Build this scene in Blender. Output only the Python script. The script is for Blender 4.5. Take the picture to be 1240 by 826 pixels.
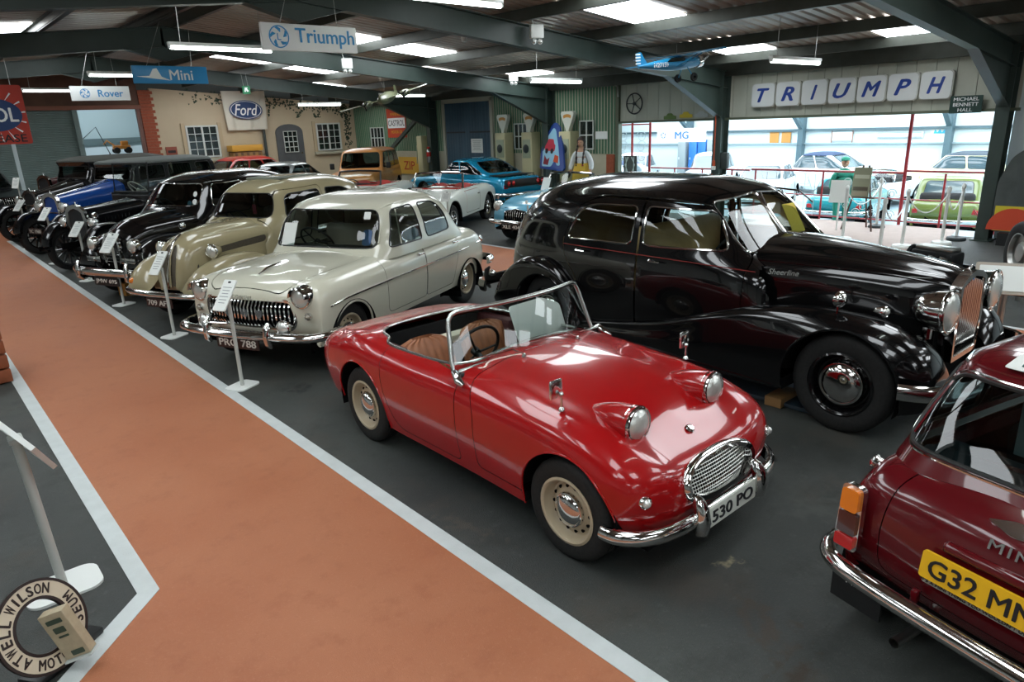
import bpy, bmesh, math, random
import numpy as np
from mathutils import Vector, Matrix

for o in list(bpy.data.objects):
    bpy.data.objects.remove(o, do_unlink=True)
scene = bpy.context.scene
COL = scene.collection
PI = math.pi
R = math.radians

# ------------------------------------------------------------------ camera
def set_camera(loc=(0, 0, 2.2), f=834.0, pitch=17.55, roll=-2.2, yaw=41.15):
    p, r, y = R(pitch), R(roll), R(yaw)
    fw = np.array([math.sin(y)*math.cos(p), math.cos(y)*math.cos(p), -math.sin(p)])
    rt = np.array([math.cos(y), -math.sin(y), 0.0])
    up = np.cross(rt, fw)
    Rv = math.cos(r)*rt + math.sin(r)*up
    Uv = -math.sin(r)*rt + math.cos(r)*up
    m = Matrix(((Rv[0], Uv[0], -fw[0], loc[0]), (Rv[1], Uv[1], -fw[1], loc[1]), (Rv[2], Uv[2], -fw[2], loc[2]), (0, 0, 0, 1)))
    cam = bpy.data.cameras.new('camera'); ob = bpy.data.objects.new('camera', cam); COL.objects.link(ob)
    ob.matrix_world = m
    cam.sensor_fit = 'HORIZONTAL'; cam.sensor_width = 36.0; cam.lens = 36.0*f/1240.0
    cam.clip_start = 0.05; cam.clip_end = 200
    scene.camera = ob
set_camera()

# ------------------------------------------------------------------ light and exposure
SKY_PANEL_STRENGTH = 8.5      # translucent rooflights, daylight behind them, and the added unseen ones
TUBE_STRENGTH = 14.0            # fluorescent tubes
HALL_PANEL_STRENGTH = 11.0     # unseen glowing panels added to brighten the hall beyond the opening
world = bpy.data.worlds.new('daylight'); scene.world = world; world.use_nodes = True
wn = world.node_tree; wn.nodes.clear()
wo = wn.nodes.new('ShaderNodeOutputWorld'); wb = wn.nodes.new('ShaderNodeBackground')
wb.inputs[0].default_value = (0.78, 0.88, 1.0, 1); wb.inputs[1].default_value = 0.6
wn.links.new(wb.outputs[0], wo.inputs[0])
vs = scene.view_settings
vs.view_transform = 'Standard'; vs.look = 'None'; vs.gamma = 1.0; vs.use_curve_mapping = False
vs.exposure = -0.18

# ------------------------------------------------------------------ materials
MATS = {}
def srgb(h):
    if isinstance(h, str):
        h = h.lstrip('#'); c = [int(h[i:i+2], 16)/255 for i in (0, 2, 4)]
        return tuple(x/12.92 if x <= 0.04045 else ((x+0.055)/1.055)**2.4 for x in c)
    return tuple(h)
def setin(n, k, v):
    if k in n.inputs: n.inputs[k].default_value = v
def mat(name, col='#808080', rough=0.5, metal=0.0, coat=0.0, emit=None, estr=0.0, noise=0.0, nscale=20.0, bump=0.0, bscale=60.0, spec=0.5, col2=None, stretch=None, nthr=None, rvar=0.0):
    """procedural material: base colour, optional mottling towards col2, optional fine bump"""
    if name in MATS: return MATS[name]
    m = bpy.data.materials.new(name); m.use_nodes = True; nt = m.node_tree
    b = nt.nodes['Principled BSDF']; c = srgb(col)
    setin(b, 'Base Color', (*c, 1)); setin(b, 'Roughness', rough); setin(b, 'Metallic', metal)
    setin(b, 'Specular IOR Level', spec)
    if coat: setin(b, 'Coat Weight', coat); setin(b, 'Coat Roughness', 0.03)
    if emit: setin(b, 'Emission Color', (*srgb(emit), 1)); setin(b, 'Emission Strength', estr)
    if noise or bump or rvar:
        tc = nt.nodes.new('ShaderNodeTexCoord'); mp = nt.nodes.new('ShaderNodeMapping')
        nt.links.new(tc.outputs['Object'], mp.inputs[0])
        if stretch: mp.inputs['Scale'].default_value = stretch
    if noise or rvar:
        nz = nt.nodes.new('ShaderNodeTexNoise'); nz.inputs['Scale'].default_value = nscale; nz.inputs['Detail'].default_value = 6
        nt.links.new(mp.outputs[0], nz.inputs['Vector'])
        rp = nt.nodes.new('ShaderNodeMapRange'); lo, hi = nthr or (0.3, 0.7)
        rp.inputs[1].default_value = lo; rp.inputs[2].default_value = hi
        nt.links.new(nz.outputs[0], rp.inputs[0])
        if noise:
            mx = nt.nodes.new('ShaderNodeMix'); mx.data_type = 'RGBA'
            c2 = srgb(col2) if col2 else tuple(x*0.45 for x in c)
            mx.inputs[6].default_value = (*c, 1); mx.inputs[7].default_value = (*[a+(b2-a)*noise for a, b2 in zip(c, c2)], 1)
            nt.links.new(rp.outputs[0], mx.inputs[0]); nt.links.new(mx.outputs[2], b.inputs['Base Color'])
        if rvar:
            r2 = nt.nodes.new('ShaderNodeMapRange'); r2.inputs[3].default_value = max(0, rough-rvar); r2.inputs[4].default_value = min(1, rough+rvar)
            nt.links.new(nz.outputs[0], r2.inputs[0]); nt.links.new(r2.outputs[0], b.inputs['Roughness'])
    if bump:
        n2 = nt.nodes.new('ShaderNodeTexNoise'); n2.inputs['Scale'].default_value = bscale; n2.inputs['Detail'].default_value = 4
        nt.links.new(mp.outputs[0], n2.inputs['Vector'])
        bp = nt.nodes.new('ShaderNodeBump'); bp.inputs['Strength'].default_value = bump; bp.inputs['Distance'].default_value = 0.01
        nt.links.new(n2.outputs[0], bp.inputs['Height']); nt.links.new(bp.outputs[0], b.inputs['Normal'])
    MATS[name] = m
    return m
def glass(name, tint='#dfe8e6', gloss=1.0, dirt=0.0):
    """thin pane: transparent with a Fresnel mirror reflection"""
    if name in MATS: return MATS[name]
    m = bpy.data.materials.new(name); m.use_nodes = True; nt = m.node_tree; nt.nodes.clear()
    out = nt.nodes.new('ShaderNodeOutputMaterial'); mx = nt.nodes.new('ShaderNodeMixShader')
    tr = nt.nodes.new('ShaderNodeBsdfTransparent'); gl = nt.nodes.new('ShaderNodeBsdfGlossy'); fr = nt.nodes.new('ShaderNodeFresnel')
    tr.inputs[0].default_value = (*srgb(tint), 1); gl.inputs['Roughness'].default_value = 0.02; fr.inputs[0].default_value = 1.5
    gl.inputs[0].default_value = (gloss, gloss, gloss, 1)
    nt.links.new(fr.outputs[0], mx.inputs[0]); nt.links.new(tr.outputs[0], mx.inputs[1]); nt.links.new(gl.outputs[0], mx.inputs[2])
    if dirt:
        df = nt.nodes.new('ShaderNodeBsdfDiffuse'); df.inputs[0].default_value = (.7, .75, .75, 1); m2 = nt.nodes.new('ShaderNodeMixShader')
        m2.inputs[0].default_value = dirt; nt.links.new(mx.outputs[0], m2.inputs[1]); nt.links.new(df.outputs[0], m2.inputs[2]); nt.links.new(m2.outputs[0], out.inputs[0])
    else:
        nt.links.new(mx.outputs[0], out.inputs[0])
    MATS[name] = m
    return m
def paint(name, col, rough=0.28, coat=0.75, metal=0.0):
    return mat(name, col, rough=rough, coat=coat, metal=metal, spec=0.25)

CHROME = mat('chrome', '#d8d8d6', rough=0.09, metal=1.0, rvar=0.04, nscale=14)
STEEL = mat('brushed_steel', '#a9aaa6', rough=0.32, metal=1.0)
RUBBER = mat('tyre_rubber', '#191a1a', rough=0.72, noise=0.5, nscale=60, col2='#2c2c2a', spec=0.3)
BLACKRUB = mat('black_trim_rubber', '#0d0e0f', rough=0.5)
DARK = mat('dark_underbody', '#08090a', rough=0.9, spec=0.1)
GLASS = glass('car_glass', '#d3dedb')
GLASSD = glass('car_glass_dim', '#9fb0b0')
LAMPG = mat('lamp_glass', '#d9dcd6', rough=0.12, metal=0.55, coat=1.0, bump=0.25, bscale=90)
AMBER = mat('amber_lens', '#e07912', rough=0.2, coat=1.0)
REDLENS = mat('red_lens', '#b51414', rough=0.2, coat=1.0)
WHITEP = mat('white_plastic', '#dfe3df', rough=0.45)
PAPER = mat('paper_sheet', '#dfe3de', rough=0.7)
INKD = mat('dark_ink', '#16181c', rough=0.6)
LEATHER = mat('tan_leather', '#9c6340', rough=0.42, noise=0.5, nscale=12, col2='#74462c', bump=0.15, bscale=120)
PLATEW = mat('plate_white', '#d8dcd2', rough=0.4)
PLATEY = mat('plate_yellow', '#e6b41c', rough=0.4)
PLATEK = mat('plate_black', '#101012', rough=0.35)
PLATES = mat('plate_silver_letters', '#c6c4bb', rough=0.35)

# ------------------------------------------------------------------ object helpers
def link(name, data, parent=None):
    o = bpy.data.objects.new(name, data); COL.objects.link(o)
    if parent is not None: o.parent = parent
    return o
def tag(o, label=None, cat=None, group=None, kind=None):
    if label: o['label'] = label
    if cat: o['category'] = cat
    if group: o['group'] = group
    if kind: o['kind'] = kind
    return o
def thing(name, label, cat, loc=(0, 0, 0), rotz=0.0, group=None, kind=None):
    o = link(name, None); o.location = loc; o.rotation_euler = (0, 0, rotz); o.empty_display_size = 0.2
    return tag(o, label, cat, group, kind)
def mk(name, verts, faces, material, parent=None, smooth=35, merge=0.0):
    me = bpy.data.meshes.new(name)
    V = verts.tolist() if isinstance(verts, np.ndarray) else [tuple(v) for v in verts]
    me.from_pydata(V, [], [tuple(int(i) for i in f) for f in faces])
    if merge:
        bm = bmesh.new(); bm.from_mesh(me); bmesh.ops.remove_doubles(bm, verts=bm.verts, dist=merge); bm.to_mesh(me); bm.free()
    me.materials.append(material)
    if smooth:
        me.shade_smooth()
        if smooth is not True: me.set_sharp_from_angle(angle=R(smooth))
    me.update()
    return link(name, me, parent)
def copy_tree(o, parent=None):
    c = o.copy(); COL.objects.link(c); c.parent = parent
    for ch in list(o.children): copy_tree(ch, c)
    return c

class MB:
    """collects geometry for one mesh object"""
    def __init__(s): s.V = []; s.F = []
    def add(s, V, F, M=None):
        n = len(s.V)
        if M is not None: V = [M @ Vector(v) for v in V]
        s.V += [tuple(v) for v in V]; s.F += [tuple(i+n for i in f) for f in F]
        return s
    def box(s, c, d, M=None, bev=0.0):
        x, y, z = [k/2 for k in d]
        if not bev:
            V = [(c[0]+a*x, c[1]+b*y, c[2]+e*z) for a in (-1, 1) for b in (-1, 1) for e in (-1, 1)]
            F = [(0, 1, 3, 2), (4, 6, 7, 5), (0, 4, 5, 1), (2, 3, 7, 6), (0, 2, 6, 4), (1, 5, 7, 3)]
            return s.add(V, F, M)
        bm = bmesh.new(); bmesh.ops.create_cube(bm, size=1.0)
        bmesh.ops.scale(bm, vec=d, verts=bm.verts); bmesh.ops.bevel(bm, geom=bm.edges[:], offset=min(bev, min(d)*0.49), segments=2, profile=0.5, affect='EDGES')
        bmesh.ops.translate(bm, vec=c, verts=bm.verts)
        return s.bm(bm, M)
    def bm(s, bm, M=None):
        bm.verts.index_update()
        s.add([v.co[:] for v in bm.verts], [[v.index for v in f.verts] for f in bm.faces], M); bm.free(); return s
    def tube(s, pts, r, n=8, closed=False, cap=True, M=None):
        pts = [Vector(p) for p in pts]; m = len(pts)
        if m < 2: return s
        rad = r if hasattr(r, '__len__') else [r]*m
        V = []; F = []; up = None
        for i, p in enumerate(pts):
            a = pts[i-1] if (i or closed) else p; b = pts[(i+1) % m] if (i < m-1 or closed) else p
            t = (b-a)
            if t.length < 1e-9: t = Vector((0, 0, 1))
            t.normalize()
            if up is None:
                up = Vector((0, 0, 1)) if abs(t.z) < 0.9 else Vector((1, 0, 0))
            u = up-t*up.dot(t)
            if u.length < 1e-6: u = t.orthogonal()
            u.normalize(); up = u; w = t.cross(u)
            for k in range(n):
                an = 2*PI*k/n; V.append(p+(u*math.cos(an)+w*math.sin(an))*rad[i])
        for i in range(m if closed else m-1):
            for k in range(n):
                a = i*n+k; b = i*n+(k+1) % n; c2 = ((i+1) % m)*n+(k+1) % n; d = ((i+1) % m)*n+k
                F.append((a, b, c2, d))
        if cap and not closed:
            F.append(tuple(range(n))[::-1]); F.append(tuple((m-1)*n+k for k in range(n)))
        return s.add(V, F, M)
    def lathe(s, prof, n=24, M=None, closed=False, frac=1.0):
        """profile [(r, z)] about local z"""
        V = []; F = []; m = len(prof); steps = n if frac >= 1 else n+1
        for k in range(steps):
            a = 2*PI*k/n*frac
            for r, z in prof: V.append((r*math.cos(a), r*math.sin(a), z))
        for k in range(n):
            k2 = (k+1) % n if frac >= 1 else k+1
            for i in range(m if closed else m-1):
                i2 = (i+1) % m
                F.append((k*m+i, k2*m+i, k2*m+i2, k*m+i2))
        return s.add(V, F, M)
    def prism(s, poly, h, M=None, z0=0.0):
        """polygon [(x,y)] extruded z0..z0+h"""
        n = len(poly); V = [(x, y, z0) for x, y in poly]+[(x, y, z0+h) for x, y in poly]
        F = [tuple(range(n))[::-1], tuple(range(n, 2*n))]+[(i, (i+1) % n, n+(i+1) % n, n+i) for i in range(n)]
        return s.add(V, F, M)
    def sweep(s, path, prof, closed=False, cap=True, M=None, up=(0, 0, 1)):
        """profile [(a,b)]: a along the sideways normal, b along up"""
        pts = [Vector(p) for p in path]; m = len(pts); n = len(prof); V = []; F = []; upv = Vector(up)
        for i, p in enumerate(pts):
            a = pts[i-1] if (i or closed) else p; b = pts[(i+1) % m] if (i < m-1 or closed) else p
            t = (b-a).normalized(); w = t.cross(upv)
            if w.length < 1e-6: w = t.orthogonal()
            w.normalize(); u = w.cross(t)
            for x, y in prof: V.append(p+w*x+u*y)
        for i in range(m if closed else m-1):
            for k in range(n):
                F.append((i*n+k, i*n+(k+1) % n, ((i+1) % m)*n+(k+1) % n, ((i+1) % m)*n+k))
        if cap and not closed: F.append(tuple(range(n))[::-1]); F.append(tuple((m-1)*n+k for k in range(n)))
        return s.add(V, F, M)
    def ball(s, c, r, n=12, M=None, sc=(1, 1, 1)):
        V = []; F = []; m = n//2
        for i in range(m+1):
            th = PI*i/m
            for k in range(n):
                a = 2*PI*k/n; V.append((c[0]+r*sc[0]*math.sin(th)*math.cos(a), c[1]+r*sc[1]*math.sin(th)*math.sin(a), c[2]+r*sc[2]*math.cos(th)))
        for i in range(m):
            for k in range(n): F.append((i*n+k, i*n+(k+1) % n, (i+1)*n+(k+1) % n, (i+1)*n+k))
        return s.add(V, F, M)
    def build(s, name, material, parent=None, smooth=35, merge=1e-5):
        return mk(name, s.V, s.F, material, parent, smooth, merge)

def frame(o, x, y, z=None):
    """matrix with given origin and x,y axes"""
    x = Vector(x).normalized(); y = Vector(y); z = x.cross(y).normalized(); y = z.cross(x)
    return Matrix(((x.x, y.x, z.x, o[0]), (x.y, y.y, z.y, o[1]), (x.z, y.z, z.z, o[2]), (0, 0, 0, 1)))
def axis_m(o, d):
    """matrix mapping local z to d"""
    q = Vector((0, 0, 1)).rotation_difference(Vector(d).normalized()).to_matrix().to_4x4(); q.translation = Vector(o); return q
def arc(cx, cy, r, a0, a1, n):
    return [(cx+r*math.cos(R(a0+(a1-a0)*i/n)), cy+r*math.sin(R(a0+(a1-a0)*i/n))) for i in range(n+1)]
def rrect(w, h, r, n=5):
    P = []
    for sx, sy, a in ((1, 1, 0), (-1, 1, 90), (-1, -1, 180), (1, -1, 270)):
        P += arc(sx*(w/2-r), sy*(h/2-r), r, a, a+90, n)
    return P
def rpoly(pts, r, n=5):
    """polygon with filleted corners"""
    out = []; m = len(pts)
    for i, p in enumerate(pts):
        ri = r[i] if hasattr(r, '__len__') else r
        a = np.array(pts[i-1], float); b = np.array(p, float); c = np.array(pts[(i+1) % m], float)
        u = a-b; v = c-b; lu = np.linalg.norm(u); lv = np.linalg.norm(v); d = min(ri, lu*.48, lv*.48)
        if d < 1e-4: out.append(tuple(b)); continue
        p0 = b+u/lu*d; p1 = b+v/lv*d
        for k in range(n+1):
            t = k/n; out.append(tuple((1-t)**2*p0+2*t*(1-t)*b+t*t*p1))
    return out

_txt = {}
def text_geo(t, size=1.0, bold=0.0, shear=0.0, depth=0.004, spacing=1.0):
    key = (t, size, bold, shear, depth, spacing)
    if key in _txt: return _txt[key]
    cu = bpy.data.curves.new('lettering', 'FONT'); cu.body = t; cu.size = size; cu.shear = shear
    cu.extrude = depth/2; cu.align_x = 'CENTER'; cu.align_y = 'CENTER'; cu.resolution_u = 3; cu.space_character = spacing
    ob = bpy.data.objects.new('lettering', cu); me = ob.to_mesh()
    V = np.array([v.co[:] for v in me.vertices]); F = [tuple(p.vertices) for p in me.polygons]
    if len(V):
        lo, hi = V.min(0), V.max(0); V = V-np.array([(lo[0]+hi[0])/2, (lo[1]+hi[1])/2, 0])
    ob.to_mesh_clear(); bpy.data.objects.remove(ob); bpy.data.curves.remove(cu)
    if bold and len(V):       # heavier weight: overlapped copies
        n = len(V); VV = [V]; FF = list(F); k = 1
        for dx, dy in ((bold, 0), (-bold, 0), (0, bold*.7), (0, -bold*.7)):
            VV.append(V+np.array([dx*size, dy*size, .0005*k])); FF += [tuple(i+n*k for i in f) for f in F]; k += 1
        V = np.concatenate(VV); F = FF
    _txt[key] = (V, F); return V, F
def text_on(mb, t, M, width=None, height=None, **k):
    """lettering laid on the local xy plane of M, fitted to width / height"""
    V, F = text_geo(t, **k)
    if not len(V): return mb
    w, h = np.ptp(V[:, 0]), np.ptp(V[:, 1])
    sx = width/w if width else (height/h if height else 1); sy = height/h if height else sx
    mb.add((V*np.array([sx, sy, 1])).tolist(), F, M); return mb

# ------------------------------------------------------------------ lofted and trimmed surfaces
def herm(t, P, q):
    """C1 cubic through (t_i, P_i) sampled at q"""
    t = np.asarray(t, float); P = np.asarray(P, float); q = np.asarray(q, float)
    if len(t) == 2:
        w = ((q-t[0])/(t[1]-t[0])).reshape(-1, *([1]*(P.ndim-1))); return P[0]*(1-w)+P[1]*w
    h = np.diff(t); d = np.diff(P, axis=0)/h.reshape(-1, *([1]*(P.ndim-1)))
    m = np.empty_like(P); hw = h.reshape(-1, *([1]*(P.ndim-1)))
    m[1:-1] = (d[:-1]*hw[1:]+d[1:]*hw[:-1])/(hw[1:]+hw[:-1])
    m[0] = 1.5*d[0]-.5*m[1]; m[-1] = 1.5*d[-1]-.5*m[-2]
    i = np.clip(np.searchsorted(t, q, side='right')-1, 0, len(t)-2)
    hh = h[i]; s = (q-t[i])/hh; sh = (-1,)+(1,)*(P.ndim-1)
    s = s.reshape(sh); hh = hh.reshape(sh)
    return (2*s**3-3*s**2+1)*P[i]+(s**3-2*s**2+s)*hh*m[i]+(-2*s**3+3*s**2)*P[i+1]+(s**3-s**2)*hh*m[i+1]
def fair(P, it):
    for _ in range(it):
        P[1:-1] = .5*P[1:-1]+.25*(P[:-2]+P[2:])
        P[:, 1:-1] = .5*P[:, 1:-1]+.25*(P[:, :-2]+P[:, 2:])
    return P
def net_surf(net, nu=110, nv=40, it=2):
    """net (stations, lines, 3) -> dense grid"""
    N = np.array(net, float)
    d = np.linalg.norm(np.diff(N, axis=0), axis=2).mean(1); t = np.concatenate([[0], np.cumsum(np.maximum(d, 1e-3))])
    A = herm(t, N, np.linspace(0, t[-1], nu))
    B = np.swapaxes(A, 0, 1); d = np.linalg.norm(np.diff(B, axis=0), axis=2).mean(1); s = np.concatenate([[0], np.cumsum(np.maximum(d, 1e-3))])
    C = np.swapaxes(herm(s, B, np.linspace(0, s[-1], nv)), 0, 1).copy()
    return fair(C, it)
def ring_surf(rings, nu=120, nv=40, taper=None, it=1):
    """rings (z, xf, xr, halfw, nf, nr[, crown]) -> half dome grid; u runs front centre to rear centre, v from belt to roof"""
    Rg = np.array([list(r[:6]) for r in rings], float); zs = Rg[:, 0]
    d = np.sqrt(np.diff(zs)**2+np.diff(Rg[:, 3])**2*0.6+np.diff(Rg[:, 1])**2*.3)
    t = np.concatenate([[0], np.cumsum(np.maximum(d, 1e-3))]); Q = herm(t, Rg, np.linspace(0, t[-1], nv))
    th = np.linspace(0, PI, nu); th = th-0.16*np.sin(2*th)*0
    out = np.zeros((nu, nv, 3))
    for j, (z, xf, xr, hw, nf, nr) in enumerate(Q):
        xc = (xf+xr)/2; a = (xf-xr)/2; c, s = np.cos(th), np.sin(th)
        n = np.where(c >= 0, nf, nr)
        # even spacing along the superellipse
        fine = np.linspace(0, PI, 900); cf, sf = np.cos(fine), np.sin(fine); nn = np.where(cf >= 0, nf, nr)
        x = xc+a*np.sign(cf)*np.abs(cf)**(2/nn); y = max(hw, 0)*np.abs(sf)**(2/nn)
        L = np.concatenate([[0], np.cumsum(np.hypot(np.diff(x), np.diff(y)))]); g = np.linspace(0, L[-1], nu)
        out[:, j, 0] = np.interp(g, L, x); out[:, j, 1] = np.interp(g, L, y); out[:, j, 2] = z
    if taper is not None: out[:, :, 1] *= taper(out[:, :, 0])
    return fair(out, it)
def poly_sdf(poly, X, Y):
    """signed distance to polygon, positive inside"""
    p = np.array(poly, float); q = np.roll(p, -1, axis=0); d2 = np.full(X.shape, 1e9); ins = np.zeros(X.shape, bool)
    for (x0, y0), (x1, y1) in zip(p, q):
        ex, ey = x1-x0, y1-y0; L = ex*ex+ey*ey
        if L < 1e-12: continue
        t = np.clip(((X-x0)*ex+(Y-y0)*ey)/L, 0, 1)
        d2 = np.minimum(d2, (X-x0-t*ex)**2+(Y-y0-t*ey)**2)
        c = (y0 > Y) != (y1 > Y)
        if abs(ey) > 1e-12: ins ^= c & (X < ex*(Y-y0)/ey+x0)
    return np.where(ins, 1, -1)*np.sqrt(d2)
def circ(P, x, z, r): return np.hypot(P[:, :, 0]-x, P[:, :, 2]-z)-r     # positive outside
def side(P, poly): return poly_sdf(poly, P[:, :, 0], P[:, :, 2])
def plan(P, poly): return poly_sdf(poly, P[:, :, 0], P[:, :, 1])
def front(P, poly): return poly_sdf(poly, P[:, :, 1], P[:, :, 2])
def trim(P, F):
    """keep F>0; returns verts, faces, boundary polylines"""
    nu, nv = F.shape; F = np.where(np.abs(F) < 1e-7, 1e-7, F); pos = F > 0
    idx = -np.ones((nu, nv), int); V = []; faces = []; ec = {}; segs = []
    def gv(i, j):
        if idx[i, j] < 0: idx[i, j] = len(V); V.append(P[i, j])
        return idx[i, j]
    def ev(a, b):
        k = (a, b) if a < b else (b, a)
        if k not in ec:
            fa, fb = F[k[0]], F[k[1]]; t = fa/(fa-fb); t = min(max(t, .001), .999); ec[k] = len(V); V.append(P[k[0]]*(1-t)+P[k[1]]*t)
        return ec[k]
    cnt = pos[:-1, :-1].astype(int)+pos[1:, :-1]+pos[1:, 1:]+pos[:-1, 1:]
    for i, j in np.argwhere(cnt == 4):
        faces.append((gv(i, j), gv(i+1, j), gv(i+1, j+1), gv(i, j+1)))
    for i, j in np.argwhere((cnt > 0) & (cnt < 4)):
        c = [(i, j), (i+1, j), (i+1, j+1), (i, j+1)]; poly = []; cut = []
        for k in range(4):
            a, b = c[k], c[(k+1) % 4]
            if pos[a]: poly.append(gv(*a))
            if pos[a] != pos[b]: e = ev(a, b); poly.append(e); cut.append(e)
        if len(poly) >= 3: faces.append(tuple(poly))
        if len(cut) == 2: segs.append(tuple(cut))
    V = np.array(V) if V else np.zeros((0, 3))
    adj = {}
    for a, b in segs: adj.setdefault(a, []).append(b); adj.setdefault(b, []).append(a)
    loops = []; seen = set()
    starts = [k for k in adj if len(adj[k]) == 1]+list(adj)
    for s0 in starts:
        if s0 in seen: continue
        ch = [s0]; seen.add(s0); cur = s0
        while True:
            nx = [n for n in adj[cur] if n not in seen]
            if not nx: break
            cur = nx[0]; seen.add(cur); ch.append(cur)
        if len(ch) > 2: loops.append((V[ch], s0 in adj[ch[-1]] and len(ch) > 3))
    return V, faces, loops
def edge_tubes(root, loops, r, m, name):
    for l in loops:
        for sd in 'LR':
            t = MB(); trim_tube(t, [l], r, sd); t.build(name, m, root)
def mirror(V): return V*np.array([1, -1, 1])
def sheet(name, P, F, material, parent, sides='both', merge=2e-4):
    """trimmed half surface, both halves in one mesh, or one object for one side"""
    V, faces, loops = trim(P, F)
    if not len(V): return None, loops
    if sides == 'both':
        n = len(V); V2 = np.concatenate([V, mirror(V)]); f2 = faces+[tuple(i+n for i in f[::-1]) for f in faces]
        return mk(name, V2, f2, material, parent, True, merge), loops
    if sides == 'R': V = mirror(V); faces = [f[::-1] for f in faces]
    return mk(name, V, faces, material, parent, True), loops
def trim_tube(mb, loops, r, sides='LR', n=6, push=0.0):
    for pts, closed in loops:
        p = pts[::1]
        if len(p) > 60: p = p[::2]
        for sd in sides:
            q = mirror(p) if sd == 'R' else p
            mb.tube([tuple(v) for v in q], r, n, closed=closed)
    return mb

# ------------------------------------------------------------------ car pieces (car frame: x forward, y left, z up, origin under front axle)
def wheel_mesh(parent, pos, r, w, rimr, rimmat, capmat=None, capr=0.1, style='disc', sidey=1, spokes=10, wall=None):
    """tyre with rim and hub cap; axis along y, outer face to sidey"""
    M = axis_m(pos, (0, sidey, 0)); h = w/2; tr = rimr
    t = MB(); prof = [(tr-.01, -h*.8), (tr+.012, -h*.95), (r*.86, -h*1.02), (r*.96, -h*.88), (r, -h*.62)]
    for k in (-.35, 0, .35):
        prof += [(r, h*(k-.11)), (r-.008, h*(k-.08)), (r-.008, h*(k+.08)), (r, h*(k+.11))]
    prof += [(r, h*.62), (r*.96, h*.88), (r*.9, h*.98), (r*.86, h*1.02), (tr+.03, h*1.0), (tr+.012, h*.95), (tr-.01, h*.8), (tr-.02, 0)]
    t.lathe(prof, 36, M, closed=True)
    tyre = t.build('wheel', RUBBER, parent, 40)
    d = MB()
    if style == 'disc':
        d.lathe([(tr, h*.78), (tr+.009, h*1.0), (tr-.004, h*1.06), (tr-.013, h*.98), (tr*.9, h*.72), (tr*.885, h*.42), (tr*.83, h*.26), (tr*.77, h*.24), (tr*.64, h*.46), (tr*.5, h*.5), (.0, h*.5)], 36, M)
        d.build('rim', rimmat, tyre, 35)
        hl = MB()
        for k in range(14):
            a = 2*PI*k/14; hl.lathe([(0.0, 0), (.0095, 0), (.0095, -.01)], 8, M @ Matrix.Translation((tr*.705*math.cos(a), tr*.705*math.sin(a), h*.36+.006)))
        hl.build('vent_hole', DARK, tyre)
    elif style == 'spoke':
        d.lathe([(tr-.03, h*.5), (tr-.03, h*.9), (tr, h*1.0), (tr+.008, h*.9), (tr, -h*.9), (tr-.03, -h*.6), (tr-.03, h*.5)], 36, M)
        for k in range(spokes):
            a = 2*PI*k/spokes
            d.tube([(.05*math.cos(a), .05*math.sin(a), h*.5), ((tr-.02)*math.cos(a), (tr-.02)*math.sin(a), h*.35)], [.02, .014], 8, M=M)
        d.lathe([(.07, -h*.6), (.075, h*.5), (.05, h*.7), (.045, h*1.25), (0, h*1.3)], 20, M)
        d.build('rim', rimmat, tyre, 35)
    elif style == 'wire':
        d.lathe([(tr-.03, h*.5), (tr-.03, h*.9), (tr, h*1.0), (tr+.008, h*.9), (tr, -h*.9), (tr-.03, -h*.6), (tr-.03, h*.5)], 36, M)
        for k in range(32):
            a = 2*PI*k/32; b = a+(.35 if k % 2 else -.35)
            d.tube([(.045*math.cos(b), .045*math.sin(b), h*.85), ((tr-.02)*math.cos(a), (tr-.02)*math.sin(a), h*.1)], .0035, 5, M=M)
        d.lathe([(.05, -h*.5), (.05, h*.8), (.035, h*1.15), (0, h*1.2)], 16, M)
        d.build('rim', rimmat, tyre, 35)
    elif style == 'slot':
        d.lathe([(tr, h*.8), (tr+.008, h*1.0), (tr-.006, h*1.0), (tr*.92, h*.55), (tr*.6, h*.45), (tr*.45, h*.75), (0, h*.8)], 30, M)
        d.build('rim', rimmat, tyre, 35)
    if capmat is not None:
        c = MB(); c.lathe([(capr*.98, h*.42), (capr, h*.6), (capr*.95, h*.78), (capr*.88, h*.82), (capr*.85, h*.80), (capr*.8, h*.90), (capr*.5, h*1.06), (capr*.2, h*1.13), (0, h*1.14)], 30, M)
        c.build('hub_cap', capmat, tyre, 40)
    return tyre
def wheels4(root, spots, **k):
    for x, y, sd in spots: wheel_mesh(root, (x, y*sd, k['r']), sidey=sd, **k)
def lamp(root, pos, r, d=(1, 0, 0), shell=None, ring=CHROME, lens=None, depth=0.05, name='headlamp', bucket=0.0, ringw=.012):
    """round lamp: bucket, bezel, domed lens"""
    M = axis_m(pos, d); b = MB()
    prof = [(r+ringw, -depth), (r+ringw, -.004), (r+ringw*.6, .008), (r, .010), (r-.004, 0)]
    if bucket: prof = [(0.0, -bucket), (r*.45, -bucket*.93), (r*.8, -bucket*.7), (r*1.0, -bucket*.35)]+[(r+ringw*.6, -.02)]+prof[1:]
    b.lathe(prof, 28, M)
    o = b.build(name, shell if (shell is not None and bucket) else ring, root, 40)
    l = MB(); l.lathe([(r, 0), (r*.9, .012), (r*.6, .022+r*.06), (r*.3, .026+r*.09), (0, .028+r*.1)], 28, M); l.build('lens', lens or LAMPG, o, 60)
    if shell is not None and bucket:
        g = MB(); g.lathe([(r+ringw*.6, -.022), (r+ringw, -.01), (r+ringw, .004), (r+ringw*.4, .012), (r-.004, .002)], 28, M); g.build('bezel', ring, o, 40)
    return o
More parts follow.
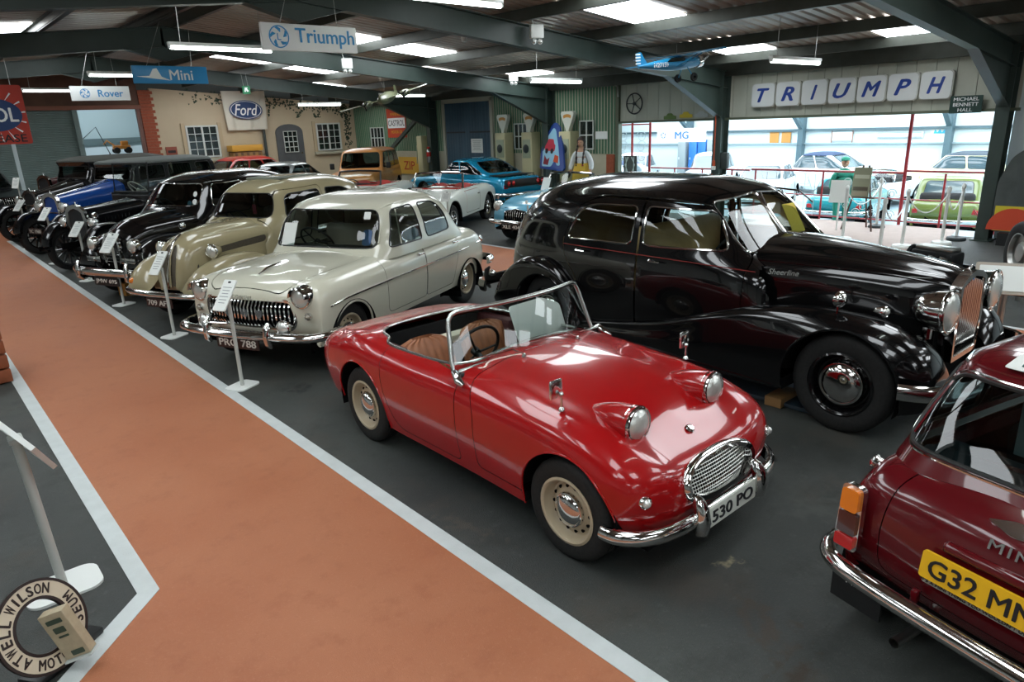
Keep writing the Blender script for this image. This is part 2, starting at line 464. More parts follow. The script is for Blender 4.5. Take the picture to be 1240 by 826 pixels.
def plate(root, c, nrm, w, h, txt, base, ink, up=(0, 0, 1), name='number_plate', fw=.86, fh=.62, bold=.012, rows=None):
    n = Vector(nrm).normalized(); u = Vector(up); x = u.cross(n).normalized(); M = frame(c, x, n.cross(x))
    b = MB(); b.prism(rrect(w, h, .012, 3), .012, M); o = b.build(name, base, root, 35)
    t = MB()
    if rows:
        for k, s in enumerate(rows): text_on(t, s, M @ Matrix.Translation((0, h*(.23-.46*k), .013)), w*fw, h*.36, bold=bold)
    else: text_on(t, txt, M @ Matrix.Translation((0, 0, .013)), w*fw, h*fh, bold=bold)
    t.build('lettering', ink, o, 30)
    return o
def steering(root, c, tilt=(-.5, 0, .6), r=.2, m=None):
    d = Vector(tilt).normalized(); M = axis_m(c, d); b = MB()
    b.tube([(r*math.cos(a), r*math.sin(a), 0) for a in np.linspace(0, 2*PI, 28, endpoint=False)], .011, 8, closed=True, M=M)
    for a in (90, 210, 330): b.tube([(0, 0, -.02), (r*math.cos(R(a)), r*math.sin(R(a)), 0)], .008, 6, M=M)
    b.lathe([(.03, -.03), (.03, .01), (0, .015)], 12, M); b.tube([(0, 0, -.02), (0, 0, -.35)], .016, 8, M=M)
    return b.build('steering_wheel', m or BLACKRUB, root)
def bucket_seat(root, x, y, z=.22, m=None, w=.42, hb=.5, rib=True):
    """seat with pleated cushion and rounded backrest"""
    m = m or LEATHER
    s = MB(); s.box((x+.02, y, z+.07), (.46, w, .14), bev=.045)
    so = s.build('seat', m, root, 60)
    n = 18; V = []; F = []; cols = 37
    prof = [(y2, 0) for y2 in range(1)]
    def back(front_off, sg):
        rows = []
        for i in range(n+1):
            v = i/n; zz = z+.1+hb*v; hw = w/2*(1.0-.06*v) if v < .72 else w/2*.957*max(0, 1-((v-.72)/.285)**3.2)**(1/3.2)
            row = []
            for k in range(cols):
                u = -1+2*k/(cols-1); yy = u*hw
                pl = .011*abs(math.sin(u*PI*3.5)) if (rib and v > .12) else .004
                xx = x-.20-.16*v+front_off*(1-.55*abs(u)**3)*(1-.5*v**6)+sg*pl
                row.append((xx, y+yy, zz))
            rows.append(row)
        return rows
    A = back(.055, 1); B = back(-.045, -.4)
    for rows in (A, B):
        b0 = len(V)
        for r_ in rows: V += r_
        for i in range(n):
            for k in range(cols-1):
                q = (b0+i*cols+k, b0+i*cols+k+1, b0+(i+1)*cols+k+1, b0+(i+1)*cols+k); F.append(q if rows is A else q[::-1])
    off = (n+1)*cols
    for i in range(n):
        for k, fl in ((0, 0), (cols-1, 1)):
            q = (i*cols+k, (i+1)*cols+k, off+(i+1)*cols+k, off+i*cols+k); F.append(q if fl else q[::-1])
    mk('backrest', V, F, m, so, 60, 1e-4)
    return so

# ================================================================== THE SETTING
WX = 14.0                       # wall with the wide opening (runs along Y)
FY = [-7.1, -1.8, 3.45, 8.65, 13.95, 19.4]   # portal frames
BY = 24.7                       # end wall
RX = 4.25                       # ridge
LX = -5.5
SY = -9.0
def ztop(x): return 4.05-0.1*abs(x-RX)       # top of rafters
def zroof(x): return 4.23-0.1*abs(x-RX)

ASPHALT = mat('asphalt_floor_paint', '#2b2e2d', rough=0.62, noise=0.9, nscale=1.1, col2='#474b47', bump=0.5, bscale=160, rvar=0.14, spec=0.45)
def speckle(m, col, scale, thr, amt):
    nt = m.node_tree; b = nt.nodes['Principled BSDF']; src = b.inputs['Base Color'].links[0].from_socket if b.inputs['Base Color'].links else None
    tc = nt.nodes.new('ShaderNodeTexCoord'); nz = nt.nodes.new('ShaderNodeTexNoise'); nz.inputs['Scale'].default_value = scale; nz.inputs['Detail'].default_value = 8; nz.inputs['Roughness'].default_value = .7
    nt.links.new(tc.outputs['Object'], nz.inputs['Vector'])
    mr = nt.nodes.new('ShaderNodeMapRange'); mr.inputs[1].default_value = thr[0]; mr.inputs[2].default_value = thr[1]; mr.inputs[4].default_value = amt
    nt.links.new(nz.outputs[0], mr.inputs[0]); mx = nt.nodes.new('ShaderNodeMix'); mx.data_type = 'RGBA'
    if src: nt.links.new(src, mx.inputs[6])
    else: mx.inputs[6].default_value = b.inputs['Base Color'].default_value
    mx.inputs[7].default_value = (*srgb(col), 1); nt.links.new(mr.outputs[0], mx.inputs[0]); nt.links.new(mx.outputs[2], b.inputs['Base Color'])
speckle(ASPHALT, '#5b615c', 9.0, (0.60, 0.74), 0.55)
speckle(ASPHALT, '#161817', 2.2, (0.5, 0.72), 0.75)
speckle(ASPHALT, '#6a6a62', 70.0, (0.56, 0.7), 0.35)
speckle(ASPHALT, '#4a4036', 0.9, (0.52, 0.68), 0.5)
def stain(m, x, y, sx, sy, rot, col, amt):
    """one scuffed patch with a noisy edge at a fixed place"""
    nt = m.node_tree; b = nt.nodes['Principled BSDF']; src = b.inputs['Base Color'].links[0].from_socket
    tc = nt.nodes.new('ShaderNodeTexCoord'); mp = nt.nodes.new('ShaderNodeMapping'); mp.vector_type = 'TEXTURE'; mp.inputs['Location'].default_value = (x, y, 0); mp.inputs['Rotation'].default_value = (0, 0, R(rot)); mp.inputs['Scale'].default_value = (sx, sy, 1)
    nt.links.new(tc.outputs['Object'], mp.inputs[0]); ln = nt.nodes.new('ShaderNodeVectorMath'); ln.operation = 'LENGTH'; nt.links.new(mp.outputs[0], ln.inputs[0])
    nz = nt.nodes.new('ShaderNodeTexNoise'); nz.inputs['Scale'].default_value = 14; nz.inputs['Detail'].default_value = 8; nt.links.new(tc.outputs['Object'], nz.inputs['Vector'])
    ad = nt.nodes.new('ShaderNodeMath'); ad.operation = 'MULTIPLY_ADD'; ad.inputs[1].default_value = 3.0; nt.links.new(nz.outputs[0], ad.inputs[0]); nt.links.new(ln.outputs['Value'], ad.inputs[2])
    mr = nt.nodes.new('ShaderNodeMapRange'); mr.inputs[1].default_value = 2.0; mr.inputs[2].default_value = 1.5; mr.inputs[3].default_value = 0; mr.inputs[4].default_value = amt; nt.links.new(ad.outputs[0], mr.inputs[0])
    mx = nt.nodes.new('ShaderNodeMix'); mx.data_type = 'RGBA'; nt.links.new(src, mx.inputs[6]); mx.inputs[7].default_value = (*srgb(col), 1); nt.links.new(mr.outputs[0], mx.inputs[0]); nt.links.new(mx.outputs[2], b.inputs['Base Color'])
TERRA = mat('terracotta_walkway_paint', '#9e5d3a', rough=0.6, noise=0.7, nscale=1.2, col2='#ad7250', bump=0.3, bscale=220, rvar=0.12)
speckle(TERRA, '#8a4c2e', 5.0, (0.52, 0.8), 0.6)
speckle(TERRA, '#c28a6a', 90.0, (0.55, 0.7), 0.3)
LINEW = mat('white_line_paint', '#c3cac9', rough=0.6, noise=0.4, nscale=9, col2='#a9b0ae', bump=0.2, bscale=150)
STEELG = mat('dark_green_steel', '#3d4a45', rough=0.42, noise=0.5, nscale=3, col2='#2c3733', spec=0.4)
PURL = mat('purlin_steel', '#4b4f49', rough=0.4, metal=0.35, noise=0.5, nscale=5, col2='#34372f')
SHEET = mat('roof_sheet', '#b3a698', rough=0.36, metal=0.15, noise=0.6, nscale=2.2, col2='#8d8073', stretch=(.4, 1, 1))
CLAD = mat('cream_cladding', '#b9bcae', rough=0.55, noise=0.5, nscale=2.5, col2='#9a9c8e', stretch=(1, 1, .35))
CLADG = mat('olive_flashing', '#5c6350', rough=0.5)
GREENW = mat('green_corrugated_paint', '#4f7a5d', rough=0.5, noise=0.5, nscale=2, col2='#3f634c', stretch=(1, 1, .3))
PALEW = mat('pale_render', '#b3b09c', rough=0.75, noise=0.5, nscale=2, col2='#98957f')
BLUED = mat('blue_door_paint', '#3c5868', rough=0.6, noise=0.7, nscale=3, col2='#2c4352', stretch=(1, 1, .2))
CREAMW = mat('cream_plaster', '#c3b59a', rough=0.8, noise=0.5, nscale=1.2, col2='#ad9c80', bump=0.1, bscale=30)
BROWNW = mat('brown_band', '#5d3d2c', rough=0.7, noise=0.7, nscale=3, col2='#46291c')
BRICK = mat('red_brick', '#a0553a', rough=0.8, noise=0.6, nscale=18, col2='#7d3d28')
SHUT = mat('shutter_steel', '#7b8c89', rough=0.45, metal=0.2, noise=0.3, nscale=4)
HALLW = mat('white_hall_cladding', '#ccd9dc', rough=0.6)
HALLF = mat('pale_hall_floor', '#9fb4bd', rough=0.4)
RAMPM = mat('pink_ramp_carpet', '#b9a79f', rough=0.85, noise=0.4, nscale=6, col2='#a39087', bump=0.2, bscale=90)
REDP = mat('red_rail_paint', '#a5242b', rough=0.4, coat=0.3)
ROOFL = mat('rooflight_daylight', '#ffffff', rough=0.6, emit='#f4fbff', estr=SKY_PANEL_STRENGTH)
HALLPANEL = mat('hall_panel_emission', '#ffffff', rough=0.6, emit='#eef8ff', estr=HALL_PANEL_STRENGTH)
TUBE = mat('fluorescent_tube', '#ffffff', rough=0.5, emit='#f2fff8', estr=TUBE_STRENGTH)
WOODL = mat('light_wood', '#b08a5a', rough=0.6, noise=0.4, nscale=6)
IVY = mat('painted_ivy_green', '#2f4230', rough=0.7)
BARW = mat('white_glazing_bar', '#c5cac4', rough=0.5)
PANE = mat('dark_window_pane', '#1c2522', rough=0.15, coat=0.6)

def struct(name, mb, m, label, smooth=30, cat='structure'):
    o = mb.build(name, m, None, smooth); return tag(o, label, cat, kind='structure')

ST = [(2.80, 1.58, .16, .06, -35, '#9a8f72', .85), (2.5, 1.2, .45, .2, 60, '#3a3026', .7), (3.6, 1.5, .5, .2, -30, '#484c47', .6), (2.05, 2.8, .12, .5, 10, '#4a463c', .6), (2.35, 5.6, .25, .2, 0, '#14161a', .8), (4.0, .9, .3, .6, 30, '#454a47', .6), (2.2, .9, .5, .25, 20, '#33291f', .7)]
for s_ in ST: stain(ASPHALT, *s_)
# ---- floor, walkways and painted lines
b = MB(); b.box(((LX+WX)/2, (SY+BY)/2, -.06), (WX-LX, BY-SY, .12)); FLOOR = struct('floor', b, ASPHALT, 'dark grey-green painted asphalt floor of the museum hall', 0, 'floor')
def strip(name, poly, m, z, label, cat):
    b = MB(); b.prism(poly, .003, z0=z); return struct(name, b, m, label, 0, cat)
strip('walkway', [(.62, -8.8), (.62, 0.2), (-.05, 1.9), (-.05, 2.9), (.57, 3.5), (.57, 19.85), (1.83, 19.85), (1.83, -8.8)], TERRA, .001, 'terracotta painted walkway running past the parked cars', 'walkway')
strip('walkway', [(-5.4, 19.85), (-5.4, 23.0), (12.4, 23.0), (12.4, 19.85)], TERRA, .001, 'terracotta cross walkway in front of the roller shutter wall', 'walkway')
strip('walkway', [(6.70, -8.8), (8.28, -8.8), (8.28, 19.85), (6.70, 19.85)], TERRA, .001, 'terracotta walkway between the grey saloon and the pale blue roadster', 'walkway')
def line(pts, w, label):
    P = [Vector((x, y, 0)) for x, y in pts]; L = []; Rr = []
    for i, p in enumerate(P):
        a = (P[i]-P[i-1]).normalized() if i else None; c = (P[i+1]-P[i]).normalized() if i < len(P)-1 else None
        t = ((a or c)+(c or a)).normalized(); n = Vector((-t.y, t.x, 0)); k = w/2/max(.3, n.dot(Vector((-(c or a).y, (c or a).x, 0))))
        L.append(p+n*k); Rr.append(p-n*k)
    poly = [(v.x, v.y) for v in Rr]+[(v.x, v.y) for v in reversed(L)]
    b = MB(); b.prism(poly, .003, z0=.0035)
    global NTRIM
    NTRIM += 1
    o = b.build('trim_%d' % NTRIM, LINEW, None, 0); return tag(o, label, 'floor line', kind='structure')
NTRIM = 0
line([(1.875, -8.8), (1.875, 19.8), (12.4, 19.8)], .095, 'white painted line along the walkway beside the row of display stands')
line([(.62, -8.8), (.60, .2), (-.09, 1.9), (-.09, 2.88), (.53, 3.48), (.53, 19.8), (-5.4, 19.8)], .095, 'white painted line with a kink beside the round museum sign')
line([(6.66, -8.8), (6.66, 19.8)], .07, 'white line on the near edge of the walkway behind the grey saloon')
line([(8.31, -8.8), (8.31, 19.8)], .07, 'white line in front of the pale blue roadster')
line([(-5.4, 23.0), (12.4, 23.0)], .09, 'white line across the far end before the roller shutter')

# ---- roof
def roof_side(sg):
    x1 = RX+sg*9.95; n = int((BY-SY)/.2); V = []; F = []
    ys = []
    for k in range(n):
        y0 = SY+k*.2
        ys += [(y0, 0), (y0+.12, 0), (y0+.14, .035), (y0+.18, .035)]
    ys.append((BY, 0))
    for y, dz in ys: V += [(RX, y, zroof(RX)+dz), (x1, y, zroof(x1)+dz)]
    for k in range(len(ys)-1): F.append((2*k, 2*k+1, 2*k+3, 2*k+2))
    return V, F
CEIL = thing('ceiling', 'low pitched roof of ribbed metal sheets on steel purlins', 'ceiling', kind='structure')
for sg in (1, -1):
    V, F = roof_side(sg); mk('roof_sheet', V, F, SHEET, CEIL, 0)
pur = None
for k in (-5, -4, -3, -2, -1, -.12, .12, 1, 2, 3, 4, 5):
    x = RX+1.825*k; x += .35*(-1 if k == 5 else (1 if k == -5 else 0)); z = zroof(x)-.005; sg = 1 if k > 0 else -1
    b = MB(); prof = [(-.035, 0), (.035, 0), (.035, -.012), (-.023, -.012), (-.023, -.052), (-.012, -.06), (-.012, -.11), (-.023, -.118), (-.023, -.158), (.04, -.158), (.04, -.17), (-.035, -.17)]
    b.sweep([(x, SY, z), (x, BY, z)], [(p[0]*sg, p[1]) for p in prof])
    b.build('purlin', PURL, CEIL, 25)
def rooflight(xa, xb, y0, y1):
    n = 6; V = []; F = []
    za, zb = zroof(xa)-.022, zroof(xb)-.022
    b = MB(); b.add([(xa, y0, za), (xb, y0, zb), (xb, y1, zb), (xa, y1, za), (xa, y0, za+.012), (xb, y0, zb+.012), (xb, y1, zb+.012), (xa, y1, za+.012)],
                    [(0, 1, 2, 3), (4, 7, 6, 5), (0, 4, 5, 1), (2, 6, 7, 3), (1, 5, 6, 2), (0, 3, 7, 4)])
    b.build('rooflight', ROOFL, CEIL, 0)
def P_(k): return RX+1.825*k
RL = [(2, 3, 6.75, 7.75), (2, 3, 12.5, 13.55), (2, 3, 17.4, 18.4), (4, 4.9, 4.15, 5.1), (4, 4.9, 7.05, 8.1), (4, 4.9, 12.9, 14.0), (1, 2, 17.1, 18.1), (3, 4, 14.9, 15.9), (3, 4, 20.6, 21.6), (1, 2, 12.5, 13.5), (-2, -1, 20.4, 21.6), (1, 2, 21.6, 22.8), (-1, -.2, 17.2, 18.2), (1, 2, -6.5, -5.5), (2, 3, -2.6, -1.6), (3, 4, -1.5, -.5), (4, 4.9, -4.5, -3.4), (-2, -1, .8, 1.8), (-3, -2, 3, 4), (-4, -3, 0, 1), (-1, -.2, 4, 5), (-3, -2, 13, 14), (-4, -3, 9.5, 10.5), (-3, -2, -6, -5), (-4, -3, -7.5, -6.5), (-3, -2, 6.2, 7.2), (1, 2, -1.0, 0),  # includes unseen rooflights added for more light and softer reflections
      (1, 2, 1.1, 2.1), (1, 2, 6.2, 7.2), (2, 3, 1.3, 2.3), (4, 4.9, -.8, .3), (3, 4, 9.6, 10.6), (1, 2, -3.6, -2.6), (3, 4, -4.2, -3.2), (2, 3, -6.4, -5.4), (2, 3, 22.3, 23.3), (4, 4.9, 21.9, 22.9),
      (-2, -1, 14.2, 15.4), (-3, -2, 9.3, 10.3), (-2, -1, 4.2, 5.2), (-3, -2, -.6, .4), (-2, -1, -5.2, -4.2), (-4, -3, 5.2, 6.2), (-4, -3, 14.2, 15.2), (-3, -2, 19.8, 20.8), (-4, -3, -4.0, -3.0), (-1, -.2, 8.9, 9.9), (-1, -.2, -1.2, -.2)]
for ka, kb, y0, y1 in RL: rooflight(P_(ka)+.05, P_(kb)-.05, y0, y1)

# ---- portal frames
def ibeam(b, p0, p1, depth, fw=.15, tf=.014, tw=.012, up=(0, 0, 1)):
    """I section whose top centre runs p0-p1"""
    d = depth; pr = [(-fw/2, 0), (fw/2, 0), (fw/2, -tf), (tw/2, -tf), (tw/2, -d+tf), (fw/2, -d+tf), (fw/2, -d), (-fw/2, -d), (-fw/2, -d+tf), (-tw/2, -d+tf), (-tw/2, -tf), (-fw/2, -tf)]
    b.sweep([p0, p1], pr, up=up)
for i, y in enumerate(FY):
    lab = ['steel portal frame far behind the camera', 'steel portal frame behind the camera', 'green steel portal frame at the right beside the yellow painted board', 'green steel portal frame crossing above the blue model aeroplane', 'green steel portal frame above the patterned bonnet on the post', 'green steel portal frame farthest away before the cream wall'][i]
    fr = thing('portal_frame', lab, 'steel frame', (0, y, 0), kind='structure')
    for sg in (1, -1):
        xe = RX+sg*9.72
        b = MB(); ibeam(b, (RX, 0, ztop(RX)), (xe, 0, ztop(xe)), .34); b.build('rafter', STEELG, fr, 25)
        b = MB(); ap = [(RX, ztop(RX)-.33), (RX+sg*.68, ztop(RX+.68)-.33), (RX, 3.47)]
        b.prism(ap, .02, Matrix(((1, 0, 0, 0), (0, 0, -1, .01), (0, 1, 0, 0), (0, 0, 0, 1))))
        b.sweep([(RX, 0, 3.47), (RX+sg*.68, 0, ztop(RX+.68)-.33)], [(-.075, 0), (.075, 0), (.075, .014), (-.075, .014)])
        b.build('apex_haunch', STEELG, fr, 25)
        b = MB(); xh = RX+sg*7.55; xc = RX+sg*9.55
        b.prism([(xh, ztop(xh)-.33), (xc, ztop(xc)-.33), (xc, 2.12)], .02, Matrix(((1, 0, 0, 0), (0, 0, -1, .01), (0, 1, 0, 0), (0, 0, 0, 1))))
        b.sweep([(xh, 0, ztop(xh)-.33), (xc, 0, 2.12)], [(-.075, -.014), (.075, -.014), (.075, 0), (-.075, 0)])
        b.build('eaves_haunch', STEELG, fr, 25)
        b = MB(); X0 = RX+sg*9.42; d = .3
        b.sweep([(X0, 0, 0), (X0, 0, ztop(X0))], [(-.1, 0), (.1, 0), (.1, d*-sg*-1*0+.016), (.007, .016), (.007, d-.016), (.1, d-.016), (.1, d), (-.1, d), (-.1, d-.016), (-.007, d-.016), (-.007, .016), (-.1, .016)], up=(sg, 0, 0))
        b.box((X0+sg*.15, 0, .01), (.42, .3, .02))
        b.build('column', STEELG, fr, 25)
# eaves beam and knee braces along the opening wall
EAV = MB(); EAV.box((WX+.02, (SY+BY)/2, 3.12), (.34, BY-SY, .27)); struct('eaves_beam', EAV, PURL, 'dark steel eaves beam above the cream cladding wall', 25, 'beam')
for (y, za, yb, zb, lab) in ((8.65, 3.0, 9.75, 0, 'x'),):
    pass
b = MB(); b.sweep([(WX-.28, 8.72, 2.42), (WX-.28, 9.62, 3.0)], [(-.05, -.05), (.05, -.05), (.05, .05), (-.05, .05)]); struct('knee_brace', b, mat('primer_steel', '#6d5a55', rough=.5), 'pinkish steel knee brace beside the middle column', 25, 'brace')
b = MB(); b.sweep([(WX-.3, 19.5, 2.75), (WX-.3, 22.9, .85)], [(-.05, -.06), (.05, -.06), (.05, .06), (-.05, .06)]); struct('diagonal_brace', b, STEELG, 'dark green diagonal brace sloping across the green corrugated wall', 25, 'brace')

# ---- right wall: cream cladding above the opening, green corrugated wall beyond
WR = thing('wall_right', 'long wall of cream cladding over an opening and green corrugated sheeting', 'wall', kind='structure')
y = 3.3; k = 0; pm = None
while y < 11.55:
    w = min(.325, 11.6-y); b = MB(); b.prism([(WX, y+.004), (WX, y+w-.004), (WX-.012, y+w-.004), (WX-.016, y+w-.04), (WX-.008, y+w*.5), (WX-.016, y+.04), (WX-.012, y+.004)], .93, z0=2.14)
    b.build('cladding_panel', CLAD, WR, 20); y += w; k += 1
b = MB(); b.box((WX+.05, 7.45, 2.6), (.08, 8.4, 1.0)); b.build('backing_sheet', CLADG, WR, 0)
b = MB(); b.box((WX-.01, 7.45, 2.115), (.1, 8.35, .05)); b.build('lintel_flashing', CLADG, WR, 25)
def corr(y0, y1, z0, z1, name='corrugated_sheet'):
    n = int((y1-y0)/.1*6); V = []; F = []
    for i in range(n+1):
        yy = y0+(y1-y0)*i/n; dx = .018*math.sin(2*PI*yy/.1); V += [(WX-.02+dx, yy, z0), (WX-.02+dx, yy, z1)]
    for i in range(n): F.append((2*i, 2*i+1, 2*i+3, 2*i+2))
    mk(name, V, F, GREENW, WR, True)
corr(11.65, 16.42, 1.36, 3.02); corr(18.98, 24.66, 1.40, 3.02); corr(16.42, 18.98, 2.98, 3.06)
for y0, y1 in ((11.62, 16.45), (18.95, 24.7)):
    b = MB(); b.box((WX+.03, (y0+y1)/2, 1.5), (.08, y1-y0, 3.0)); b.build('rendered_wall', PALEW, WR, 0)
b = MB(); b.box((WX+.0, 11.66, 1.5), (.14, .1, 3.0)); b.build('corner_post', CLADG, WR, 25)
b = MB(); b.box((WX-.03, 11.88, .55), (.06, .26, 1.6)); b.build('brick_patch', BRICK, WR, 25)
b = MB(); b.tube([(WX-.1, 14.5, 3.28), (WX-.1, 14.2, 3.16), (WX-.1, 11.75, 3.02), (WX-.1, 11.62, 2.95), (WX-.1, 11.60, 2.72)], .022, 8); b.build('conduit_pipe', STEEL, WR)
# blocks of wall in front of and behind the opening
b = MB(); b.box((WX+.05, -3.0, 1.9), (.1, 12.7, 3.8)); b.build('near_wall', HALLW, WR, 0)
# boarded double door
D1 = thing('door_1', 'pair of tall blue boarded doors in the green corrugated wall', 'door', kind='structure')
b = MB()
for dy in (16.5, 18.9): b.box((WX-.03, dy, 1.48), (.1, .12, 2.96))
b.box((WX-.03, 17.7, 2.93), (.1, 2.5, .14)); b.build('door_frame', mat('pale_door_frame', '#a8a897', rough=.6), D1, 25)
for k in range(16):
    yy = 16.56+(18.84-16.56)*(k+.5)/16; b = MB(); b.box((WX-.02, yy, 1.43), (.03, (18.84-16.56)/16-.007, 2.86), bev=.004); b.build('plank', BLUED, D1, 30)
b = MB()
for yy in (17.1, 18.3): b.box((WX-.05, yy, 1.98), (.02, .95, .045)); b.box((WX-.05, yy, .8), (.02, .95, .045))
b.build('strap_hinge', mat('dark_iron', '#20272b', rough=.5), D1, 25)
b = MB(); b.box((WX-.055, 17.25, 1.57), (.008, .56, .42)); o = b.build('notice_board', PAPER, D1, 0)
b = MB()
for k in range(7): b.box((WX-.061, 17.25, 1.72-.045*k), (.004, .42-.05*(k % 3), .012))
b.build('notice_lines', mat('grey_ink', '#8a9090', rough=.7), D1, 0)
# mural windows in the green wall
def win_x(n, y0, y1, z0, z1, cols, rows, lab, x=WX-.05):
    w = thing('window_%d' % n, lab, 'window', kind='structure')
    b = MB(); b.box((x+.02, (y0+y1)/2, (z0+z1)/2), (.02, y1-y0, z1-z0)); b.build('pane', PANE, w, 0)
    b = MB()
    for k in range(cols+1): yy = y0+(y1-y0)*k/cols; b.box((x, yy, (z0+z1)/2), (.03, .03, z1-z0+.03))
    for k in range(rows+1): zz = z0+(z1-z0)*k/rows; b.box((x, (y0+y1)/2, zz), (.032, y1-y0+.03, .03))
    b.build('glazing_bars', BARW, w, 25)
win_x(1, 22.6, 23.5, 1.5, 2.22, 4, 2, 'small white barred window near the corner of the green wall')
win_x(2, 14.97, 15.5, 1.48, 2.17, 3, 2, 'small barred window between the two cream petrol pumps')
win_x(3, 12.46, 12.93, 1.48, 2.18, 2, 2, 'small barred window behind the mannequin with plaits')
b = MB(); b.box((WX-.05, 12.18, 1.82), (.012, .4, .19)); tag(b.build('wall_notice', PAPER, None, 0), 'small pale notice on the green wall beside the mannequin', 'notice')

# ---- end wall: cream plaster with mural ivy, brick pier, shutter opening
def xz(y): return Matrix(((1, 0, 0, 0), (0, 0, -1, y), (0, 1, 0, 0), (0, 0, 0, 1)))
WB = thing('wall_back', 'cream plastered end wall with painted ivy and a red brick pier', 'wall', kind='structure')
b = MB(); b.prism([(6.85, 0), (WX, 0), (WX, 3.1), (6.85, 3.66)], .1, xz(BY+.1)); b.build('plaster_wall', CREAMW, WB, 0)
b = MB(); zb = 0; k = 0
while zb < 3.6:
    j = .07 if k % 2 else 0
    b.prism([(6.5, zb+.004), (6.86+j, zb+.004), (6.86+j, min(zb+.09, 3.6)), (6.5, min(zb+.09, 3.6))], .14, xz(BY+.1)); zb += .094; k += 1
b.build('brick_pier', BRICK, WB, 0)['kind'] = 'stuff'
b = MB(); b.prism([(6.5, 0), (6.86, 0), (6.86, 3.6), (6.5, 3.6)], .08, xz(BY+.12)); b.build('pier_core', mat('mortar', '#8d7a68', rough=.9), WB, 0)  # backing added so no light leaks through the brick joints
b = MB(); b.prism([(LX, 3.08), (6.5, 3.08), (6.5, 3.95), (RX, 4.15), (LX, 3.2)], .1, xz(BY+.1)); b.build('brown_band', BROWNW, WB, 0)
b = MB(); b.box(((LX+6.5)/2, BY-.05, 3.1), (6.5-LX, .12, .12)); b.build('timber_lintel', mat('red_brown_timber', '#7d4c39', rough=.6), WB, 25)
b = MB(); b.prism([(LX, 0), (.4, 0), (.4, 3.1), (LX, 3.1)], .1, xz(BY+.1)); b.build('brown_wall', BROWNW, WB, 0)
b = MB(); b.box((6.42, BY-.0, 1.55), (.1, .14, 3.1)); b.build('door_jamb', mat('jamb_paint', '#6b4a40', rough=.6), WB, 25)
# roof end gable
b = MB(); b.prism([(LX, 3.1), (WX, 3.05), (WX, 3.4), (RX, 4.25), (LX, 3.4)], .05, xz(BY+.22)); b.build('gable', mat('gable_dark', '#4b4f4b', rough=.6), WB, 0)
# roller shutter
SH = thing('door_2', 'grey ribbed steel roller shutter behind the vintage cars', 'shutter', kind='structure')
n = 62; V = []; F = []
for i in range(n*4+1):
    z = 3.05*i/(n*4); dy = .018*abs(math.sin(PI*i/4)); V += [(.4, BY+.02-dy, z), (4.62, BY+.02-dy, z)]
for i in range(n*4): F.append((2*i, 2*i+1, 2*i+3, 2*i+2))
o = mk('shutter_slats', V, F, SHUT, SH, 60); o['kind'] = 'stuff'
b = MB(); b.box((4.68, BY-.02, 1.52), (.14, .12, 3.05)); b.build('guide_channel', SHUT, SH, 25)
# bay seen through the opening beside the shutter
BAY = thing('side_bay', 'bright side bay with white wall seen past the roller shutter', 'room', kind='structure')
b = MB(); b.box((5.6, BY+3.6, .9), (5.0, .1, 1.8+.24)); b.build('white_wall', HALLW, BAY, 0)
b = MB(); b.box((5.6, BY+3.65, 3.0), (5.0, .1, 2.4)); b.build('upper_cladding', mat('grey_blue_cladding', '#a9bcbe', rough=.6), BAY, 0)
b = MB(); b.box((5.6, BY+3.55, 2.12), (5.0, .1, .18)); b.build('rail', mat('bay_rail', '#5d6f70', rough=.5), BAY, 25)
b = MB(); b.tube([(4.6, BY+3.5, 3.4), (5.4, BY+3.5, 3.9)], .04, 6); b.tube([(5.3, BY+3.5, 3.1), (6.1, BY+3.5, 3.9)], .04, 6); b.build('bracing', BARW, BAY)
b = MB(); b.box((5.6, BY+1.8, -.03), (5.0, 3.6, .06)); b.build('bay_floor', HALLF, BAY, 0)
b = MB(); b.box((5.6, BY+1.8, 3.95), (2.4, 1.0, .03)); b.build('bay_rooflight', HALLPANEL, BAY, 0)
b = MB(); b.box((3.0, BY+1.8, 2), (.1, 3.6, 4)); b.box((8.1, BY+1.9, 2), (.1, 3.4, 4)); b.build('bay_side_wall', HALLW, BAY, 0)
b = MB(); b.tube([(4.75, BY+.35, 2.15), (5.25, BY+.4, 2.55), (5.5, BY+.4, 1.75)], .014, 6); b.ball((5.5, BY+.4, 1.74), .025, 8); tag(b.build('hanging_hook', mat('dark_iron', '#20272b'), None), 'dark hooked rod hanging in the bay beside the shutter', 'hook')
# windows and arched door in the end wall
def win_y(n, x0, x1, z0, z1, cols, rows, lab):
    w = thing('window_%d' % n, lab, 'window', kind='structure'); y = BY-.03
    b = MB(); b.box(((x0+x1)/2, y+.01, (z0+z1)/2), (x1-x0, .02, z1-z0)); b.build('pane', PANE, w, 0)
    b = MB()
    for k in range(cols+1):
        xx = x0+(x1-x0)*k/cols; wd = .06 if k in (0, cols, cols//2) else .02; b.box((xx, y-.01, (z0+z1)/2), (wd, .03, z1-z0+.03))
    for k in range(rows+1):
        zz = z0+(z1-z0)*k/rows; b.box(((x0+x1)/2, y-.012, zz), (x1-x0+.03, .028, .05 if k in (0, rows) else .018))
    b.build('glazing_bars', BARW, w, 25)
    b = MB(); b.box(((x0+x1)/2, y-.05, z0-.1), (x1-x0+.35, .12, .1)); b.build('window_sill', PALEW, w, 25)
    b = MB()
    for xx in (x0-.1, x1+.1): b.box((xx, y+.01, (z0+z1)/2), (.12, .06, z1-z0+.2))
    b.build('window_surround', mat('surround_plaster', '#b5a486', rough=.8), w, 25)
win_y(4, 7.77, 8.75, 1.5, 2.48, 4, 4, 'white casement window with small panes left of the cloth banner')
win_y(5, 12.37, 13.3, 1.5, 2.43, 4, 4, 'white casement window with small panes right of the arched door')
D3 = thing('door_3', 'grey arched door with a small paned window in the cream wall', 'door', kind='structure')
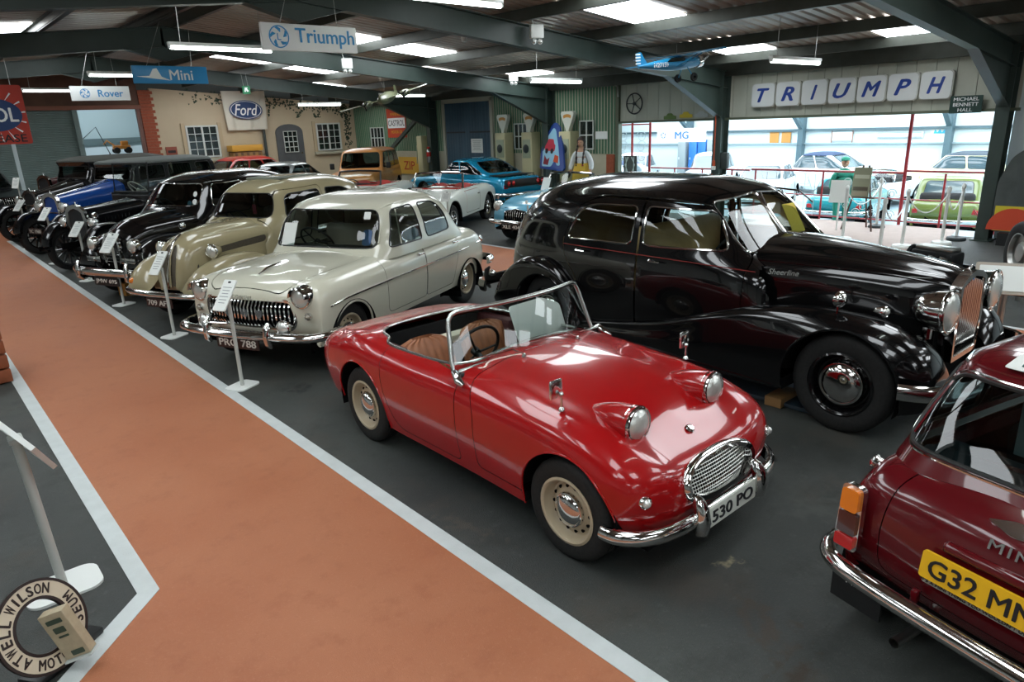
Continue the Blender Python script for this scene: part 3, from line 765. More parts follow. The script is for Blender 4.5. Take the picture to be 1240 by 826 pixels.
arch = [(10.78, 0), (11.8, 0), (11.8, 2.18)]+[(11.29+.51*math.cos(R(a)), 2.18+.28*math.sin(R(a))) for a in range(15, 180, 15)]+[(10.78, 2.18)]
b = MB(); b.prism(arch, .05, xz(BY)); b.build('door_leaf', mat('grey_door_paint', '#55585a', rough=.6, noise=.5, nscale=3), D3, 25)
b = MB(); b.box((11.3, BY-.06, 1.85), (.5, .02, .72)); b.build('pane', PANE, D3, 0)
b = MB()
for k in range(4): b.box((11.05+.5*k/3, BY-.075, 1.85), (.025, .02, .74))
for k in range(5): b.box((11.3, BY-.075, 1.49+.72*k/4), (.52, .02, .025))
b.build('glazing_bars', BARW, D3, 25)
b = MB(); b.lathe([(0, 0), (.03, 0), (.03, .03), (0, .035)], 10, axis_m((11.68, BY-.05, 1.45), (0, -1, 0))); b.build('door_knob', CHROME, D3)
b = MB(); b.tube([(10.33, BY-.08, 3.3), (10.35, BY-.08, 0)], .05, 10); tag(b.build('drainpipe', mat('dark_drainpipe', '#3c4644', rough=.6), None), 'dark drainpipe on the cream wall under the cloth banner', 'pipe', kind='structure')
# painted ivy
rng = random.Random(5)
iv = MB()
def ivy(path, n, spread):
    for _ in range(n):
        t = rng.random()*(len(path)-1); i = int(t); f = t-i; x = path[i][0]*(1-f)+path[min(i+1, len(path)-1)][0]*f; z = path[i][1]*(1-f)+path[min(i+1, len(path)-1)][1]*f
        x += rng.gauss(0, spread); z += rng.gauss(0, spread); s = rng.uniform(.03, .065); a = rng.random()*6.28
        pts = []
        for q, rr in enumerate((1, .5, .9, .5, 1, .45)): pts.append((x+s*rr*math.cos(a+q*PI/3), z+s*rr*math.sin(a+q*PI/3)))
        iv.prism(pts, .006, xz(BY-.0))
ivy([(7.9, 3.5), (8.6, 3.35), (9.2, 3.3)], 45, .09); ivy([(10.4, 3.32), (11.2, 3.15), (12.2, 3.05), (13.2, 2.95), (13.8, 2.9)], 200, .1); ivy([(11.9, 3.0), (11.7, 2.75)], 14, .06)
ivy([(13.6, 2.9), (13.68, 2.3), (13.6, 1.6)], 110, .09); ivy([(10.6, 3.2), (10.7, 2.8)], 12, .06); ivy([(12.6, 2.9), (12.4, 2.7)], 16, .07)
iv.build('painted_ivy', IVY, WB, 0)['kind'] = 'stuff'
# other enclosing walls, unseen
b = MB(); b.box((LX, (SY+BY)/2, 1.8), (.1, BY-SY, 3.6)); struct('wall_left', b, mat('left_wall_paint', '#dfe3de', rough=.7), 'plain pale side wall left of the walkway', 0, 'wall')
b = MB(); b.box(((LX+WX)/2, SY, 2.1), (WX-LX, .1, 4.3)); struct('wall_front', b, mat('left_wall_paint'), 'plain pale end wall behind the camera', 0, 'wall')

# ---- the lower, brighter hall beyond the opening
HZ = -.62
HW = thing('far_hall', 'bright lower hall with white clad walls beyond the opening', 'room', kind='structure')
b = MB(); b.box((21.6, 11, HZ-.05), (13.4, 34, .1)); b.build('hall_floor', HALLF, HW, 0)
b = MB(); b.box((28.2, 11, 1.2), (.1, 34, 4.2)); b.build('hall_wall', HALLW, HW, 0)
b = MB(); b.box((21.2, -6, 1.2), (14, .1, 4.2)); b.box((21.2, 28, 1.2), (14, .1, 4.2)); b.build('hall_end_wall', HALLW, HW, 0)
for z, hh, m in ((1.5, .09, 'dark_girt'), (.98, .05, 'pale_girt')):
    b = MB(); b.box((28.08, 11, z), (.12, 34, hh)); b.build('girt', mat(m, '#4a5f66' if 'dark' in m else '#93a7ad', rough=.5), HW, 25)
b = MB(); b.box((21.2, 11, 3.25), (14, 34, .08)); b.build('hall_ceiling', mat('hall_ceiling_sheet', '#c3ced0', rough=.5), HW, 0)
for x in (16.3, 19.8, 23.3, 26.4):
    b = MB(); b.box((x, 9.5, 3.19), (1.3, 26, .03)); b.build('hall_glow_panel', HALLPANEL, HW, 0)  # emissive panels added out of view to brighten the hall
STEELB = mat('blue_grey_steel', '#4d646c', rough=.45)
for y in (-2.1, 3.2, 8.5, 13.8, 19.1, 24.4):
    b = MB(); b.box((27.95, y, 1.2), (.3, .2, 4.0)); b.sweep([(27.9, y, 1.55), (26.6, y, 2.5)], [(-.08, -.06), (.08, -.06), (.08, .06), (-.08, .06)]); b.build('hall_column', STEELB, HW, 25)
b = MB(); b.box((14.35, 8, -.31), (.7, 17, .62)); b.build('landing_edge', HALLF, HW, 0)
# fascia tubes just under the lintel
def tube_light(name, p, L, ax, lab, drop=.3, group='fluorescent ceiling lights'):
    o = thing(name, lab, 'ceiling light', p, 0 if ax == 'x' else PI/2, group)
    b = MB(); b.tube([(-L/2, 0, 0), (L/2, 0, 0)], .022, 10); b.build('tube', TUBE, o)
    b = MB(); b.box((0, 0, .055), (L+.06, .07, .05), bev=.01); b.box((-L/2-.01, 0, .02), (.03, .05, .06)); b.box((L/2+.01, 0, .02), (.03, .05, .06)); b.build('batten', WHITEP, o, 25)
    b = MB()
    for s in (-.4, .4): b.tube([(s*L, 0, .07), (s*L+.02, 0, .07+drop)], .005, 5)
    b.build('hanger', STEEL, o)
    return o
for (x, y, z, L, ax, lab, dr) in ((4.25, 11.2, 3.41, 1.5, 'x', 'bright fluorescent tube above the white hanging sign with blue rosette', .5), (10.9, 5.57, 2.93, 1.5, 'x', 'bright fluorescent tube above the row of letter tiles', .55),
        (11.2, 11.04, 3.0, 1.5, 'x', 'bright fluorescent tube above the petrol pumps', .5), (11.6, 17.6, 3.05, 1.5, 'x', 'bright fluorescent tube behind the khaki model aeroplane', .45), (11.35, 22.2, 3.0, 1.5, 'x', 'bright fluorescent tube in front of the painted ivy', .4),
        (4.3, 16.6, 3.42, 1.5, 'x', 'bright fluorescent tube behind the blue hanging sign', .5), (3.9, 22.0, 3.42, 1.5, 'x', 'bright fluorescent tube behind the farthest white hanging sign', .5), (5.3, 6.9, 3.55, 1.5, 'x', 'bright fluorescent tube under the roof at the top edge', .4),
        (4.2, 1.2, 3.45, 1.5, 'x', 'fluorescent tube out of view above the camera', .5), (10.6, .4, 3.0, 1.5, 'x', 'fluorescent tube out of view over the dark red car', .5), (-1.5, 5.5, 3.1, 1.5, 'x', 'fluorescent tube out of view over the left side', .5), (-1.5, 12.5, 3.1, 1.5, 'x', 'fluorescent tube out of view over the far left side', .5)):  # the tubes out of view are added for lighting
    tube_light('fluorescent_light', (x, y, z), L, ax, lab, dr)
for y in (4.8, 7.1, 9.6, 12.2):
    tube_light('fluorescent_light', (16.2, y, 2.15), 1.7, 'y', 'fluorescent tube of the far hall near the white sign' if y > 12 else 'fluorescent tube of the far hall beside the middle column' if y > 9 else ('fluorescent tube of the far hall behind the letter tiles wall, right one' if y < 5 else 'fluorescent tube of the far hall behind the letter tiles wall, middle one'), .9, 'fluorescent lights of the far hall')
# ramp landing in front of the opening
strip('ramp_carpet', [(9.9, 3.3), (14.7, 4.1), (14.7, 7.6), (13.3, 7.7), (12.6, 5.4), (9.9, 4.0)], RAMPM, .003, 'pale pink carpeted ramp leading to the opening', 'ramp')

# ================================================================== CARS
def car(name, label, x, y, heading, cat='car'):
    return thing(name, label, cat, (x, y, 0), R(heading))

# ---- red bug-eyed roadster (nearest)
def red_roadster():
    root = car('roadster', 'bright red open roadster with upright round headlamps and oval grille', 2.881, 2.186, 270.0)
    RED = paint('bright_red_paint', '#9c1214', rough=.22); mat('satin_aluminium', '#c5c8c4', rough=.25, metal=1.0)
    net = [
     [(.28,.60,.275),(.33,.585,.27),(.385,.545,.27),(.425,.47,.275),(.45,.38,.28),(.47,.26,.29),(.48,.13,.295),(.48,0,.295)],
     [(.275,.625,.29),(.345,.625,.36),(.41,.58,.40),(.455,.50,.41),(.475,.40,.40),(.488,.27,.395),(.495,.13,.39),(.497,0,.39)],
     [(.265,.640,.30),(.33,.645,.43),(.385,.615,.52),(.42,.54,.555),(.435,.43,.555),(.43,.29,.54),(.426,.15,.538),(.425,0,.54)],
     [(.24,.655,.31),(.275,.660,.45),(.305,.648,.565),(.325,.585,.625),(.33,.475,.64),(.325,.32,.612),(.318,.16,.605),(.315,0,.605)],
     [(.16,.660,.28),(.16,.672,.42),(.16,.668,.56),(.16,.620,.675),(.16,.52,.715),(.16,.36,.695),(.16,.18,.692),(.16,0,.695)],
     [(0,.655,.22),(0,.672,.40),(0,.675,.56),(0,.637,.70),(0,.545,.75),(0,.385,.742),(0,.2,.75),(0,0,.755)],
     [(-.3,.640,.20),(-.3,.668,.38),(-.3,.675,.56),(-.3,.648,.715),(-.3,.56,.775),(-.3,.40,.792),(-.3,.2,.815),(-.3,0,.82)],
     [(-.6,.625,.195),(-.6,.663,.37),(-.6,.675,.55),(-.6,.652,.715),(-.6,.57,.79),(-.6,.41,.822),(-.6,.21,.847),(-.6,0,.852)],
     [(-.9,.62,.195),(-.9,.66,.37),(-.9,.675,.55),(-.9,.657,.715),(-.9,.585,.79),(-.9,.42,.832),(-.9,.22,.858),(-.9,0,.864)],
     [(-1.3,.62,.195),(-1.3,.66,.37),(-1.3,.675,.55),(-1.3,.660,.70),(-1.3,.60,.768),(-1.3,.43,.80),(-1.3,.22,.815),(-1.3,0,.82)],
     [(-1.7,.625,.20),(-1.7,.66,.37),(-1.7,.675,.55),(-1.7,.660,.70),(-1.7,.60,.768),(-1.7,.43,.80),(-1.7,.22,.81),(-1.7,0,.812)],
     [(-2.03,.635,.23),(-2.03,.665,.40),(-2.03,.676,.57),(-2.03,.652,.715),(-2.03,.585,.785),(-2.03,.42,.812),(-2.03,.2,.822),(-2.03,0,.824)],
     [(-2.36,.625,.27),(-2.38,.652,.42),(-2.40,.652,.56),(-2.40,.615,.685),(-2.40,.535,.745),(-2.40,.38,.768),(-2.40,.2,.775),(-2.40,0,.777)],
     [(-2.54,.60,.28),(-2.60,.622,.43),(-2.64,.612,.55),(-2.66,.565,.645),(-2.665,.485,.688),(-2.67,.33,.703),(-2.67,.17,.708),(-2.67,0,.71)],
     [(-2.58,.585,.29),(-2.68,.58,.43),(-2.74,.56,.53),(-2.775,.50,.59),(-2.79,.42,.612),(-2.80,.28,.62),(-2.805,.14,.622),(-2.805,0,.622)],
     [(-2.58,.56,.29),(-2.66,.545,.38),(-2.72,.52,.44),(-2.76,.45,.47),(-2.78,.36,.48),(-2.79,.25,.482),(-2.795,.12,.484),(-2.795,0,.484)],
     [(-2.54,.54,.28),(-2.60,.53,.29),(-2.65,.5,.30),(-2.69,.43,.305),(-2.71,.35,.31),(-2.72,.24,.31),(-2.725,.12,.31),(-2.725,0,.31)]]
    P = net_surf(net, 190, 64, 3); X, Y, Z = P[:, :, 0], P[:, :, 1], P[:, :, 2]
    af = circ(P, 0.005, .285, .325); ar = circ(P, -2.032, .30, .325); af = np.where(Z < .285, np.minimum(af, np.abs(X-.005)-.325), af); ar = np.where(Z < .30, np.minimum(ar, np.abs(X+2.032)-.325), ar)
    af = np.where(Y < .40, 1, af); ar = np.where(Y < .40, 1, ar)
    # cockpit opening in plan: notched rear corners, narrow door tops
    ck = rpoly([(-.93, 0), (-.93, .42), (-1.02, .53), (-1.70, .555), (-1.80, .545), (-1.84, .49), (-1.98, .47), (-2.06, .36), (-2.10, 0)], [0, .08, .10, .08, .06, .05, .08, .12, 0], 6)
    ck = [(p[0], p[1] if p[1] > 1e-6 else -.3) for p in ck]
    fc = np.where(Z > .6, plan(P, ck), -1)
    oval = np.where(X > .3, .085*(1-((np.abs(Y)/.285)**2.4+(np.abs(Z-.458)/.082)**2.4)**(1/2.4)), -1)
    base = np.minimum(np.minimum(af, ar), np.minimum(-fc, -oval))
    door = rpoly([(-.885, .245), (-.885, .79), (-1.72, .80), (-1.715, .52), (-1.60, .245)], [.06, 0, 0, .1, .12]); ds = np.where((X < -.5) & (Z < .9), np.where(side(P, door) > 0, side(P, door), side(P, door)), -1)
    ds = np.where(Z > .765, np.minimum(ds, np.abs(Y)-.2), ds)
    wg = rpoly([(-.715, .275), (-.715, .66), (-.80, .80), (-.80, 1.3), (1.2, 1.3), (1.2, .22), (.4, .22), (-.3, .275)], [.04, .1, .05, 0, 0, 0, 0, 0])
    ws = np.where(Y > -1, side(P, wg), -1)
    cowl_line = np.minimum(ws+0, 9)
    g = .0028
    bonnet = np.minimum(base, ws-g)
    sheet('bonnet', P, bonnet, RED, root)
    dl = np.where(Y > .45, ds, -1)
    rest = np.minimum(np.minimum(base, -ws-g), -(dl)-g)
    body, _ = sheet('body_shell', P, rest, RED, root)
    for sd in 'LR': sheet('door', P, np.minimum(base, dl-g), RED, root, sd)
    # dark boxes added behind the shut lines and arches to stop light
    b = MB()
    for sd in (1, -1):
        b.box((-1.05, sd*.60, .45), (1.2, .03, .46))
    b.box((-1.0, 0, .24), (2.9, 1.1, .05)); b.box((-.25, 0, .40), (.85, .62, .30)); b.box((-2.25, 0, .45), (.7, .70, .34)); b.box((.28, 0, .38), (.12, .8, .18))
    b.build('underbody', DARK, root, 0)
    for xx, rr in ((.005, .33), (-2.032, .33)):
        w = MB()
        for sd in (1, -1):
            w = MB(); w.sweep([(xx+rr*math.cos(a), sd*.50, .29+rr*math.sin(a)) for a in np.linspace(-.25, PI+.25, 24)], [(-.145, 0), (.145, 0), (.145, .004), (-.145, .004)], up=(0, 0, 1.001))
            w.box((xx, sd*.37, .39), (rr*1.9, .01, .34)); w.build('wheel_well', DARK, root)
    # chrome / aluminium cockpit trim, arch edges
    _, _, lp = trim(P, np.minimum(-fc, 1)); t = MB(); trim_tube(t, [(l, c) for l, c in lp], .011, 'LR', 8); t.build('cockpit_rail', mat('satin_aluminium', '#c5c8c4', rough=.25, metal=1.0), root)
    _, _, lp = trim(P, np.minimum(af, ar)); edge_tubes(root, lp, .006, RED, 'arch_lip')
    # grille: chrome surround, mesh
    _, _, lp = trim(P, -oval); t = MB()
    q = lp[0][0]; ring = [tuple(v) for v in q]+[tuple(v) for v in mirror(q)[::-1]]
    if q[0][1] > q[-1][1]: pass
    ends = sorted([(abs(q[0][1]), 0), (abs(q[-1][1]), 1)])
    t.sweep([(x+.008, y_, z) for x, y_, z in ring[:]], [(-.008, -.02), (.016, -.026), (.03, -.012), (.03, .012), (.016, .026), (-.008, .02)], closed=True, up=(1, 0, 0))
    gs = t.build('grille_surround', CHROME, root, 50)
    t = MB()
    gx = lambda y0, z: .492-.42*max(0, z-.40)-.25*abs(y0)**2
    for k in range(31):
        y0 = -.285+.57*(k+.5)/31; h = .082*max(0, 1-(abs(y0)/.287)**2.4)**(1/2.4)
        t.tube([(gx(y0, z), y0, z) for z in [(.458+h*q) for q in np.linspace(-1, 1, 7)]], .003, 4)
    for k in range(10):
        z = .458+.16*(k-4.5)/10; w = .285*max(0, 1-(abs(z-.458)/.083)**2.4)**(1/2.4)
        t.tube([(gx(q*w, z)+.003, q*w, z) for q in np.linspace(-1, 1, 9)], .003, 4)
    t.build('grille_mesh', mat('grille_aluminium', '#b9bbb6', rough=.3, metal=1.0), gs)
    b = MB(); b.add([(.40, -.27, .36), (.40, .27, .36), (.36, .27, .55), (.36, -.27, .55)], [(0, 1, 2, 3)]); b.build('grille_backing', DARK, gs, 0)
    # headlamp pods
    for sd in (1, -1):
        n = 22; m = 26; V = []; F = []
        for i in range(n+1):
            u = i/n; xx = .205-.34*u; rr = .098*math.sqrt(max(0.0, 1-u**2.1)); cz = .735-.035*u; cy = sd*(.335-.0*u)
            for k in range(m):
                a = 2*PI*k/m; V.append((xx, cy+rr*math.cos(a), cz+rr*math.sin(a)*(1 if math.sin(a) > 0 else 1.5)))
        for i in range(n):
            for k in range(m): F.append((i*m+k, i*m+(k+1) % m, (i+1)*m+(k+1) % m, (i+1)*m+k))
        pod = mk('headlamp_pod', V, F, RED, root, 60)
        lamp(pod, (.212, sd*.335, .735), .083, (1, 0, .04), depth=.03, ringw=.014)
    for sd in (1, -1): lamp(root, (.435, sd*.555, .475), .026, (1, sd*.25, 0), depth=.05, name='side_lamp', ringw=.007)
    b = MB(); b.lathe([(.0, .012), (.02, .01), (.026, 0)], 16, axis_m((.29, 0, .628), (.45, 0, .9))); b.build('bonnet_badge', CHROME, root)
    # bumper, overriders
    b = MB(); path = [(.27, .675, .30), (.36, .655, .30), (.45, .575, .30), (.505, .44, .30), (.525, .22, .30), (.53, 0, .30)]; path += [(x, -y, z) for x, y, z in path[-2::-1]]
    pp = herm(np.arange(len(path)), np.array(path), np.linspace(0, len(path)-1, 41))
    b.sweep([tuple(v) for v in pp], [(-a, b_) for a, b_ in [(-.012, -.038), (.008, -.042), (.024, -.030), (.034, -.012), (.036, 0), (.034, .012), (.024, .030), (.008, .042), (-.012, .038)]]); bp = b.build('front_bumper', CHROME, root, 50)
    for sd in (1, -1):
        b = MB()
        b.tube([(.535, sd*.27, .225), (.555, sd*.27, .25), (.565, sd*.27, .30), (.555, sd*.27, .37), (.535, sd*.27, .41), (.52, sd*.27, .425)], [.02, .040, .042, .038, .030, .014], 12)
        b.build('overrider', CHROME, bp)
    plate(root, (.556, 0, .295), (1, 0, .05), .44, .105, '530 PO', PLATEW, INKD, fw=.86)
    for sd in (1, -1): lamp(root, (-2.735, sd*.50, .52), .032, (-1, sd*.35, .15), depth=.03, name='tail_lamp', lens=REDLENS, ringw=.006)
    # windscreen: chrome frame, glass
    def wsp(u, v):   # u -1..1 across, v 0..1 up
        y = u*(.615-.06*v); x = -.84-.11*v-.11*abs(u)**2.2*1.0; z = .845-.055*abs(u)**2+(.30+.045*abs(u)**2)*v
        return (x, y, z)
    us = np.linspace(-1, 1, 25)
    def rnd(u, v): return wsp(u, v)
    loop = [wsp(u, 0) for u in us]+[wsp(1, v) for v in (.2, .5, .75)]+[wsp(.99, .87), wsp(.96, .95), wsp(.91, .99)]+[wsp(u, 1) for u in us[::-1][2:-2]]+[wsp(-.91, .99), wsp(-.96, .95), wsp(-.99, .87)]+[wsp(-1, v) for v in (.75, .5, .2)]
    b = MB(); b.tube(loop, .0145, 10, closed=True); fr = b.build('windscreen_frame', mat('satin_aluminium'), root, 60)
    for sd in (1, -1):
        b = MB(); b.tube([wsp(sd, .02), (-.905, sd*.635, .815), (-.855, sd*.648, .775), (-.80, sd*.655, .765)], [.016, .022, .026, .012], 10); b.build('screen_pillar_foot', CHROME, fr, 60)
    V = []; F = []; vs_ = np.linspace(0, 1, 9)
    for u in us:
        for v in vs_: V.append(wsp(u*.995, v))
    for i in range(len(us)-1):
        for j in range(8): F.append((i*9+j, (i+1)*9+j, (i+1)*9+j+1, i*9+j+1))
    mk('windscreen_glass', V, F, GLASS, fr, True)
    b = MB(); b.tube([(x+.03, y_, z-.012) for x, y_, z in [wsp(u, 0) for u in us]], .014, 8); b.build('screen_seal', BLACKRUB, fr)
    for yy in (-.25, .22): b = MB(); b.lathe([(.013, 0), (.016, .012), (.009, .03), (0, .032)], 12, axis_m((-.72, yy, .85), (0, 0, 1))); b.tube([(-.72, yy, .878), (-.80, yy-.02, .89), (-.86, yy-.30, .885)], .004, 5); b.build('wiper', CHROME, root)
    # interior tub
    TR = mat('dark_red_trim', '#3c1214', rough=.6); CARP = mat('black_carpet', '#0c0c0d', rough=.95)
    b = MB(); b.box((-1.42, 0, .215), (1.25, 1.06, .03)); b.box((-2.08, 0, .5), (.03, 1.0, .5)); b.box((-.80, 0, .5), (.03, 1.04, .5)); b.box((-1.35, 0, .30), (1.0, .2, .16), bev=.04); b.build('cockpit_floor', CARP, root, 25)
    b = MB()
    for sd in (1, -1): b.box((-1.45, sd*.555, .49), (1.24, .025, .5)); b.box((-1.86, sd*.50, .55), (.40, .1, .42), bev=.03)
    b.box((-1.0, 0, .755), (.14, 1.02, .10), bev=.04); b.build('door_lining', TR, root, 30)
    bucket_seat(root, -1.42, -.27, .22, hb=.45, w=.44); bucket_seat(root, -1.42, .27, .22, hb=.45, w=.44)
    steering(root, (-1.17, -.27, .80), (-.82, 0, .35), .19)
    b = MB(); b.box((-1.90, .15, .66), (.12, .36, .07), bev=.03); b.build('rolled_hood_cover', mat('cream_cloth', '#c8c2ad', rough=.8), root, 40)
    # mirrors
    for sd in (1, -1):
        b = MB(); M = Matrix.Translation((-.12, sd*.545, .78))
        b.lathe([(.018, 0), (.016, .01), (.007, .02), (.006, .085)], 12, M); b.ball((-.12, sd*.545, .868), .014, 10); o = b.build('wing_mirror', CHROME, root)
        b = MB(); b.box((-.145, sd*.56, .895), (.02, .085, .10), M=None, bev=.008); b.build('mirror_head', CHROME, o, 40)
    # handle gap shut line ornament, wheels
    CRM = mat('cream_wheel_paint', '#a99c83', rough=.35, coat=.4)
    wheels4(root, [(0, .575, 1), (0, .575, -1), (-2.032, .565, 1), (-2.032, .565, -1)], r=.282, w=.145, rimr=.178, rimmat=CRM, capmat=CHROME, capr=.098)
    return root
red_roadster()
b = MB(); b.prism(rpoly([(-.27, -.13), (.25, -.15), (.27, .05), (.1, .13), (-.25, .14)], .03), .012, frame((3.20, 3.38, .89), (1, .15, 0), (0, .4, .9)))
o = tag(b.build('information_board', PAPER, None, 0), 'white information board propped on the passenger seat of the red roadster', 'board')
b = MB(); b.tube([(3.06, 3.36, .80), (3.1, 3.3, .50)], .008, 6); b.build('strut', CHROME, o)

# ---- helpers for bodies with separate wings and for full-width bodies
def wing_net(st):
    """stations (x, y_outer, y_inner, z_crown, z_bottom)"""
    net = []
    for x, yo, yi, zc, zb in st:
        h = zc-zb
        net.append([(x, yo-.03*min(1, h/.3), zb), (x, yo, zb+.42*h), (x, yo-.018, zb+.74*h), (x, yo+(yi-yo)*.18, zb+.94*h), (x, yo+(yi-yo)*.42, zc), (x, yo+(yi-yo)*.75, zc-.03*min(1, h/.3)), (x, yi, zc-.12*min(1, h/.3))])
    return net
FYY = [.95, .99, 1.0, .968, .87, .62, .32, 0.0]; FZZ = [0, .35, .62, .87, 1.0]
def pontoon_net(st, fy=FYY, fz=FZZ, bl=(.5, .88, 1.0)):
    """stations (x, halfwidth, z_sill, z_crown, z_centre, bow)"""
    net = []
    for x, w, zs, zb, zc, bow in st:
        row = []
        for k in range(8):
            y = w*fy[k]; z = zs+(zb-zs)*fz[k] if k < 5 else zb+(zc-zb)*bl[k-5]
            row.append((x-bow*fy[k]**2, y, z))
        net.append(row)
    return net
def arch_cut(P, x, z, r, ymin=.3, flat=0.0):
    X, Y, Z = P[:, :, 0], P[:, :, 1], P[:, :, 2]
    f = np.hypot(X-x, Z-z)-r; f = np.where(Z < z, np.abs(X-x)-r, f)
    return np.where(Y < ymin, 1.0, f)
def well(root, x, y, z, r, w=.3):
    for sd in (1, -1):
        b = MB(); b.sweep([(x+r*math.cos(a), sd*y, z+r*math.sin(a)) for a in np.linspace(-.3, PI+.3, 20)], [(-w/2, 0), (w/2, 0), (w/2, .004), (-w/2, .004)], up=(0, 0, 1.001))
        b.box((x, sd*(y-w/2+.01), z+.1), (r*2, .01, r*1.3)); b.build('wheel_well', DARK, root)
def glaze(root, P, wins, body, bodymat, gmat=GLASS, tmat=CHROME, tr=.009, extra=None, inset=0.0, pname='cabin', frame_='window_trim'):
    """cut windows from a half surface; wins: (name, kind, polygon, xlimit)"""
    X, Y, Z = P[:, :, 0], P[:, :, 1], P[:, :, 2]; F = body.copy(); obs = []
    for name, kind, poly, lim in wins:
        if kind == 's': f = np.where(Y > lim, side(P, poly), -.5)
        elif kind == 'f': f = np.where(X > lim, front(P, poly), -.5)
        else: f = np.where(X < lim, front(P, poly), -.5)
        F = np.minimum(F, -f)
        for sd in (('L', 'R') if kind == 's' else ('both',)):
            o, lp = sheet(name, P, f-.001, gmat, root, sd)
            if o is None: continue
            if tr:
                if sd == 'both' and len(lp):
                    for pts, cl in lp:
                        t = MB()
                        if cl: trim_tube(t, [(pts, cl)], tr, 'LR')
                        else:
                            q = pts if abs(pts[0][1]) < abs(pts[-1][1]) else pts[::-1]
                            if abs(q[0][1]) < .03 and abs(q[-1][1]) < .03: ring = list(q)+list(mirror(q)[::-1]); t.tube([tuple(v) for v in ring[::2]], tr, 6, closed=True)
                            else: trim_tube(t, [(pts, cl)], tr, 'LR')
                        t.build(frame_, tmat, o)
                else:
                    t = MB(); trim_tube(t, lp, tr, 'L' if sd == 'L' else 'R'); t.build(frame_, tmat, o)
    return F
def bench(root, x, y, z, w, m, hb=.55):
    b = MB(); b.box((x, y, z), (.5, w, .2), bev=.06); b.box((x-.27, y, z+hb*.55), (.16, w, hb), M=None, bev=.07); return b.build('bench_seat', m, root, 50)

def snapy(P, x, z, off=0.0):
    d = (P[:, :, 0]-x)**2+(P[:, :, 2]-z)**2+np.where(P[:, :, 1] < .25, 1.0, 0); i = np.unravel_index(np.argmin(d), d.shape); return P[i][1]+off
def snapx(P, y, z, rear=True):
    d = (P[:, :, 1]-abs(y))**2+(P[:, :, 2]-z)**2+np.where((P[:, :, 0] > -1.2) == rear, 10.0, 0); i = np.unravel_index(np.argmin(d), d.shape); return P[i][0]
def strip_on(root, P, pts, r, m, name, off=.004):
    for sd in (1, -1):
        b = MB(); b.tube([(x, sd*snapy(P, x, z, off), z) for x, z in pts], r, 6); b.build(name, m, root)

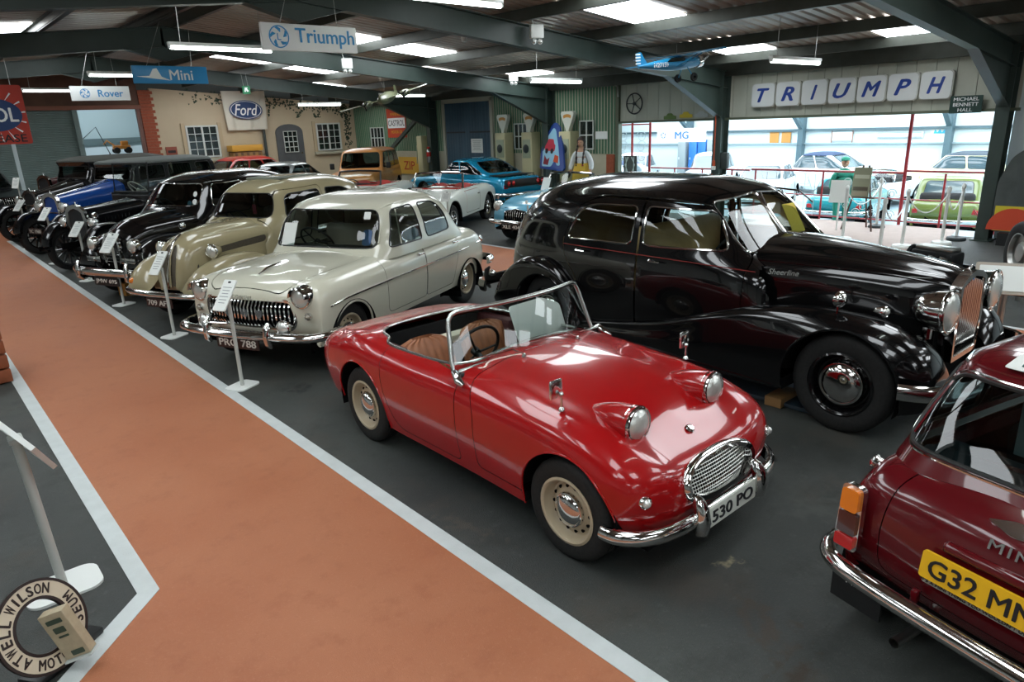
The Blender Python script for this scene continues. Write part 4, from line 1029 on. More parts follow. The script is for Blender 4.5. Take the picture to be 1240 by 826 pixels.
# ---- black limousine
def limousine():
    root = car('limousine', 'large gleaming black saloon with big chrome headlamps and upright grille', 5.493, 1.859, 268.2)
    BLK = paint('black_paint', '#0a0a0b', rough=.16); TAN = mat('beige_hide', '#c9ab78', rough=.4, noise=.4, nscale=5, col2='#a3824f')
    rings = [(.30, -.60, -3.92, .775, 12, 3.2), (.55, -.60, -4.02, .80, 12, 3.2), (.85, -.62, -4.03, .80, 12, 3.0), (1.02, -.66, -3.98, .785, 10, 3.0), (1.12, -.80, -3.93, .765, 7, 3.0), (1.30, -1.0, -3.80, .735, 6, 2.9), (1.48, -1.16, -3.58, .68, 5, 2.8), (1.575, -1.27, -3.38, .605, 4.2, 2.6), (1.65, -1.45, -3.05, .43, 3.4, 2.5), (1.69, -1.72, -2.65, .0, 3, 2.5)]
    P = ring_surf(rings, 200, 76, it=2); X, Y, Z = P[:, :, 0], P[:, :, 1], P[:, :, 2]
    body = arch_cut(P, -3.02, .36, .37, .3)
    body = np.minimum(body, np.where((X > -.75) & (Z < 1.10) & (Y < .70), -.1, 1))
    wr = rpoly([(-2.76, 1.12), (-1.96, 1.14), (-1.935, 1.47), (-2.45, 1.46), (-2.62, 1.40)], [.06, .05, .05, .12, .12]); wf = rpoly([(-1.83, 1.145), (-1.02, 1.175), (-1.09, 1.29), (-1.22, 1.465), (-1.83, 1.475)], [.05, .06, .1, .07, .05])
    ws = rpoly([(.012, 1.175), (.60, 1.155), (.60, 1.25), (.535, 1.53), (.012, 1.565)], [.02, .06, .1, .06, .02])
    rw = rpoly([(.02, 1.25), (.30, 1.25), (.28, 1.42), (.02, 1.43)], [.02, .05, .05, .02])
    BODY = glaze(root, P, [('rear_door_glass', 's', wr, .3), ('front_door_glass', 's', wf, .3), ('windscreen', 'f', ws, -1.45), ('rear_window', 'r', rw, -2.8)], body, BLK, GLASS, CHROME, .010)
    d1 = rpoly([(-.83, .36), (-.83, 1.10), (-1.0, 1.27), (-1.17, 1.50), (-1.87, 1.53), (-1.87, .36)], [.03, .05, .1, .06, .02, .03]); d2 = rpoly([(-1.885, .36), (-1.885, 1.53), (-2.45, 1.52), (-2.68, 1.42), (-2.82, 1.10), (-2.78, .95), (-2.60, .75), (-2.52, .36)], [.03, .02, .12, .12, .05, .1, .1, .03])
    s1 = np.where(Y > .4, side(P, d1), -1); s2 = np.where(Y > .4, side(P, d2), -1); g = .003
    sheet('body_shell', P, np.minimum(BODY, np.minimum(-s1, -s2)-g), BLK, root)
    for sd in 'LR':
        sheet('front_door', P, np.minimum(BODY, s1-g), BLK, root, sd); sheet('rear_door', P, np.minimum(BODY, s2-g), BLK, root, sd)
    # bonnet
    net = []
    for x, ys, yt, zt, zc in ((.43, .21, .175, 1.045, 1.085), (.36, .235, .19, 1.075, 1.118), (.2, .29, .225, 1.10, 1.15), (-.1, .37, .28, 1.135, 1.19), (-.4, .46, .35, 1.16, 1.22), (-.7, .545, .42, 1.175, 1.24), (-.96, .61, .48, 1.18, 1.25)):
        net.append([(x, ys+.05, .62), (x, ys+.035, .85), (x, ys+.015, zt-.09), (x, (ys+yt)/2+.01, zt-.015), (x, yt-.04, zt+.01), (x, yt*.55, (zt+zc)/2+.015), (x, yt*.2, zc-.003), (x, 0, zc)])
    B = net_surf(net, 80, 44, 1); sheet('bonnet', B, np.ones(B.shape[:2]), BLK, root)
    b = MB(); b.tube([(x, 0, z+.004) for x, z in ((.43, 1.085), (.36, 1.118), (.2, 1.15), (-.1, 1.19), (-.4, 1.22), (-.7, 1.24), (-.93, 1.25))], .006, 6); b.build('bonnet_hinge', CHROME, root)
    for sd in (1, -1):
        b = MB(); b.tube([(x, sd*y, z) for x, y, z in ((.40, .215, 1.03), (.1, .32, 1.075), (-.3, .435, 1.10), (-.86, .585, 1.115))], .006, 6); b.build('bonnet_moulding', BLK, root)
    b = MB(); b.tube([(.41, -.01, 1.10), (.44, -.0, 1.12), (.46, 0, 1.15)], [.012, .01, .004], 8); b.build('radiator_cap', CHROME, root)
    # flowing front wings and rear wings
    st = [(.56, .66, .46, .42, .33), (.555, .72, .40, .50, .31), (.51, .78, .37, .62, .28), (.40, .835, .37, .735, .25), (.22, .875, .38, .815, .24), (.0, .895, .41, .85, .24), (-.25, .90, .46, .86, .24), (-.55, .895, .55, .835, .24), (-.85, .89, .66, .765, .24), (-1.15, .885, .74, .665, .24), (-1.5, .875, .77, .545, .24), (-1.9, .86, .775, .45, .24), (-2.3, .85, .775, .38, .24), (-2.6, .84, .775, .33, .24)]
    W = net_surf(wing_net(st), 150, 44, 2); sheet('front_wing', W, arch_cut(W, .0, .36, .405, .5), BLK, root, 'L'); sheet('front_wing', W, arch_cut(W, .0, .36, .405, .5), BLK, root, 'R')
    _, _, lp = trim(W, arch_cut(W, .0, .36, .405, .5)); edge_tubes(root, lp, .008, BLK, 'wing_edge')
    st = [(-2.40, .80, .76, .33, .26), (-2.52, .84, .76, .46, .26), (-2.66, .885, .75, .68, .26), (-2.85, .91, .73, .84, .26), (-3.08, .92, .70, .905, .26), (-3.32, .915, .68, .88, .26), (-3.55, .895, .66, .77, .27), (-3.75, .86, .66, .60, .29), (-3.90, .80, .68, .42, .31)]
    W = net_surf(wing_net(st), 90, 40, 2); F = arch_cut(W, -3.02, .36, .385, .5)
    for sd in 'LR': sheet('rear_wing', W, F, BLK, root, sd)
    _, _, lp = trim(W, F); edge_tubes(root, lp, .008, BLK, 'wing_edge')
    well(root, 0, .70, .36, .41, .34); well(root, -3.02, .70, .36, .39, .34)
    b = MB(); b.box((-1.75, 0, .32), (4.4, 1.3, .06)); b.box((-.15, 0, .55), (1.1, .72, .5)); b.box((-3.3, 0, .5), (1.0, 1.0, .4)); b.build('chassis', DARK, root, 0)  # dark boxes added inside the limousine to stop light
    for sd in (1, -1): b = MB(); b.box((-1.5, sd*.80, .25), (2.1, .14, .05), bev=.02); b.build('running_board', BLK, root)
    # grille
    gz0, gz1, gw = .52, 1.075, .215
    b = MB(); sh = [(-gw, gz0), (-gw-.012, .75), (-gw, 1.03), (-gw*.6, 1.065), (0, 1.09), (gw*.6, 1.065), (gw, 1.03), (gw+.012, .75), (gw, gz0)]
    b.sweep([(.455, y_, z) for y_, z in sh], [(-.03, -.035), (.012, -.035), (.02, 0), (.012, .035), (-.03, .035)], closed=True, up=(1, 0, 0)); gr = b.build('radiator_grille', CHROME, root, 40)
    for k in range(13):
        y_ = -gw+.03+(2*gw-.06)*k/12; b = MB(); zt = 1.065-.06*abs(y_/gw); b.tube([(.468, y_, gz0), (.482, y_, .75), (.474, y_, zt)], .0105, 8); b.build('grille_slat', CHROME, gr)
    b = MB(); b.add([(.44, -gw, gz0), (.44, gw, gz0), (.44, gw, 1.05), (.44, -gw, 1.05)], [(0, 1, 2, 3)]); b.build('grille_core', DARK, gr, 0)
    b = MB(); b.box((.475, 0, 1.06), (.015, .06, .04), bev=.01); b.build('enamel_badge', mat('blue_enamel', '#1f6fae', rough=.2, coat=1), gr)
    for sd in (1, -1):
        lamp(root, (.50, sd*.425, .90), .135, (1, sd*.03, 0), shell=CHROME, bucket=.24, ringw=.02)
        b = MB(); b.tube([(.38, sd*.43, .70), (.38, sd*.43, .78)], .03, 10); b.build('lamp_post', CHROME, root)
        lamp(root, (.17, sd*.62, .885), .032, (1, 0, 0), shell=CHROME, bucket=.08, name='side_lamp', ringw=.008)
        b = MB(); b.tube([(-.10, sd*.74, .85), (-.09, sd*.745, .92)], .008, 6); o = b.build('wing_mirror', CHROME, root)
        b = MB(); b.lathe([(0, -.05), (.03, -.045), (.055, -.02), (.06, .0), (.055, .004), (0, .004)], 18, axis_m((-.09, sd*.75, .955), (-1, -.3*sd, 0))); b.build('mirror_head', CHROME, o, 50)
        for x in (-1.72, -2.60):
            b = MB(); b.tube([(x, sd*.795, 1.03), (x+.02, sd*.83, 1.03), (x+.13, sd*.83, 1.03)], .009, 8); b.ball((x, sd*.80, 1.03), .018, 8); b.build('door_handle', CHROME, root)
        b = MB(); b.tube([(x, sd*y_, 1.065) for x, y_ in ((-.72, .787), (-1.2, .787), (-1.9, .787), (-2.5, .785), (-2.8, .775))], .004, 5); b.build('coach_line', mat('coach_line_red', '#7e2a26', rough=.4), root)
        b = MB(); b.tube([(x, sd*y_, z) for x, y_, z in ((-1.08, .70, 1.42), (-1.2, .665, 1.52), (-1.6, .655, 1.545), (-2.3, .655, 1.545), (-2.6, .655, 1.50), (-2.78, .67, 1.36), (-2.86, .70, 1.12))], .008, 6); b.build('drip_moulding', BLK, root)
    b = MB(); b.tube([(-.91, .0, 1.165), (-1.10, 0, 1.40), (-1.20, 0, 1.565)], .014, 8); b.build('screen_divider', CHROME, root)
    V, F = text_geo('Sheerline', .06, .0, .3, .004); 
    for sd in (-1, 1):
        b = MB(); b.add(V.tolist(), F, frame((-.62, sd*.558, 1.04), (-sd, .283, 0), (0, -sd*.08, 1))); b.build('script_badge', CHROME, root)
    # bumpers
    b = MB(); path = [(.42, .92, .46), (.60, .82, .46), (.70, .6, .46), (.735, .3, .46), (.74, 0, .46)]; path += [(x, -y_, z) for x, y_, z in path[-2::-1]]
    pp = herm(np.arange(len(path)), np.array(path), np.linspace(0, len(path)-1, 33)); b.sweep([tuple(v) for v in pp], [(.015, -.05), (-.01, -.055), (-.028, -.035), (-.036, 0), (-.028, .035), (-.01, .055), (.015, .05)]); b.build('front_bumper', CHROME, root, 50)
    b = MB(); path = [(-3.95, .88, .48), (-4.12, .82, .48), (-4.2, .6, .48), (-4.22, 0, .48)]; path += [(x, -y_, z) for x, y_, z in path[-2::-1]]
    pp = herm(np.arange(len(path)), np.array(path), np.linspace(0, len(path)-1, 33)); b.sweep([tuple(v) for v in pp], [(-.015, -.055), (.01, -.06), (.025, 0), (.01, .06), (-.015, .055)]); rb = b.build('rear_bumper', CHROME, root, 50)
    for sd in (1, -1):
        b = MB(); b.tube([(-4.2, sd*.62, .38), (-4.25, sd*.62, .42), (-4.26, sd*.62, .50), (-4.25, sd*.62, .58), (-4.2, sd*.62, .62)], [.015, .03, .034, .03, .015], 10); b.build('overrider', BLACKRUB, rb)
        lamp(root, (-3.93, sd*.80, .62), .03, (-1, sd*.2, 0), name='tail_lamp', lens=AMBER, shell=CHROME, bucket=.06, ringw=.006)
    # interior
    bench(root, -1.75, 0, .62, 1.25, TAN, .62); bench(root, -2.85, 0, .65, 1.25, TAN, .65)
    b = MB(); b.box((-.98, 0, 1.02), (.2, 1.3, .2), bev=.05); b.build('dashboard', mat('walnut_wood', '#5a3720', rough=.3, coat=.6), root, 40)
    steering(root, (-1.24, -.36, 1.12), (-.75, 0, .5), .2)
    b = MB(); b.box((-2.2, 0, 1.50), (1.5, .9, .02)); b.build('headlining', mat('beige_cloth', '#9d8e70', rough=.9), root, 0)
    b = MB(); b.box((-2.2, 0, .42), (2.6, 1.3, .03)); b.build('cabin_floor', DARK, root, 0)
    b = MB(); b.prism(rrect(.2, .27, .01), .004, frame((-1.06, .34, 1.32), (0, 1, 0), (-.45, 0, .8))); o = b.build('windscreen_notice', mat('yellow_card', '#d8c24a', rough=.6), root, 0)
    b = MB(); b.prism(rrect(.12, .16, .01), .003, frame((-1.055, .34, 1.31), (0, 1, 0), (-.45, 0, .8))); b.build('notice_print', mat('blue_print', '#4a6b8c', rough=.6), o, 0)
    RIM = paint('black_rim_paint', '#0b0b0c', rough=.2)
    wheels4(root, [(0, .72, 1), (0, .72, -1), (-3.02, .72, 1), (-3.02, .72, -1)], r=.36, w=.18, rimr=.225, rimmat=RIM, capmat=CHROME, capr=.162)
    return root
limousine()

# ---- grey-white fifties saloon
def lerp_path(path, n=33):
    full = path+[(x, -y, z) for x, y, z in path[-2::-1]]
    return [tuple(v) for v in herm(np.arange(len(full)), np.array(full, float), np.linspace(0, len(full)-1, n))]
def slim_bumper(root, path, h=.05, t=.022, name='front_bumper', m=None, flip=True):
    b = MB(); pr = [(-.012, -h), (t*.35, -h*.98), (t*.8, -h*.68), (t*1.12, -h*.3), (t*1.2, 0), (t*1.12, h*.3), (t*.8, h*.68), (t*.35, h*.98), (-.012, h)]
    b.sweep(lerp_path(path), [(-a, b_) for a, b_ in pr] if flip else pr); return b.build(name, m or CHROME, root, 50)
def consul():
    root = car('saloon', 'pale grey fifties saloon with chrome toothed grille beside the red roadster', 2.74, 6.53, 205.0)
    GRY = paint('pale_grey_paint', '#c6c5b3', rough=.25)
    st = [(.44, .62, .33, .35, .36, .12), (.55, .70, .32, .44, .44, .14), (.585, .745, .31, .60, .60, .15), (.58, .765, .31, .73, .735, .14), (.53, .78, .31, .82, .84, .11), (.40, .79, .30, .870, .90, .06), (.2, .798, .30, .888, .94, .02), (-.1, .802, .30, .90, .965, 0), (-.45, .806, .30, .917, .985, 0), (-.8, .81, .30, .933, .995, 0), (-1.4, .812, .30, .948, 1.0, 0), (-2.0, .808, .30, .955, 1.01, 0), (-2.45, .795, .31, .945, 1.01, 0), (-2.8, .77, .33, .905, .97, -.03), (-3.05, .735, .35, .83, .89, -.08), (-3.18, .70, .36, .70, .74, -.11), (-3.2, .68, .36, .52, .54, -.11), (-3.12, .64, .36, .39, .39, -.10)]
    P = net_surf(pontoon_net(st), 180, 60, 3); X, Y, Z = P[:, :, 0], P[:, :, 1], P[:, :, 2]
    F = np.minimum(arch_cut(P, 0, .31, .325), arch_cut(P, -2.50, .25, .275))
    F = np.where((X < -.95) & (X > -2.15) & (Y < .55) & (Z > .9), -1, F)
    gr = rpoly([(-.50, .475), (.50, .475), (.53, .60), (.49, .74), (-.49, .74)], [.05, .08, .05, .05, .05]); gf = np.where((X > .4), front(P, gr), -1); F = np.minimum(F, -gf)
    d1 = rpoly([(-.62, .36), (-.60, .70), (-.56, 1.2), (-1.40, 1.2), (-1.40, .36)], [.08, 0, 0, 0, .04]); d2 = rpoly([(-1.41, .36), (-1.41, 1.2), (-2.22, 1.2), (-2.20, .75), (-2.10, .50), (-2.05, .36)], [.04, 0, 0, .1, .1, .05])
    hood = rpoly([(.52, -.1), (.52, .46), (.2, .55), (-.6, .60), (-.62, -.1)], [0, .12, .2, .03, 0])
    s1 = np.where((Y > .6) & (Z < .93), side(P, d1), -1); s1 = np.minimum(s1, .93-Z); s2 = np.where((Y > .6) & (Z < .93), side(P, d2), -1); s2 = np.minimum(s2, .935-Z)
    sh = np.where(Z > .74, plan(P, hood), -1); g = .003
    sheet('body_shell', P, np.minimum(F, np.minimum(np.minimum(-s1, -s2), -sh)-g), GRY, root)
    sheet('bonnet', P, np.minimum(F, sh-g), GRY, root)
    for sd in 'LR': sheet('front_door', P, np.minimum(F, s1-g), GRY, root, sd); sheet('rear_door', P, np.minimum(F, s2-g), GRY, root, sd)
    _, _, lp = trim(P, np.minimum(arch_cut(P, 0, .31, .325), arch_cut(P, -2.50, .25, .275))); edge_tubes(root, lp, .011, GRY, 'arch_lip')
    rings = [(.90, -.50, -2.62, .785, 6, 6), (.98, -.58, -2.54, .775, 6, 6), (1.04, -.635, -2.47, .762, 6, 6), (1.22, -.735, -2.34, .725, 6, 5.5), (1.36, -.83, -2.22, .675, 5.5, 5), (1.44, -.94, -2.10, .61, 4.8, 4.4), (1.50, -1.12, -1.95, .45, 4, 3.6), (1.535, -1.45, -1.72, 0, 3, 3)]
    C = ring_surf(rings, 170, 56, it=2); CX, CY, CZ = C[:, :, 0], C[:, :, 1], C[:, :, 2]
    w1 = rpoly([(-.80, 1.01), (-.99, 1.375), (-1.40, 1.395), (-1.42, 1.01)], [.04, .08, .06, .04]); w2 = rpoly([(-1.53, 1.01), (-1.51, 1.395), (-1.88, 1.375), (-2.03, 1.22), (-2.06, 1.03)], [.04, .06, .12, .12, .05])
    ws = rpoly([(-.655, 1.02), (.655, 1.02), (.635, 1.2), (.575, 1.385), (-.575, 1.385), (-.635, 1.2)], [.08, .08, .2, .1, .1, .2]); rw = rpoly([(-.50, 1.06), (.50, 1.06), (.46, 1.33), (-.46, 1.33)], .1)
    G = glaze(root, C, [('front_door_glass', 's', w1, .35), ('rear_door_glass', 's', w2, .35), ('windscreen', 'f', ws, -1.12), ('rear_window', 'r', rw, -1.9)], np.ones(C.shape[:2]), GRY, GLASS, mat('dark_seal', '#1b1d1c', rough=.5), .008)
    sheet('roof', C, G, GRY, root)
    strip_on(root, C, [(-.72, 1.06), (-.80, 1.2), (-.92, 1.38), (-1.05, 1.42), (-1.4, 1.44), (-1.85, 1.42), (-2.04, 1.33), (-2.18, 1.1)], .008, GRY, 'drip_moulding')
    strip_on(root, P, [(.33, .665), (.1, .69), (-.3, .70), (-.6, .705), (-1.4, .715), (-2.2, .725), (-2.9, .735)], .009, CHROME, 'side_moulding', .006)
    for sd in (1, -1):
        b = MB(); b.tube([(-.99, sd*snapy(C, -.99, 1.02), 1.02), (-1.08, sd*snapy(C, -1.08, 1.375), 1.375)], .008, 6); b.build('quarterlight_bar', GRY, root)
        for x in (-1.28, -2.10): b = MB(); b.box((x, sd*.82, .86), (.13, .02, .02), bev=.006); b.box((x+.05, sd*.815, .86), (.03, .03, .03), bev=.006); b.build('door_handle', CHROME, root)
        lamp(root, (.50, sd*.605, .775), .088, (1, sd*.06, 0), depth=.09, ringw=.018)
        b = MB(); b.lathe([(.10, -.05), (.103, .02), (.098, .045), (.09, .05)], 20, axis_m((.51, sd*.605, .778), (1, 0, 0)) @ Matrix.Rotation(R(90), 4, 'Z') @ Matrix.Rotation(R(0), 4, 'Z'), frac=.5)
        b.build('lamp_peak', CHROME, root)
        lamp(root, (.485, sd*.655, .60), .028, (1, sd*.2, 0), depth=.04, name='indicator', ringw=.008, lens=mat('dim_lens', '#8d8576', rough=.2, coat=1))
        lamp(root, (.62, sd*.47, .515), .062, (1, 0, 0), shell=CHROME, bucket=.09, name='spot_lamp', ringw=.01)
    # grille with vertical teeth
    b = MB(); pts = [tuple(v) for v in gr]; b.sweep([(.565-.14*(y_/.75)**2, y_, z) for y_, z in pts], [(-.012, -.012), (.012, -.014), (.02, 0), (.012, .014), (-.012, .012)], closed=True, up=(1, 0, 0)); go = b.build('grille_surround', CHROME, root, 50)
    for k in range(23):
        y_ = -.47+.94*k/22; x = .555-.14*(y_/.75)**2; b = MB(); b.tube([(x-.02, y_, .48), (x+.018, y_, .54), (x+.018, y_, .67), (x-.02, y_, .73)], .0125, 6); b.build('grille_tooth', CHROME, go)
    for y_ in (0, -.2, .17): b = MB(); b.prism(rpoly([(-.035, .04), (.035, .04), (.035, -.01), (0, -.05), (-.035, -.01)], .01), .012, frame((.57, y_, .61), (0, 1, 0), (0, 0, 1))); b.build('club_badge', mat('badge_silver', '#8f989c', rough=.25, metal=.8), go)
    b = MB(); b.add([(.46, -.5, .48), (.46, .5, .48), (.46, .5, .74), (.46, -.5, .74)], [(0, 1, 2, 3)]); b.build('grille_backing', DARK, go, 0)
    b = MB(); V, Fc = text_geo('CONSUL', .05, .001, 0, .004, 1.4); b.add(V.tolist(), Fc, frame((.578, 0, .765), (0, 1, 0), (-.25, 0, 1))); b.build('bonnet_lettering', CHROME, root)
    b = MB(); b.tube([(.33, 0, .925), (.20, 0, .965), (.0, 0, .985)], [.006, .014, .004], 8); b.build('bonnet_mascot', CHROME, root)
    bp = slim_bumper(root, [(.30, .86, .44), (.48, .84, .44), (.60, .74, .44), (.665, .5, .44), (.69, 0, .44)], .042, .05)
    for sd in (1, -1): b = MB(); b.tube([(.68, sd*.36, .34), (.71, sd*.36, .38), (.72, sd*.36, .45), (.71, sd*.36, .53), (.68, sd*.36, .57)], [.015, .03, .032, .03, .015], 10); b.build('overrider', CHROME, bp)
    b = MB(); b.tube([(.70, -.36, .53), (.70, -.10, .54)], .006, 5); b.tube([(.70, .36, .53), (.70, .47, .53)], .006, 5); b.build('badge_bar', CHROME, bp)
    plate(root, (.705, -.0, .365), (1, 0, 0), .50, .11, 'PRO 788', mat('plate_dark_red', '#2c1b18', rough=.4), PLATES, fw=.88)
    slim_bumper(root, [(-3.0, .80, .46), (-3.2, .76, .46), (-3.3, .5, .46), (-3.32, 0, .46)], .05, .03, 'rear_bumper', flip=False)
    for sd in (1, -1): lamp(root, (-3.17, sd*.62, .72), .035, (-1, sd*.3, 0), name='tail_lamp', lens=REDLENS, depth=.04)
    for yy, x2 in ((-.30, -.66), (.14, -.66)): b = MB(); b.tube([(-.60, yy, 1.015), (-.66, yy-.12, 1.04), (-.71, yy-.34, 1.065)], .005, 5); b.build('wiper', CHROME, root)
    SEAT = mat('grey_vinyl', '#8d8474', rough=.5); bench(root, -1.25, 0, .62, 1.2, SEAT, .5); bench(root, -2.0, 0, .62, 1.2, SEAT, .5)
    b = MB(); b.box((-.80, 0, .95), (.2, 1.25, .12), bev=.04); b.build('dashboard', mat('dash_dark', '#2b2a27', rough=.5), root, 40); steering(root, (-.98, -.33, 1.02), (-.75, 0, .55), .2)
    b = MB(); b.box((-1.4, 0, .40), (3.0, 1.3, .06)); b.box((.15, 0, .5), (.6, .8, .4)); b.build('chassis', DARK, root, 0)  # dark floor and engine boxes added to keep light out
    well(root, 0, .66, .31, .34, .3); well(root, -2.50, .66, .25, .33, .3)
    b = MB(); b.prism(rrect(.17, .27, .01), .003, frame((-.685, -.46, 1.13), (0, 1, 0), (-.42, 0, .9))); b.build('windscreen_notice', PAPER, root, 0)
    b = MB(); b.prism(rrect(.11, .17, .03), .003, frame((-.712, .53, 1.12), (0, 1, 0), (-.42, 0, .9))); b.build('tax_disc_holder', mat('blue_sticker', '#2b4d76', rough=.4), root, 0)
    b = MB(); b.prism(rrect(.08, .08, .01), .003, frame((-.80, .50, 1.335), (0, 1, 0), (-.42, 0, .9))); b.build('screen_sticker', PAPER, root, 0)
    CRM = mat('cream_wheel_paint'); wheels4(root, [(0, .665, 1), (0, .665, -1), (-2.50, .655, 1), (-2.50, .655, -1)], r=.315, w=.15, rimr=.19, rimmat=CRM, capmat=CHROME, capr=.11)
consul()

# ---- dark red small hatch car seen from behind (right edge)
def mini_car():
    MH = -13.0; a = R(MH); fx, fy = math.cos(a), math.sin(a)
    # origin under the front axle; rear bumper plane at x=-2.47
    rear = (2.44, .37)
    root = car('compact_car', 'dark red compact car seen from behind with yellow number plate', 4.805, -.111, -13.4); root.scale = (.945, .945, .945)
    RED = paint('dark_red_paint', '#560d13', rough=.2)
    st = [(.50, .60, .28, .40, .42, .06), (.545, .66, .27, .60, .60, .06), (.50, .69, .27, .74, .78, .05), (.3, .70, .27, .78, .85, 0), (-.2, .70, .24, .80, .88, 0), (-.6, .70, .22, .82, .88, 0), (-1.2, .70, .22, .83, .88, 0), (-1.8, .70, .23, .83, .885, 0), (-2.12, .695, .26, .825, .885, -.01), (-2.28, .68, .30, .81, .865, -.03), (-2.39, .665, .33, .76, .80, -.05), (-2.43, .655, .33, .66, .68, -.055), (-2.44, .645, .33, .52, .53, -.055), (-2.42, .635, .33, .40, .40, -.055), (-2.38, .62, .33, .345, .345, -.05)]
    P = net_surf(pontoon_net(st, fy=[.965, .99, 1, .985, .92, .64, .32, 0], fz=[0, .35, .62, .86, 1.0]), 150, 60, 2); X, Y, Z = P[:, :, 0], P[:, :, 1], P[:, :, 2]
    F = np.minimum(arch_cut(P, 0, .26, .28), arch_cut(P, -2.036, .26, .28)); F = np.where((X < -.75) & (X > -1.95) & (Y < .5) & (Z > .8), -1, F)
    lid = rpoly([(-.475, .415), (.475, .415), (.485, .62), (.46, .82), (.42, .875), (-.42, .875), (-.46, .82), (-.485, .62)], [.06, .06, .1, .06, .05, .05, .06, .1]); sl = np.where(X < -2.1, front(P, lid), -1); g = .0025
    sheet('body_shell', P, np.minimum(F, -sl-g), RED, root); sheet('boot_lid', P, np.minimum(F, sl-g), RED, root)
    rings = [(.84, -.56, -2.26, .675, 4.5, 6), (.90, -.66, -2.22, .655, 4.5, 6), (1.05, -.84, -2.12, .625, 4.5, 5.5), (1.20, -.98, -2.0, .59, 4.5, 5), (1.27, -1.05, -1.945, .565, 4.4, 4.8), (1.31, -1.13, -1.87, .51, 4, 4.4), (1.335, -1.25, -1.75, .36, 3.6, 4), (1.345, -1.42, -1.6, 0, 3, 3)]
    C = ring_surf(rings, 160, 56, it=1)
    rw = rpoly([(-.595, .925), (.595, .925), (.57, 1.08), (.515, 1.225), (-.515, 1.225), (-.57, 1.08)], [.08, .08, .2, .08, .08, .2]); ws = rpoly([(-.56, .92), (.56, .92), (.49, 1.235), (-.49, 1.235)], .07)
    w1 = rpoly([(-.80, .90), (-1.0, 1.21), (-1.38, 1.22), (-1.38, .90)], .04); w2 = rpoly([(-1.45, .90), (-1.45, 1.22), (-1.84, 1.21), (-1.98, .92)], .05)
    G = glaze(root, C, [('door_glass', 's', w1, .3), ('quarter_glass', 's', w2, .3), ('windscreen', 'f', ws, -1.2), ('rear_window', 'r', rw, -1.85)], np.ones(C.shape[:2]), RED, GLASSD, mat('dark_seal'), .010)
    sheet('roof', C, G, RED, root)
    _, _, lp = trim(C, np.where(C[:, :, 0] < -1.85, front(C, rw), -.5)+.014); t = MB()
    for pts, cl in lp:
        if not cl: ring = list(pts)+list(mirror(pts)[::-1]); t.tube([tuple(v) for v in ring[::2]], .007, 6, closed=True)
    t.build('window_brightwork', CHROME, root)
    # roof gutter
    strip_on(root, C, [(-.98, 1.235), (-1.1, 1.262), (-1.4, 1.268), (-1.75, 1.266), (-1.88, 1.262)], .008, CHROME, 'roof_gutter', .004)
    b = MB(); b.tube([(snapx(C, y_, 1.266)-.006, y_, 1.266) for y_ in np.linspace(-.46, .46, 15)], .008, 6); b.build('rear_gutter', RED, root)
    # seam fins at the rear corners
    for sd in (1, -1):
        seam = []
        for j in range(4, C.shape[1], 4):
            if C[0, j, 2] > 1.27: break
            i = np.argmax(-.75*C[:, j, 0]+.8*C[:, j, 1]); seam.append((C[i, j, 0], sd*C[i, j, 1], C[i, j, 2]))
        b = MB(); b.tube(seam[1:], .007, 6); b.build('body_seam', RED, root)
        # tail lamp: chrome surround, amber, dark red, red reflector
        M = frame((-2.428, sd*.60, .615), (0, -1, 0), (.06, 0, 1)); n = Vector((-1, 0, 0))
        def quad(z0, z1, w0, w1): return [(-sd*-1*0-w0/2, z0), (w0/2, z0), (w1/2, z1), (-w1/2, z1)]
        b = MB(); b.prism(rpoly(quad(-.155, .155, .115, .10), .03), .03, M, z0=-.005); o = b.build('tail_lamp', CHROME, root, 40)
        b = MB(); b.prism(rpoly(quad(.035, .14, .085, .08), .02), .022, M, z0=.02); b.build('amber_lens', AMBER, o, 40)
        b = MB(); b.prism(rpoly(quad(-.075, .028, .088, .085), .01), .018, M, z0=.02); b.build('dark_lens', mat('smoked_red', '#3a0a0c', rough=.15, coat=1), o, 40)
        b = MB(); b.prism(rpoly(quad(-.14, -.082, .09, .088), .012), .022, M, z0=.02); b.build('red_lens', REDLENS, o, 40)
    b = MB(); M = axis_m((-2.20, .645, .785), (-.35, .75, .35)); b.lathe([(.03, -.03), (.03, .02), (.036, .022), (.036, .034), (.02, .045), (0, .047)], 20, M); b.build('fuel_cap', CHROME, root, 40)
    # bumper
    bp = slim_bumper(root, [(-2.20, .735, .40), (-2.38, .72, .40), (-2.49, .62, .40), (-2.525, .4, .40), (-2.535, 0, .40)], .042, .035, 'rear_bumper', flip=False)
    slim_bumper(root, [(.40, .72, .40), (.56, .66, .40), (.62, .4, .40), (.635, 0, .40)], .04, .03)
    plate(root, (-2.462, 0, .60), (-1, 0, .12), .52, .115, 'G32 MMR', PLATEY, INKD, fw=.88, fh=.66)
    b = MB(); text_on(b, "IT'S A MINI THING YOU WOULDN'T UNDERSTAND", frame((-2.476, 0, .535), (0, -1, 0), (-.12*-1, 0, 1)), .50, .012, bold=0); b.build('plate_strip_lettering', INKD, root)
    b = MB(); b.prism(rrect(.5, .03, .006), .008, frame((-2.456, 0, .53), (0, -1, 0), (.12, 0, 1))); b.build('plate_strip', mat('grey_strip', '#8d8f8a', rough=.5), root)
    b = MB(); b.box((-2.42, 0, .69), (.06, .42, .05), bev=.02); b.build('plate_lamp_housing', RED, root, 50)
    b = MB(); text_on(b, 'MINI', frame((snapx(P, 0, .775)-.006, -.02, .775), (0, -1, 0), (.35, 0, 1)), .17, .04, bold=.01, depth=.006, spacing=1.2); b.build('boot_lettering', CHROME, root)
